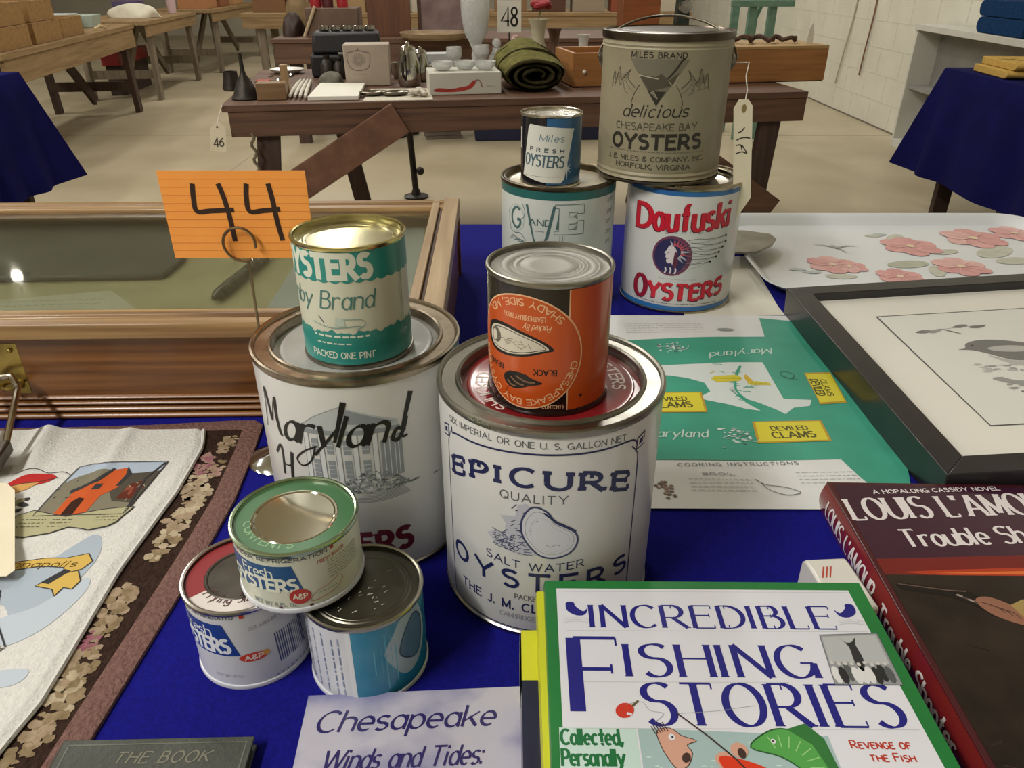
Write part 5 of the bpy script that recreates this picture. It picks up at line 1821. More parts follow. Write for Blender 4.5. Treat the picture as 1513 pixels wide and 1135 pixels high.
# --- black framed bird print
FRO = at(1165, 425, 0.042)
e = empty('picture_frame', (FRO.x, FRO.y, T + 0.001), 'black framed grey print of birds lying on the table, back edge on the tray', 'framed picture')
e.rotation_euler = (0, radians(-3.7), 0)
BF = mat('black_frame', '#1b1a1c', 0.35, col2='#232124', scale=30, coat=0.2)
fw, fd, rw, ft = 0.56, 0.461, 0.028, 0.041
for pl in ([(0, 0), (fw, 0), (fw - rw, -rw), (rw, -rw)], [(0, -fd), (fw, -fd), (fw - rw, -fd + rw), (rw, -fd + rw)],
           [(0, 0), (0, -fd), (rw, -fd + rw), (rw, -rw)], [(fw, 0), (fw, -fd), (fw - rw, -fd + rw), (fw - rw, -rw)]):
    b = MB()
    b.prism(pl, 0.0, ft, BF)
    b.build('rail', e, bevel=0.001)
b = MB()
MT = mat('white_mat_board', '#d8d6cc', 0.55, col2='#d2d0c6', scale=4)
b.box(rw - 0.001, fw - rw + 0.001, -fd + rw - 0.001, -rw + 0.001, 0.024, 0.029, MT)
p = Print(b, flat_fn(0.029), seg=0, base=0.0004, warp=lambda u, v: (u * 0.968, v * 0.966))
L_, R_, T2, B_ = 95, 465, -95, -381
p.rect(L_, R_, B_, T2, ink('#cfcfc9', 0.5), 0)
p.line([(L_, T2), (R_, T2), (R_, B_), (L_, B_), (L_, T2)], 2.4, ink('#4c4c4a', 0.5), 1)
G4, G5, G6 = ink('#6f6f6d', 0.5), ink('#8d8d8a', 0.5), ink('#aaaaa6', 0.5)
bird = [(150, -206), (160, -203), (166, -192), (182, -184), (205, -184), (235, -196), (270, -222), (300, -240), (262, -244), (225, -244), (198, -240), (180, -222), (166, -210)]
p.poly(crom(bird, 3, True), G4, 2)
p.poly(crom([(186, -206), (214, -202), (240, -212), (222, -220), (194, -216)], 3, True), G6, 3)
p.poly(crom([(176, -224), (196, -240), (228, -250), (262, -252), (228, -262), (194, -252)], 3, True), G6, 2)
p.ell(172, -197, 2, 2, ink('#2d2d2c'), 4, 8)
for u, v, r in ((150, -150, 0.4), (168, -154, -0.7), (134, -150, 0.1), (186, -140, 0.2), (206, -144, 0.1)):
    p.poly(crom([(u - 12 * cos(r), v - 12 * sin(r)), (u + 4 * sin(r), v + 5), (u + 12 * cos(r), v + 12 * sin(r)), (u - 4 * sin(r), v - 5)], 3, True), random.choice([G4, G5]), 2)
p.line([(130, -150), (160, -146), (190, -142), (220, -140)], 1.2, G5, 2, 3)
for i in range(60):
    u, v = random.uniform(150, 300), random.gauss(-262, 8)
    p.ell(u, v, random.uniform(2, 7), random.uniform(1, 3), random.choice([G5, G6, G6]), 2, 7, wob=0.3)
for i in range(70):
    u, v = random.uniform(160, 300), random.gauss(-300, 12) - (0 if i % 2 else 10)
    p.ell(u, v, random.uniform(2, 6), random.uniform(1, 4), random.choice([G4, G5, G6]), 2, 7, wob=0.3)
p.poly(crom([(150, -284), (162, -280), (176, -290), (210, -292), (250, -290), (240, -306), (196, -308), (170, -300)], 3, True), G5, 3)
b.build('mat_board', e, smooth=0)

# ------------------------------------------------------------------ the hall behind
OLDW = wood('old_table_wood', '#6a4c38', '#4c3427', 0.6, (1.2, 22, 22), 2.4)
OLDD = wood('dark_leg_wood', '#4a3429', '#35251d', 0.65, (20, 20, 1.5), 2.2)
TANW = wood('tan_board', '#9c815a', '#7d6341', 0.6, (1.2, 20, 20), 2.2)
GREYW = wood('grey_leg_wood', '#837663', '#685c4b', 0.65, (20, 20, 1.5), 2.2)
CRATE = wood('orange_crate_wood', '#a8743f', '#8a5a2c', 0.5, (1.5, 22, 22), 2.4)
KRAFT = mat('brown_card_box', '#8d6c47', 0.75, col2='#7d5f3d', scale=6)
CHROME = mat('polished_silver', '#c9c8c2', 0.14, 1.0, col2='#8f8d86', scale=9, rvar=0.08)
IRON = mat('dark_iron', '#3f3a35', 0.45, 0.7, col2='#2d2925', scale=30)
WPAP = mat('white_paper', '#dcd9cd', 0.7)
CRYS = mat('pressed_glass', '#f6f8f5', 0.08, trans=0.6, bump=0.8, bscale=90)
BLK = mat('black_leatherette', '#17161a', 0.5, col2='#201e22', scale=60)


def thing1(name, mb, loc, label, cat, rz=0, group=None, **kw):
    return tag(mb.build(name, loc=loc, rz=rz, **kw), label, cat, group)


# --- middle sale table
MA = Vector((-1.085, 2.974, 0))
MANG = atan2(0.36, 2.28)
ML, MD = 2.345, 1.15
mt_ = empty('trestle_table', MA, 'old brown plank trestle table crowded with bric-a-brac, in the middle of the hall', 'table', rz=MANG)
b = MB()
for k in range(6):
    b.box(0, ML, k * MD / 6 + 0.001, (k + 1) * MD / 6 - 0.001, T - 0.026, T - 0.001, OLDW)
b.build('table_top', mt_, smooth=0, bevel=0.002)
b = MB()
b.box(0.02, ML - 0.0, 0.006, 0.030, T - 0.118, T - 0.0265, OLDW)
b.box(0.02, ML - 0.0, MD - 0.03, MD - 0.006, T - 0.118, T - 0.0265, OLDW)
b.build('apron', mt_, smooth=0, bevel=0.002)
for x0, x1, y, yb in ((0.16, 0.08, 0.06, 0.02), (0.34, 0.46, MD - 0.1, MD - 0.05), (ML - 0.12, ML - 0.18, 0.06, 0.02), (ML - 0.30, ML - 0.36, MD - 0.1, MD - 0.05)):
    b = MB()
    b.bar((x0, y, T - 0.027), (x1, yb, 0), 0.085, 0.045, OLDD, up=(0, 1, 0))
    b.build('leg', mt_, smooth=0, bevel=0.002)
b = MB()
b.bar((0.66, 0.034 - 0.04, T - 0.060), (0.10, -0.012, 0.36), 0.022, 0.125, wood('brace_wood', '#7a5540', '#5f4131', 0.6, (10, 10, 10), 2), up=(0.4, 0, 0.9))
b.build('brace', mt_, smooth=0, bevel=0.002)
b = MB()
b.bar((ML - 0.09, -0.008, 0.25), (ML - 0.74, -0.008, T - 0.07), 0.022, 0.125, OLDW, up=(0.4, 0, 0.9))
b.build('brace', mt_, smooth=0, bevel=0.002)


def mloc(px, py, z=0.0):
    return at(px, py, z)


MZ = MANG
# iron funnel
p_ = mloc(360, 146)
b = MB()
b.lathe([(0.055, 0), (0.056, 0.004), (0.046, 0.02), (0.030, 0.06), (0.014, 0.085), (0.009, 0.10), (0.006, 0.165), (0.0045, 0.165), (0.008, 0.095), (0.045, 0.015)], 28, IRON)
thing1('funnel', b, p_ + Vector((0.012, 0.0, 0)), 'dark iron funnel standing on its mouth at left end of the brown table', 'funnel')
b = MB()
b.lathe([(0, 0), (0.035, 0.001), (0.04, 0.008), (0.03, 0.05), (0.028, 0.075), (0.024, 0.075), (0.026, 0.05), (0, 0.012)], 22, IRON)
thing1('iron_cup', b, mloc(344, 134), 'small dark iron cup left of the iron funnel', 'cup')
b = MB()
b.box(-0.055, 0.055, -0.04, 0.04, 0, 0.062, wood('pale_box_wood', '#8f7150', '#765a3c', 0.5, (2, 20, 20), 3))
thing1('wooden_box', b, mloc(404, 146), 'small plain wooden box beside the iron funnel', 'box', MZ, bevel=0.002)
b = MB()
b.box(-0.014, 0.014, -0.014, 0.014, 0, 0.115, wood('pale_block', '#a88c66', '#8f7450', 0.5, (20, 20, 2), 3))
thing1('wooden_block', b, mloc(424, 141), 'upright pale wooden block beside the small wooden box', 'block', MZ, bevel=0.002)
b = MB()
b.box(-0.028, 0.028, -0.015, 0.015, 0, 0.035, mat('red_tin', '#a83424', 0.4))
thing1('matchbox', b, mloc(391, 131), 'small red box behind the small wooden box', 'box', MZ, bevel=0.002)
for k in range(4):
    b = MB()
    q0, q1 = mloc(429 + 7.4 * k, 147 + k * 0.5), mloc(445 + 5.0 * k, 122)
    d = q1 - q0
    b.tube([(0, 0, 0.010), (d.x * 0.25, d.y * 0.25, 0.013), (d.x * 0.7, d.y * 0.7, 0.011), (d.x, d.y, 0.008)], [0.005, 0.0075, 0.0065, 0.004], 10, mat('bone_white', '#cfcabb', 0.45))
    thing1('bone_handle', b, q0 + Vector((0, 0, 0.004)), 'white bone handled knife in the fan on the brown table', 'knife', group='bone handled knives in a fan')
q = [mloc(455, 149), mloc(530, 148), mloc(540, 128), mloc(474, 128)]
c = sum(q, Vector()) / 4
b = MB()
b.prism([(v.x - c.x, v.y - c.y) for v in q], 0, 0.016, WPAP)
thing1('booklet', b, c, 'blank white booklet lying flat on front edge of the brown table', 'booklet', bevel=0.002)
for px, lab in ((552, 'oval tarnished metal dish nearer the white booklet'), (585, 'oval tarnished metal dish nearer the red marked box')):
    b = MB()
    b.lathe([(0, 0.004), (0.03, 0.004), (0.05, 0.010), (0.056, 0.016), (0.058, 0.015), (0.05, 0.004), (0.03, 0), (0, 0)], 32, mat('dull_pewter', '#8d877b', 0.3, 1.0, col2='#6c665c', scale=20), sx=1.0, sy=0.62)
    thing1('oval_dish', b, mloc(px, 142) + Vector((0, 0, 0.0028)), lab + ' on the brown table', 'dish', MZ + 0.3)
b = MB()
for i in range(7):
    a = i * 0.9
    b.ball((0.035 * cos(a) * (0.4 + 0.1 * i), 0.03 * sin(a), 0.012 + 0.004 * (i % 3)), 0.016, mat('shell_white', '#c4bdae', 0.5, col2='#a79d8d', scale=60), 5, sz=0.7)
thing1('shell_dish', b, mloc(620, 143) + Vector((0, 0, 0.003)), 'pale heap of shells left of the white box with red mark', 'shells')
# white carton with a red mark and glass on it
e = empty('carton', mloc(688, 139), 'white cardboard box with a red print, carrying glass dishes, at middle of the brown table', 'box', rz=MZ)
b = MB()
b.box(-0.145, 0.145, -0.01, 0.20, 0, 0.082, mat('white_carton', '#c3c0b4', 0.6, col2='#b8b5a9', scale=5))
p = Print(b, lambda u, v, off: (u / 1000, -0.010 - off, v / 1000), seg=0, base=0.0006)
RM = ink('#a8372b', 0.6)
p.poly(crom([(-130, 14), (-110, 26), (-60, 22), (-20, 28), (10, 34), (30, 52), (44, 50), (36, 36), (20, 22), (-20, 12), (-80, 10)], 3, True), RM, 0)
p.line([(36, 50), (52, 54), (62, 44), (66, 26)], 5, ink('#8d6a60', 0.6), 1, 3)
p.line([(-125, 20), (-90, 16), (-40, 20)], 3, ink('#7d231c', 0.6), 1, 3)
p.scribble(84, 118, 30, 5, GREY, 1)
b.build('box_body', e, bevel=0.002, smooth=30)
for k, (x, y) in enumerate(((-0.085, 0.07), (0.01, 0.09), (0.09, 0.07))):
    b = MB()
    b.lathe([(0, 0.004), (0.03, 0.004), (0.042, 0.018), (0.045, 0.034), (0.043, 0.034), (0.039, 0.018), (0.02, 0.008), (0, 0.008)], 24, CRYS)
    o = Vector((x * cos(MZ) - y * sin(MZ), x * sin(MZ) + y * cos(MZ), 0.083)) + e.location
    thing1('glass_dish', b, o, 'small clear glass dish on the white box with red mark', 'dish', group='glass dishes on the white box')
# rolled blanket
e = empty('rolled_blanket', mloc(793, 138) + Vector((0, 0.02, 0)), 'rolled olive green army blanket in front of the pale vases', 'blanket', rz=MZ)
OLV = mat('olive_wool', '#6f6b3d', 0.95, col2='#5b5730', scale=40, bump=0.5, bscale=120, spec=0.1)
OLVD = mat('dark_olive_wool', '#3f3a24', 0.95, col2='#2f2b1a', scale=40, bump=0.5, bscale=120, spec=0.1)


def roll_fn(u, v):
    a = 2 * pi * u
    rx, rz_ = 0.128 + 0.006 * sin(5 * a) + 0.004 * sin(v * 21), 0.066 + 0.030 * v + 0.005 * sin(3 * a + v * 4)
    k = 1 - 0.35 * max(0, (v - 0.75) / 0.25) ** 2 - 0.08 * max(0, (0.15 - v) / 0.15)
    zc = 0.064 + 0.030 * v
    return (rx * k * cos(a), 0.02 + 0.42 * v, max(0.001, zc + rz_ * k * sin(a) * (1.0 if sin(a) > 0 else 0.98)))


b = MB()
b.grid(roll_fn, 48, 20, OLV)
b.add([roll_fn(i / 48, 1) for i in range(48)], [tuple(range(48))], OLV)
b.build('outer_fold', e, smooth=70)
b = MB()
P3 = []
for i in range(90):
    t = i / 89
    a = -0.6 + t * 2 * pi * 2.6
    rr = 0.030 + 0.088 * t
    P3.append((rr * 1.02 * cos(a), rr * 0.50 * sin(a) + 0.0645))
vs, fs = [], []
for i, (x, z) in enumerate(P3):
    vs += [(x, 0.0 + 0.012 * sin(i * 0.3), max(0.002, z)), (x, 0.25, max(0.002, z))]
fs = [(2 * i, 2 * i + 1, 2 * i + 3, 2 * i + 2) for i in range(89)]
b.add(vs, fs, OLVD)
b.build('inner_coil', e, smooth=70, solid=0.010, fix=False)
b = MB()
for yy in (0.16, 0.30):
    b.tube([((0.134) * cos(a), yy, 0.068 + 0.02 * yy + (0.07 + 0.068 * yy) * sin(a)) for a in [pi * k / 20 for k in range(21)]], 0.006, 6, OLVD)
b.build('strap', e)
# long orange crate at right
q0, q1 = mloc(846, 131), mloc(1220, 121)
d = q1 - q0
ang = atan2(d.y, d.x)
L = hypot(d.x, d.y)
e = empty('wooden_crate', q0 + Vector((0, 0.03, 0)), 'long orange brown wooden crate across the right end of the brown table', 'crate', rz=ang)
b = MB()
hh_ = 0.135
b.box(0, L, 0, 0.018, 0.004, hh_, CRATE)
b.box(0, L, 0.30, 0.318, 0.004, hh_, CRATE)
b.box(0, 0.018, 0.018, 0.30, 0.004, hh_, CRATE)
b.box(L - 0.018, L, 0.018, 0.30, 0.004, hh_, CRATE)
b.box(0.03, L - 0.004, 0.0, 0.316, 0.0, 0.004, OLDD)
b.box(0.018, L - 0.018, 0.018, 0.30, 0.05, 0.06, CRATE)
b.build('crate_body', e, bevel=0.002, smooth=0)
b = MB()
b.box(0.36, L, 0.0, 0.318, hh_, hh_ + 0.014, wood('pale_lid_wood', '#b59465', '#9b7a4c', 0.5, (1.5, 22, 22), 2.4))
b.build('lid', e, bevel=0.002, smooth=0)
b = MB()
b.ball((0.05, -0.006, 0.062), 0.009, mat('white_knob', '#d8d2c0', 0.3), 6)
b.build('knob', e)
co = e.location


def on_crate(x, y, z=hh_ + 0.014):
    return co + Vector((x * cos(ang) - y * sin(ang), x * sin(ang) + y * cos(ang), z))


b = MB()
pts = []
for i in range(120):
    t = i / 119
    pts.append((0.0 + 0.33 * t, 0.05 * sin(t * 19) * (1 - 0.4 * t), 0.012 + 0.022 * abs(sin(t * 23)) * (1 - t * 0.5)))
b.tube(pts, 0.010, 6, mat('rusty_chain', '#553a28', 0.7, 0.3, col2='#3c291c', scale=60, bump=0.6, bscale=200))
thing1('leather_strap', b, on_crate(L - 0.42, 0.14), 'coiled dark brown leather strap on the pale lid of the orange crate', 'strap', ang)
b = MB()
b.prism([(-0.016, 0), (0.018, 0), (0.016, 0.055), (0.004, 0.085), (-0.008, 0.06)], -0.001, 0.001, WPAP, Matrix.Rotation(pi / 2, 4, 'X'))
thing1('paper_slip', b, on_crate(L - 0.045, 0.10), 'white paper slip standing at right end of the orange crate', 'paper', ang)
# things standing in the open left part of the crate / behind the tan can
b = MB()
b.lathe([(0, 0), (0.03, 0), (0.05, 0.02), (0.056, 0.045), (0.053, 0.045), (0.047, 0.02), (0, 0.006)], 26, mat('blue_china', '#2c3f6c', 0.25))
thing1('blue_bowl', b, on_crate(0.10, 0.12, 0.1005) + Vector((0, 0, -0.0400)), 'dark blue bowl in open end of the orange crate', 'bowl')
b = MB()
b.lathe([(0, 0), (0.025, 0), (0.022, 0.01), (0.035, 0.03), (0.052, 0.05), (0.055, 0.062), (0.051, 0.062), (0.03, 0.034), (0, 0.02)], 26, mat('green_glass', '#3f7a5c', 0.08, trans=0.5))
thing1('green_dish', b, mloc(850, 108) + Vector((-0.02, -0.02, 0.0)), 'green glass dish on the brown table behind the olive blanket', 'dish')
# beige tin box with a crest
e = empty('tin_box', mloc(545, 127), 'beige square tin with an engraved crest on the brown table', 'tin', rz=MZ - 0.05)
BG = mat('beige_tin', '#a89a8a', 0.5, col2='#9d8f7f', scale=8)
b = MB()
b.box(-0.095, 0.095, 0, 0.12, 0, 0.165, BG, tx=-0.002)
p = Print(b, lambda u, v, off: (u / 1000, -off, v / 1000), seg=0, base=0.0008)
CB = ink('#6d6258', 0.5)
p.line([(-82, 128), (-76, 84), (-58, 66), (-32, 62), (-4, 68), (10, 84), (14, 128), (-10, 136), (-36, 142), (-62, 136)], 3.2, CB, 0, 4, True)
p.ell(-34, 104, 26, 22, ink('#948778', 0.5), 0, 24)
for i in range(14):
    a = i * 0.45
    p.line([(-34 + 10 * cos(a), 104 + 8 * sin(a)), (-34 + 30 * cos(a), 104 + 26 * sin(a))], 1.8, CB, 1)
p.line([(-34, 142), (-34, 152)], 3, CB, 1)
p.scribble(-60, -6, 46, 6, ink('#958879', 0.5), 1)
b.build('tin_body', e, bevel=0.004, smooth=30)
# black case behind with silver on it
bc = Vector((-0.775, 3.90, T))
e = empty('black_case', bc, 'black typewriter case with silver ware on its lid, behind the beige tin', 'case', rz=MZ)
b = MB()
b.box(-0.17, 0.17, -0.10, 0.12, 0.0, 0.10, BLK)
b.build('case_body', e, bevel=0.012, seg=3)
b = MB()
b.box(-0.16, 0.16, -0.10, 0.12, 0.102, 0.19, BLK, tx=0.01, ty=0.01)
b.build('case_lid', e, bevel=0.012, seg=3)
b = MB()
b.tube([(-0.04, -0.104, 0.10), (-0.04, -0.118, 0.104), (0.04, -0.118, 0.104), (0.04, -0.104, 0.10)], 0.006, 8, CHROME)
b.build('handle', e)
for k in range(5):
    b = MB()
    b.lathe([(0, 0), (0.022, 0), (0.026, 0.006), (0.024, 0.02), (0.020, 0.022), (0, 0.02)], 20, CHROME)
    x = -0.10 + k * 0.052
    thing1('silver_cup', b, bc + Vector((x * cos(MZ), x * sin(MZ), 0.192)), 'small silver cup in the row on lid of the black case', 'cup', group='silver cups on the black case')
# dark things left of the tin
for px, py, h_, r_, lab in ((476, 122, 0.10, 0.030, 'dark lantern shaped bottle beside the beige tin, further left'), (494, 122, 0.09, 0.028, 'dark metal canister touching the beige tin')):
    b = MB()
    b.lathe([(0, 0), (r_, 0), (r_, h_ * 0.6), (r_ * 0.7, h_ * 0.75), (r_ * 0.45, h_ * 0.85), (r_ * 0.5, h_), (0, h_)], 20, IRON)
    thing1('dark_bottle', b, mloc(px, py) + Vector((0, 0.13, 0)), lab + ' on the brown table', 'bottle')
b = MB()
b.lathe([(0, 0.0), (0.05, 0.0), (0.075, 0.012), (0.082, 0.02), (0.078, 0.02), (0.05, 0.006), (0, 0.006)], 30, mat('white_china', '#d6d3ca', 0.25))
thing1('china_plate', b, mloc(440, 108) + Vector((-0.05, 0.0, 0)), 'white china plate behind the grey cloth on the brown table', 'plate')
for k in range(2):
    b = MB()
    b.tube([(-0.06, 0, 0.004), (-0.02, 0.004, 0.008), (0.03, 0.0, 0.005), (0.045, 0, 0.008), (0.06, 0, 0.005)], [0.003, 0.003, 0.003, 0.012, 0.004], 8, CHROME)
    thing1('silver_spoon', b, mloc(392 + 20 * k, 124 - 8 * k) + Vector((0, 0.05, 0.0)), ('silver serving spoon nearer' if k == 0 else 'silver serving spoon farther back from') + ' the small red box', 'spoon', MZ + 0.4)
b = MB()


def lump(w_, d_, h_, seed, m):
    rnd = random.Random(seed)
    ph = [rnd.uniform(0, 6) for _ in range(6)]

    def fn(u, v):
        a = 2 * pi * u
        s_ = sin(pi * v / 2)
        k = 1 + 0.12 * sin(3 * a + ph[0] + 4 * v) + 0.08 * sin(5 * a + ph[1] - 3 * v)
        return (w_ * s_ * k * cos(a), d_ * s_ * k * sin(a), h_ * cos(pi * v / 2) * (1 + 0.1 * sin(4 * a + ph[2]) * s_))
    q_ = MB()
    q_.grid(fn, 32, 12, m)
    return q_


b = lump(0.055, 0.045, 0.05, 3, mat('grey_cloth', '#6f6c60', 0.9, col2='#5b584d', scale=40))
thing1('grey_cloth', b, mloc(487, 126) + Vector((0.0, 0.05, 0.001)), 'crumpled grey cloth between bone knives and the beige tin', 'cloth', smooth=80)
# coffee pots
for px, lab, s_ in ((604, 'taller silver coffee pot right of the beige tin', 0.98), (616, 'shorter silver coffee pot leaning behind the taller one', 0.8)):
    e = empty('coffee_pot', mloc(px, 128) + Vector((0, 0.04 if s_ > 0.9 else 0.20, 0)), lab, 'pot', rz=MZ + 1.2)
    b = MB()
    b.lathe([(0, 0), (0.045 * s_, 0), (0.05 * s_, 0.01), (0.048 * s_, 0.09 * s_), (0.036 * s_, 0.13 * s_), (0.034 * s_, 0.145 * s_), (0, 0.146 * s_)], 28, CHROME)
    b.build('pot_body', e)
    b = MB()
    b.lathe([(0.036 * s_, 0.146 * s_), (0.03 * s_, 0.158 * s_), (0.01 * s_, 0.166 * s_), (0.008 * s_, 0.176 * s_), (0, 0.18 * s_)], 24, CHROME)
    b.build('lid', e)
    b = MB()
    b.tube([(0.04 * s_, 0, 0.06 * s_), (0.07 * s_, 0, 0.08 * s_), (0.085 * s_, 0, 0.125 * s_)], [0.014 * s_, 0.009 * s_, 0.006 * s_], 10, CHROME)
    b.build('spout', e)
    b = MB()
    b.tube([(-0.045 * s_, 0, 0.03 * s_), (-0.08 * s_, 0, 0.05 * s_), (-0.082 * s_, 0, 0.1 * s_), (-0.04 * s_, 0, 0.125 * s_)], 0.006, 8, IRON)
    b.build('handle', e)
b = MB()
b.box(-0.085, 0.085, 0, 0.10, 0, 0.05, mat('dull_lilac_box', '#70748c', 0.6))
b.box(-0.085, 0.085, 0, 0.10, 0.0505, 0.085, mat('pale_grey_lid', '#aeb0ae', 0.6))
thing1('gift_box', b, mloc(650, 128) + Vector((-0.03, 0.50, 0)), 'dull lilac box with pale lid behind the white box with red mark', 'box', MZ, bevel=0.002)
# tall pressed glass vase
vb = mloc(699, 122) + Vector((0, 0.36, 0))
b = MB()
pr = [(0, 0), (0.055, 0), (0.058, 0.008), (0.03, 0.025), (0.018, 0.05), (0.022, 0.08), (0.016, 0.10), (0.03, 0.135), (0.055, 0.18), (0.066, 0.25), (0.07, 0.335), (0.064, 0.335), (0.060, 0.25), (0.05, 0.185), (0.02, 0.14), (0, 0.135)]
b.lathe(pr, 24, CRYS)
thing1('glass_vase', b, vb, 'tall clear pressed glass vase behind the white box with red mark', 'vase')
for dx, dy, s_, lab in ((0.10, -0.02, 1.0, 'clear glass jar immediately right of the tall glass vase'), (0.19, -0.06, 1.12, 'clear glass jar with pinkish stopper in front of the 48 sign'), (-0.10, -0.05, 0.75, 'short clear glass jar left of the tall glass vase')):
    e = empty('glass_jar', vb + Vector((dx, dy, 0)), lab, 'jar')
    b = MB()
    b.lathe([(0, 0.002), (0.032 * s_, 0), (0.038 * s_, 0.01), (0.04 * s_, 0.07 * s_), (0.02 * s_, 0.10 * s_), (0.02 * s_, 0.115 * s_), (0.017 * s_, 0.115 * s_), (0.017 * s_, 0.10 * s_), (0.035 * s_, 0.068 * s_), (0.034 * s_, 0.012), (0, 0.010)], 24, CRYS)
    b.build('jar_body', e)
    b = MB()
    b.ball((0, 0, 0.135 * s_), 0.022 * s_, mat('pink_glass', '#d9b8ae', 0.1, trans=0.6) if s_ > 1.1 else CRYS, 7)
    b.build('stopper', e)
# the 48 sign
sp = mloc(752, 124) + Vector((0.0, 0.46, 0))
e = empty('number_sign', sp, 'white lot number card reading 48 on a clip stand', 'sign', rz=0.05)
b = MB()
b.box(-0.058, 0.058, -0.001, 0.001, 0.175, 0.315, WPAP)
p = Print(b, lambda u, v, off: (u / 1000, -0.001 - off, v / 1000), seg=0, base=0.0005)
p.line([(-6, 202), (-6, 286), (-38, 226), (0, 226)], 9, BLACK, 0)
p.ell(24, 266, 17, 21, BLACK, 0)
p.ell(24, 266, 8, 12, WPAP, 1)
p.ell(24, 224, 19, 24, BLACK, 2)
p.ell(24, 224, 9, 14, WPAP, 3)
b.build('card', e, smooth=0)
b = MB()
b.lathe([(0, 0), (0.035, 0), (0.035, 0.006), (0.006, 0.010), (0.004, 0.02), (0.003, 0.18), (0, 0.18)], 16, IRON, Matrix.Translation((0, 0.006, 0)))
b.build('stand', e)
# pale vases, red flower, pots at the back right of the table
for px, dy, s_, m_, lab in ((798, 0.40, 1.0, mat('cream_pottery', '#b5ad92', 0.4), 'cream pottery vase behind the olive blanket holding a red flower'), (826, 0.52, 0.8, mat('brown_pottery', '#5d4030', 0.35), 'dark brown jug behind the olive blanket'), (872, 0.44, 0.7, mat('white_pottery', '#cfccc4', 0.3), 'white cream jug beside the tan bail can')):
    e = empty('pottery_vase', mloc(px, 122) + Vector((0, dy, 0)), lab, 'vase')
    b = MB()
    b.lathe([(0, 0), (0.04 * s_, 0), (0.052 * s_, 0.04 * s_), (0.05 * s_, 0.09 * s_), (0.03 * s_, 0.14 * s_), (0.034 * s_, 0.20 * s_), (0.048 * s_, 0.235 * s_), (0.043 * s_, 0.235 * s_), (0.028 * s_, 0.19 * s_), (0.025 * s_, 0.14 * s_), (0, 0.13 * s_)], 28, m_)
    b.build('vase_body', e)
    if s_ == 1.0:
        b = MB()
        b.tube([(0, 0, 0.14), (0.004, 0, 0.24), (0.012, 0, 0.28)], 0.003, 6, mat('stem_green', '#5d7040', 0.7))
        b.build('stem', e)
        b = MB()
        for i in range(9):
            a = i * 0.7
            b.ball((0.012 + 0.03 * cos(a), 0.03 * sin(a), 0.29 + 0.006 * (i % 3)), 0.024, mat('red_petals', '#8f1f24', 0.7), 5, sz=0.7)
        b.build('flower', e)
b = MB()
b.lathe([(0, 0), (0.02, 0), (0.036, 0.03), (0.032, 0.05), (0.012, 0.06), (0, 0.06)], 20, mat('orange_glaze', '#b5562c', 0.3))
thing1('orange_pot', b, mloc(862, 112) + Vector((0.0, 0.30, 0.0)), 'small orange glazed pot behind open end of the orange crate', 'pot')

# hanging tag 46 at the left end of the middle table
q = mloc(330, 143)
e = empty('price_tag', (-1.10, 2.93, T - 0.11), 'cream string tag hanging from left end of the brown table', 'tag', rz=0.2)
b = MB()
b.prism([(-0.034, -0.045), (0.022, -0.052), (0.034, 0.04), (0.014, 0.055), (-0.006, 0.053), (-0.022, 0.036)], -0.0006, 0.0006, TAGM, Matrix.Rotation(pi / 2, 4, 'X'))
p = Print(b, lambda u, v, off: (u / 1000, -0.0006 - off, v / 1000), seg=0, base=0.0005)
p.text('46', -18, 16, -30, 30, ink('#4a463c'), 0, 0.14, slant=0.1)
p.ell(4, 40, 4, 4, ink('#5a5140'), 0, 12)
b.build('card', e, smooth=0)
b = MB()
b.tube([(0.004, 0, 0.04), (0.012, 0.01, 0.07), (0.03, 0.037, 0.112)], 0.0014, 6, WPAP)
b.build('string', e)
# keys hanging at the left leg
b = MB()
b.tube([(0.008 * sin(i * 1.3), 0, -0.012 * i) for i in range(16)], 0.006, 6, mat('dull_chain', '#8d8570', 0.4, 0.8))
thing1('hanging_chain', b, Vector((-0.985, 2.972, T - 0.10)), 'dull metal chain hanging beside left leg of the brown table', 'chain')

# under the middle table
b = lump(0.30, 0.20, 0.26, 9, mat('black_bag', '#1d1815', 0.7, col2='#2a231e', scale=20))
thing1('duffel_bag', b, (-1.10, 6.42, 0.0005), 'black bag on the floor under the second table', 'bag', smooth=80)
e = empty('storage_bin', (0.20, 6.40, 0), 'dark navy plastic bin on the floor under the second table', 'bin', rz=0.05)
b = MB()
b.box(-0.50, 0.50, -0.20, 0.20, 0, 0.36, mat('navy_plastic', '#14183c', 0.5, col2='#10132f', scale=5), tx=-0.03, ty=-0.02)
b.build('bin_body', e, bevel=0.01)
b = MB()
b.box(-0.55, 0.55, -0.235, 0.235, 0.3605, 0.385, mat('navy_plastic_lid', '#171c46', 0.5))
b.build('lid', e, bevel=0.006)
b = MB()
for k in range(6):
    b.box(-0.14 + 0.004 * (k % 3), 0.14 - 0.006 * (k % 2), -0.1, 0.1, k * 0.03, k * 0.03 + 0.027, mat('grey_papers', '#77695c', 0.8, col2='#5e5348', scale=4))
thing1('paper_stack', b, (-0.56, 6.35, 0), 'stack of grey brown papers on the floor between black bag and navy bin', 'papers', 0.2)
e = empty('pole_stand', (-0.57, 4.50, 0), 'thin black metal stand on the floor behind the brown table', 'stand')
b = MB()
b.tube([(0, 0, 0.02), (-0.03, 0.0, 0.66)], 0.018, 12, IRON)
b.build('pole', e)
b = MB()
b.lathe([(0, 0), (0.07, 0), (0.072, 0.012), (0.03, 0.02), (0.02, 0.05), (0, 0.05)], 24, IRON)
b.build('foot', e)
b = MB()
b.ball((0.035, -0.02, 0.16), 0.024, IRON, 6)
b.build('knob', e)

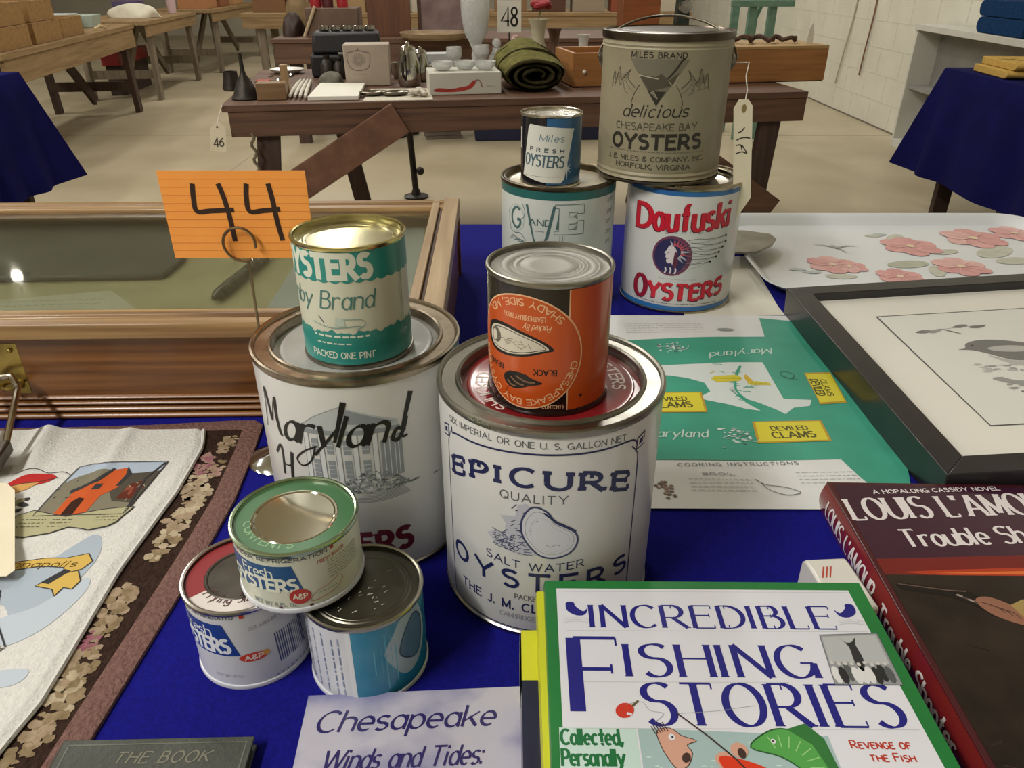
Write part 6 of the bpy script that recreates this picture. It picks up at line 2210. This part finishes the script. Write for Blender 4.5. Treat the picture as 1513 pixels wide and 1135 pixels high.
# --- the tag that hangs from the bail can
e = empty('price_tag', (0.3005, 1.06, T + 0.325), 'long cream tag numbered 44 hanging on string from the tan bail can', 'tag')
b = MB()
cut = [aty(1092, 147, 1.06), aty(1106, 147, 1.06), aty(1112, 156, 1.06), aty(1109, 292, 1.06), aty(1083, 330, 1.06), aty(1084, 160, 1.06)]
b.prism([(v.x - 0.3005, v.z - e.location.z) for v in cut], -0.0004, 0.0004, TAGM, Matrix.Rotation(pi / 2, 4, 'X'))
p = Print(b, lambda u, v, off: (u / 1000, -0.0004 - off, v / 1000), seg=0, base=0.0004)


def tg(px, py):
    q = aty(px, py, 1.06)
    return ((q.x - 0.3005) * 1000, (q.z - T - 0.325) * 1000)


for st in (((1090, 196), (1095, 194), (1100, 188)), ((1088, 207), (1098, 203), (1108, 204)), ((1087, 215), (1094, 214), (1096, 221)), ((1087, 227), (1096, 224), (1103, 226), (1096, 214))):
    p.line([tg(*q) for q in st], 1.3, BLACK, 0, 3)
p.ell(*tg(1099, 160), 3.2, 5.5, ink('#8a7a4c'), 0, 14)
b.build('card', e, smooth=0)
b = MB()
sa, sb = aty(1099, 160, 1.06), aty(1107, 92, 1.07)
o = e.location
b.tube([tuple(sa - o), tuple((sa * 0.6 + sb * 0.4) - o + Vector((0.002, 0, 0))), tuple((sa * 0.3 + sb * 0.7) - o + Vector((-0.002, 0, 0))), tuple(sb - o), tuple(Vector((0.300, 1.098, T + 0.1858 + 0.150)) - o)], 0.0008, 6, WPAP)
b.build('string', e)

# --- second row table behind, with boxes
A2 = Vector((-1.75, 6.0, 0))
e = empty('trestle_table', A2, 'second brown trestle table behind the bric-a-brac table', 'table', rz=0.05)
b = MB()
b.box(0, 3.1, 0, 0.8, T - 0.03, T - 0.001, OLDW)
b.box(0.02, 3.08, 0.01, 0.035, T - 0.17, T - 0.0305, OLDW)
b.build('table_top', e, smooth=0, bevel=0.003)
for x, y in ((0.15, 0.1), (0.15, 0.7), (2.95, 0.1), (2.95, 0.7)):
    b = MB()
    b.box(x - 0.045, x + 0.045, y - 0.025, y + 0.025, 0, T - 0.031, OLDD)
    b.build('leg', e, smooth=0)


def onB(px, py, dy=0.0):
    q = at(px, py, 0.0)
    q.y += dy
    return q


TZ = Vector((0, 0, 0.0))
b = MB()
b.box(-0.19, 0.19, -0.15, 0.15, 0, 0.19, mat('grey_brown_box', '#6b5546', 0.75, col2='#5d493b', scale=6))
thing1('carton', b, (-1.34, 6.35, T), 'grey brown carton at left end of the second table, with red bottles in it', 'box', 0.05, bevel=0.003)
for k, x in enumerate((-1.47, -1.38, -1.27)):
    b = MB()
    b.lathe([(0, 0), (0.04, 0), (0.042, 0.10), (0.02, 0.14), (0.018, 0.17), (0, 0.17)], 18, mat('red_plastic', '#9c2028', 0.35) if k != 1 else mat('maroon_plastic', '#4f1c22', 0.4))
    thing1('plastic_bottle', b, (x, 6.35, T + 0.1905), ('leftmost of the bottles on the grey brown carton', 'dark maroon bottle between two bright red ones on the grey brown carton', 'rightmost of the bottles on the grey brown carton')[k], 'bottle')
b = MB()
b.box(-0.16, 0.16, -0.02, 0.02, 0, 0.34, wood('upright_board', '#6d452c', '#54331f', 0.5, (20, 20, 1.5), 2))
thing1('wooden_board', b, (-0.92, 6.30, T), 'upright brown wooden board on the second table', 'board', 0.05, bevel=0.003)
e = empty('framed_print', (-0.50, 6.42, T), 'dim mauve framed print standing on the second table', 'framed picture', rz=0.05)
b = MB()
b.box(-0.22, 0.22, 0, 0.03, 0, 0.40, wood('frame_brown', '#5a3d30', '#442c22', 0.5, (10, 10, 10), 2))
b.build('frame', e, bevel=0.004)
b = MB()
b.box(-0.19, 0.19, -0.003, -0.0005, 0.03, 0.37, mat('mauve_print', '#8a7672', 0.6, col2='#6d5654', scale=7))
b.build('print', e, smooth=0)
b = MB()
b.lathe([(0, 0.0), (0.20, 0), (0.24, 0.02), (0.25, 0.045), (0.24, 0.045), (0.23, 0.024), (0.19, 0.010), (0, 0.010)], 48, wood('round_tray_wood', '#9a8468', '#7d684d', 0.45, (4, 12, 4), 2))
thing1('round_tray', b, (-0.56, 6.02, T), 'round wooden tray lying in front of the mauve print', 'tray')
b = MB()
b.box(-0.14, 0.14, -0.12, 0.12, 0, 0.26, wood('orange_cabinet', '#8f5028', '#73401f', 0.45, (2, 20, 20), 2))
thing1('wooden_chest', b, (0.95, 6.35, T), 'orange brown wooden chest on the second table behind the tan bail can', 'chest', 0.05, bevel=0.004)
# sacks and leather bag on the left end
for x, y, w_, h_, m_, nm, lab, cat in ((-1.70, 6.72, 0.11, 0.30, mat('tan_sack', '#8b7452', 0.85, col2='#75603f', scale=12), 'cloth_sack', 'upright tan sack at the far left end of the second table', 'sack'),
                                     (-1.66, 6.36, 0.085, 0.16, mat('dark_leather', '#3a2419', 0.55, col2='#2b1a12', scale=14), 'leather_bag', 'dark leather bag beside the tan sack on the second table', 'bag')):
    b = lump(w_, 0.12, h_, int(h_ * 100), m_)
    thing1(nm, b, (x, y, T + 0.0005), lab, cat, smooth=80)
b = MB()
b.tube([(0, 0, 0), (0.10, 0, 0.20)], 0.012, 8, mat('pale_stick', '#b5a284', 0.6))
thing1('wooden_stick', b, (-1.54, 6.18, T + 0.004), 'pale stick leaning on the dark leather bag', 'stick')
b = MB()
b.ball((0, 0, 0.07), 0.07, mat('cobalt_glass', '#2b4d9a', 0.2), 9)
thing1('blue_ball', b, at(431, 96, -0.75), 'cobalt blue ball on the floor far behind the brown table, seen below the second table', 'ball')
# green metal rack
e = empty('metal_rack', (1.78, 6.25, 0), 'pale green metal rack standing behind the crate at the block wall', 'rack', rz=0.1)
GM = mat('green_enamel', '#6f8f7c', 0.45, col2='#5f7f6c', scale=20)
for x, y in ((0, 0), (0.16, 0.02), (0.0, 0.35), (0.16, 0.37)):
    b = MB()
    b.box(x - 0.03, x + 0.03, y - 0.02, y + 0.02, 0, 1.15, GM)
    b.build('post', e, smooth=0, bevel=0.003)
for z in (0.5, 0.95):
    b = MB()
    b.box(-0.18, 0.30, -0.045, -0.021, z, z + 0.045, GM)
    b.build('crossbar', e, smooth=0, bevel=0.003)
b = MB()
b.bar((-0.03, 0.16, 0.55), (0.20, 0.18, 1.13), 0.03, 0.03, GM)
b.build('diagonal_brace', e, smooth=0)
e = empty('bench_machine', (1.28, 6.35, T), 'dark green machine on right end of the second table behind the tan can', 'machine', rz=0.05)
DGM = mat('machine_green', '#39453c', 0.45, 0.3, col2='#2b352d', scale=20)
b = MB()
b.box(-0.10, 0.10, -0.10, 0.10, 0, 0.06, DGM)
b.box(-0.05, 0.05, -0.05, 0.05, 0.06, 0.30, DGM, tx=0.01)
b.build('machine_body', e, bevel=0.004, smooth=0)
b = MB()
b.lathe([(0, -0.03), (0.045, -0.03), (0.05, 0), (0.045, 0.03), (0, 0.03)], 20, CHROME, Matrix.Translation((0, -0.08, 0.2)) @ Matrix.Rotation(pi / 2, 4, 'X'))
b.build('hand_wheel', e)

# --- row of long sale tables along the left aisle
def long_table(x0, y0, x1, y1, wd, label, topm, legm, apron=0.15):
    d = Vector((x1 - x0, y1 - y0, 0))
    L = d.length
    rz = atan2(d.y, d.x)                     # local +x along the aisle, +y away from the aisle (to the left)
    e = empty('trestle_table', (x0, y0, 0), label, 'table', rz=rz)
    b = MB()
    for k in range(4):
        b.box(0, L, k * wd / 4 + 0.001, (k + 1) * wd / 4 - 0.001, T - 0.04, T - 0.002, topm)
    b.build('table_top', e, smooth=0, bevel=0.003)
    b = MB()
    b.box(0.03, L - 0.03, 0.01, 0.04, T - 0.04 - apron, T - 0.0405, topm)
    b.box(0.03, L - 0.03, wd - 0.04, wd - 0.01, T - 0.04 - apron, T - 0.0405, topm)
    b.build('apron', e, smooth=0, bevel=0.003)
    for x in (0.25, L - 0.22):
        for y in (0.07, wd - 0.07):
            b = MB()
            b.bar((x, y, T - 0.041), (x + (0.06 if x > 1 else -0.06), y, 0), 0.10, 0.045, legm, up=(0, 1, 0))
            b.build('leg', e, smooth=0)
        b = MB()
        s = 1 if x < 1 else -1
        b.bar((x + s * 0.75, wd / 2, T - 0.05), (x, wd / 2, 0.12), 0.09, 0.035, legm, up=(0, 1, 0))
        b.build('brace', e, smooth=0)
        b = MB()
        b.box(x - 0.02, x + 0.02, 0.07, wd - 0.07, 0.2, 0.28, legm)
        b.build('stretcher', e, smooth=0)
    return e, rz


tA, rA = long_table(-3.04, 4.9, -3.50, 7.75, 0.85, 'nearest tan plank table along the left aisle, piled with wooden trays', TANW, OLDD)
tB, rB = long_table(-3.55, 8.15, -3.78, 10.1, 0.8, 'second plank table along the left aisle, with white cloth and cups', TANW, GREYW, 0.10)
tC, rC = long_table(-3.72, 10.5, -3.84, 13.0, 0.8, 'farthest plank table along the left aisle', TANW, GREYW, 0.10)


def onT(e, x, y, z=0.0):
    r = e.rotation_euler.z
    return e.location + Vector((x * cos(r) - y * sin(r), x * sin(r) + y * cos(r), T + z))


TRAYW = wood('tray_wood', '#a07c4c', '#86653a', 0.55, (12, 2, 12), 2.4)
for k, (x, y, l_, w_, z_) in enumerate(((0.32, 0.25, 0.56, 0.42, 0.0), (0.36, 0.25, 0.50, 0.40, 0.132), (0.93, 0.25, 0.50, 0.42, 0.0), (1.48, 0.26, 0.46, 0.40, 0.0), (0.92, 0.25, 0.44, 0.40, 0.132))):
    b = MB()
    for bx in ((-l_ / 2, l_ / 2, -w_ / 2, -w_ / 2 + 0.014), (-l_ / 2, l_ / 2, w_ / 2 - 0.014, w_ / 2), (-l_ / 2, -l_ / 2 + 0.014, -w_ / 2 + 0.014, w_ / 2 - 0.014), (l_ / 2 - 0.014, l_ / 2, -w_ / 2 + 0.014, w_ / 2 - 0.014)):
        b.box(*bx, 0, 0.13, TRAYW)
    b.box(-l_ / 2 + 0.014, l_ / 2 - 0.014, -w_ / 2 + 0.014, w_ / 2 - 0.014, 0.0, 0.014, TRAYW)
    lab = ('wooden tray at near end of the left aisle table, under another tray', 'wooden tray on top of the stack at near end of the left aisle table', 'wooden tray in the middle of the left aisle row, under another tray', 'single wooden tray at far end of the left aisle row', 'wooden tray on top of the middle stack on the left aisle table')[k]
    thing1('wooden_tray', b, onT(tA, x, y, z_ - 0.001), lab, 'tray', rA, bevel=0.002, smooth=0)
for x, y, l_, w_, h_, m_, nm, lab, cat in ((2.0, 0.45, 0.46, 0.36, 0.12, mat('pale_grey_plastic', '#b9c2be', 0.4), 'plastic_tub', 'pale grey plastic tub on far part of the left aisle table', 'tub'),
                                         (2.45, 0.34, 0.22, 0.3, 0.10, mat('pale_green_plastic', '#a9b8ac', 0.4), 'plastic_tub', 'small pale green tub at far end of the left aisle table', 'tub'),
                                         (1.15, 0.62, 0.30, 0.24, 0.34, mat('maroon_fabric', '#54222a', 0.8), 'fabric_box', 'maroon fabric box behind the wooden trays on left aisle table', 'box')):
    b = MB()
    b.box(-l_ / 2, l_ / 2, -w_ / 2, w_ / 2, 0, h_, m_, tx=-0.02, ty=-0.02)
    thing1(nm, b, onT(tA, x, y), lab, cat, rA, bevel=0.006)
b = MB()
b.lathe([(0, 0), (0.05, 0), (0.055, 0.02), (0.055, 0.14), (0.02, 0.19), (0.02, 0.22), (0, 0.22)], 20, mat('red_bottle', '#8a1c20', 0.3))
thing1('plastic_bottle', b, onT(tA, 1.6, 0.62), 'red bottle behind the wooden trays on the left aisle table', 'bottle')
b = MB()
b.tube([(0, 0, 0.0), (0.1, -0.02, 0.02), (0.2, -0.03, 0.0)], 0.012, 8, mat('pale_rod', '#c0ac80', 0.5))
thing1('wooden_rod', b, onT(tA, 1.95, 0.06, 0.012), 'pale wooden rod on edge of the left aisle table', 'rod', rA)
b = lump(0.26, 0.2, 0.13, 21, mat('white_towel', '#d6d0bd', 0.9, col2='#cbc5b2', scale=14))
thing1('white_cloth', b, onT(tB, 0.75, 0.32, 0.0005), 'heap of white cloth on the second left aisle table', 'cloth', smooth=80)
b = MB()
b.lathe([(0, 0), (0.04, 0), (0.055, 0.16), (0.05, 0.16), (0.036, 0.01), (0, 0.01)], 20, mat('pink_cup', '#c9aeb0', 0.4))
thing1('plastic_cup', b, onT(tB, 1.55, 0.16), 'tall pinkish cup at far end of the second left aisle table', 'cup')
b = MB()
b.box(-0.16, 0.16, -0.12, 0.12, 0, 0.14, mat('purple_box', '#4c3f63', 0.6))
thing1('carton', b, onT(tB, 1.15, 0.5), 'purple box behind the white cloth on second left aisle table', 'box', rB, bevel=0.003)
for x, y, c_, lab in ((0.4, 0.3, '#a9764a', 'tan carton at near end of the farthest left aisle table'), (1.0, 0.3, '#8d5a38', 'brown carton in the middle of the farthest left aisle table'), (1.7, 0.3, '#b58a5c', 'light tan carton at far end of the farthest left aisle table')):
    b = MB()
    b.box(-0.22, 0.22, -0.18, 0.18, 0, 0.22, mat('carton_' + c_[1:], c_, 0.7, col2=c_, scale=5))
    thing1('carton', b, onT(tC, x, y), lab, 'box', rC, bevel=0.003)
e = empty('tool_box', onT(tB, 1.0, 0.60) - Vector((0, 0, T)), 'red metal tool box on the floor under the second left aisle table', 'tool box', rz=rB)
b = MB()
b.box(-0.50, 0.50, -0.09, 0.09, 0.30, 0.42, mat('red_metal', '#8f2226', 0.4))
b.box(-0.45, 0.45, -0.08, 0.08, 0.0, 0.30, mat('shelf_dark', '#3a2c22', 0.7))
b.build('tool_box_body', e, bevel=0.006, smooth=0)

# more far tables and boxes at the back of the hall
for k, (x, y, w_, lab) in enumerate(((-1.9, 9.6, 2.4, 'far plank table with cartons behind the second table, left of two'), (0.9, 9.8, 2.4, 'far plank table with cartons behind the second table, right of two'))):
    e = empty('trestle_table', (x, y, 0), lab, 'table', rz=0.03)
    b = MB()
    b.box(-w_ / 2, w_ / 2, 0, 0.8, T - 0.04, T - 0.001, TANW)
    b.box(-w_ / 2 + 0.02, w_ / 2 - 0.02, 0.01, 0.04, T - 0.16, T - 0.041, TANW)
    b.build('table_top', e, smooth=0)
    for lx in (-w_ / 2 + 0.2, w_ / 2 - 0.2):
        for ly in (0.1, 0.7):
            b = MB()
            b.box(lx - 0.045, lx + 0.045, ly - 0.025, ly + 0.025, 0, T - 0.041, GREYW)
            b.build('leg', e, smooth=0)
cols = ['#7d5a3a', '#6a2c2c', '#a58a62', '#4c5a4c', '#b8b2a2', '#8a6a48', '#5a3a2a', '#9a8c78', '#8f4a30', '#c2bba8']
place = ['farthest left', 'second from left', 'third from left', 'fourth from left', 'at the right end']
for k in range(10):
    tx, ty = ((-1.9, 9.6), (0.9, 9.8))[k // 5]
    b = MB()
    hh2 = 0.18 + 0.09 * ((k * 7) % 4)
    b.box(-0.19, 0.19, -0.15, 0.15, 0, hh2, mat('carton_' + cols[k][1:], cols[k], 0.7, col2=cols[k], scale=5))
    thing1('carton', b, (tx - 0.92 + (k % 5) * 0.46, ty + 0.35 + (k % 5) * 0.012, T), 'carton ' + place[k % 5] + ' on the ' + ('left' if k < 5 else 'right') + ' far plank table', 'box', 0.03, bevel=0.003)

# --- blue covered table at the left
TT = mat('hidden_table_top', '#8a7050', 0.6)
for nm, x0, x1, y0, y1, lab, drop in (('l', -3.9, -2.44, 3.15, 4.02, 'dark blue cloth hanging over the table at left', 0.55), ('r', 2.235, 2.85, 2.55, 4.20, 'dark blue cloth hanging over the table at right by the block wall', 0.52)):
    e = empty('folding_table', ((x0 + x1) / 2, (y0 + y1) / 2, 0), 'folding table hidden under the dark blue cloth at ' + ('left' if nm == 'l' else 'right'), 'table')
    cx, cy = (x0 + x1) / 2, (y0 + y1) / 2
    b = MB()
    b.box(x0 - cx + 0.01, x1 - cx - 0.01, y0 - cy + 0.01, y1 - cy - 0.01, T - 0.04, T - 0.004, TT)
    b.build('table_top', e, smooth=0)
    for x in (x0 - cx + 0.12, x1 - cx - 0.12):
        for y in (y0 - cy + 0.1, y1 - cy - 0.06):
            b = MB()
            b.box(x - 0.04, x + 0.04, y - 0.02, y + 0.02, 0, T - 0.0405, OLDD)
            b.build('leg', e, smooth=0)
    cloth_box('tablecloth', x0, x1, y0, y1, T, drop, BLUED, lab, amp=0.03, flare=0.13)

# folded yellow cloth and dark case on the right table
e = empty('folded_towel', (2.47, 3.86, T + 0.0015), 'folded yellow towel on the blue table at right', 'towel', rz=-0.1)
YL = mat('yellow_terry', '#c7a55c', 0.95, col2='#b9964e', scale=60, bump=0.4, bscale=200, spec=0.1)
for k in range(2):
    b = MB()
    z0 = k * 0.034
    n = 8
    prof = [(-0.15, z0 + 0.001)] + [(-0.15 - 0.03 * sin(pi * j / n), z0 + 0.0175 - 0.0165 * cos(pi * j / n)) for j in range(1, n)] + [(-0.15, z0 + 0.034), (0.17, z0 + 0.034), (0.17, z0 + 0.001)]
    b.extrude_x(prof, -0.20 + 0.03 * k, 0.30, YL)
    if k == 1:
        p = Print(b, flat_fn(z0 + 0.034), seg=0, base=0.001)
        for i in range(8):
            p.ell(-130 + random.gauss(0, 26), 20 + random.gauss(0, 14), 14, 8, ink('#8f7a3f', 0.9), 0, 9, wob=0.3)
    b.build('towel_layer', e, bevel=0.012, seg=3)
b = MB()
b.box(-0.12, 0.12, -0.16, 0.16, 0, 0.06, BLK)
thing1('black_case', b, (2.66, 3.40, T + 0.002), 'black case beside the yellow towel on right blue table', 'case', bevel=0.006)

# white open cabinet against the block wall, with folded blue blankets
e = empty('metal_cabinet', (2.875, 5.22, 0), 'white open metal cabinet against the block wall behind right blue table', 'cabinet', rz=-0.05)
WC2 = mat('white_cabinet', '#c9c7bd', 0.45, col2='#c0beb4', scale=5)
GI = mat('grey_inside', '#8d8b86', 0.55, col2='#82807b', scale=5)
x0, x1, y0, y1, z1 = 0.0, 0.19, -0.72, 0.80, 0.85
b = MB()
b.box(x0 - 0.01, x1, y0 - 0.01, y1 + 0.01, z1 - 0.04, z1, WC2)
b.box(x0, x1, y0, y0 + 0.03, 0, z1 - 0.0405, WC2)
b.box(x0, x1, y1 - 0.03, y1, 0, z1 - 0.0405, WC2)
b.box(x0, x1, y0 + 0.03, y1 - 0.03, 0, 0.06, WC2)
b.build('cabinet_shell', e, smooth=0, bevel=0.003)
b = MB()
b.box(x1 - 0.02, x1 - 0.005, y0 + 0.031, y1 - 0.031, 0.061, z1 - 0.041, GI)
b.build('back_panel', e, smooth=0)
b = MB()
b.box(x0 + 0.02, x1 - 0.021, y0 + 0.031, y1 - 0.031, 0.42, 0.44, GI)
b.build('shelf', e, smooth=0)
NV2 = mat('blue_blanket', '#173a66', 0.95, col2='#12304f', scale=50, bump=0.4, bscale=160, spec=0.1)
for k in range(2):
    b = MB()
    n = 8
    prof = [(-0.25, 0.001)] + [(-0.25 - 0.045 * sin(pi * j / n), 0.046 - 0.045 * cos(pi * j / n)) for j in range(1, n)] + [(-0.25, 0.091), (0.25, 0.091), (0.25, 0.001)]
    b.extrude_x([(-y, z) for y, z in prof][::-1], -0.10, 0.10, NV2)
    thing1('folded_blanket', b, (2.965, 4.90 + 0.01 * k, 0.8505 + 0.092 * k), ('folded blue blanket lying on the white cabinet, lower one', 'folded blue blanket on top of the other on the white cabinet')[k], 'blanket', -0.05, bevel=0.006)

# round high bay lamp far down the left aisle (its reflection shows in the case glass)
e = empty('pendant_lamp', (-6.49, 9.40, CEIL), 'round pendant lamp hanging from the ceiling over the left aisle', 'lamp')
b = MB()
b.tube([(0, 0, 0), (0, 0, -0.16)], 0.012, 8, IRON)
b.build('rod', e)
b = MB()
b.lathe([(0.04, -0.14), (0.10, -0.18), (0.16, -0.24), (0.158, -0.24), (0.098, -0.185), (0.04, -0.15)], 28, IRON)
b.build('shade', e)
b = MB()
b.ball((0, 0, -0.24), 0.06, mat('lit_bulb', '#fff6e6', 0.5, emit=60.0), 8)
b.build('bulb', e)

# more small ware crowding the brown table
EX = [('silver_tray', 'oval', 600, 108, 0.075, 'silver', 'round silver tray behind the silver coffee pots', 'tray'),
      ('glass_goblet', 'goblet', 712, 112, 0.036, 'crys', 'small clear goblet between the white box and the glass jars', 'goblet'),
      ('glass_goblet', 'goblet', 672, 116, 0.036, 'crys', 'clear goblet in front of the dull lilac box', 'goblet'),
      ('china_cup', 'cup', 636, 116, 0.034, 'white', 'white china cup left of the white box with red mark', 'cup'),
      ('silver_bowl', 'bowl', 588, 116, 0.035, 'silver', 'small silver bowl between beige tin and coffee pots', 'bowl'),
            ('glass_bowl', 'bowl', 890, 106, 0.05, 'white', 'white bowl behind open end of the orange crate', 'bowl'),
      ('silver_cup', 'cup', 500, 100, 0.030, 'silver', 'lone silver cup between dark canister and beige tin', 'cup')]
EM_ = {'silver': CHROME, 'crys': CRYS, 'white': mat('white_china', '#d6d3ca', 0.25), 'green': mat('pale_green_glass', '#9fb89a', 0.1, trans=0.4)}
for nm, sh, px, py, s_, mk, lab, cat in EX:
    b = MB()
    if sh == 'oval':
        pr = [(0, 0.003), (s_ * 0.6, 0.003), (s_, 0.012), (s_ * 1.03, 0.011), (s_ * 0.62, 0), (0, 0)]
    elif sh == 'goblet':
        pr = [(0, 0), (s_, 0), (s_ * 0.9, 0.005), (s_ * 0.15, 0.012), (s_ * 0.13, 0.05), (s_ * 0.5, 0.065), (s_, 0.10), (s_ * 0.95, 0.135), (s_ * 0.88, 0.135), (s_ * 0.9, 0.10), (0, 0.068)]
    elif sh == 'cup':
        pr = [(0, 0), (s_ * 0.6, 0), (s_ * 0.9, 0.025), (s_, 0.06), (s_ * 0.93, 0.06), (s_ * 0.8, 0.025), (0, 0.008)]
    else:
        pr = [(0, 0), (s_ * 0.5, 0), (s_ * 0.85, 0.03), (s_ * 1.1, 0.07), (s_ * 1.03, 0.07), (s_ * 0.78, 0.032), (0, 0.01)]
    b.lathe(pr, 24, EM_[mk])
    thing1(nm, b, mloc(px, py), lab, cat)
b = MB()
qq = [mloc(536, 150), mloc(640, 148), mloc(634, 131), mloc(548, 132)]
cc = sum(qq, Vector()) / 4
b.prism([(v.x - cc.x, v.y - cc.y) for v in qq], 0.0, 0.0022, mat('pale_doily', '#c9c2b2', 0.85, col2='#b9b1a0', scale=60))
thing1('table_runner', b, cc, 'pale runner cloth under the oval dishes on the brown table', 'cloth')
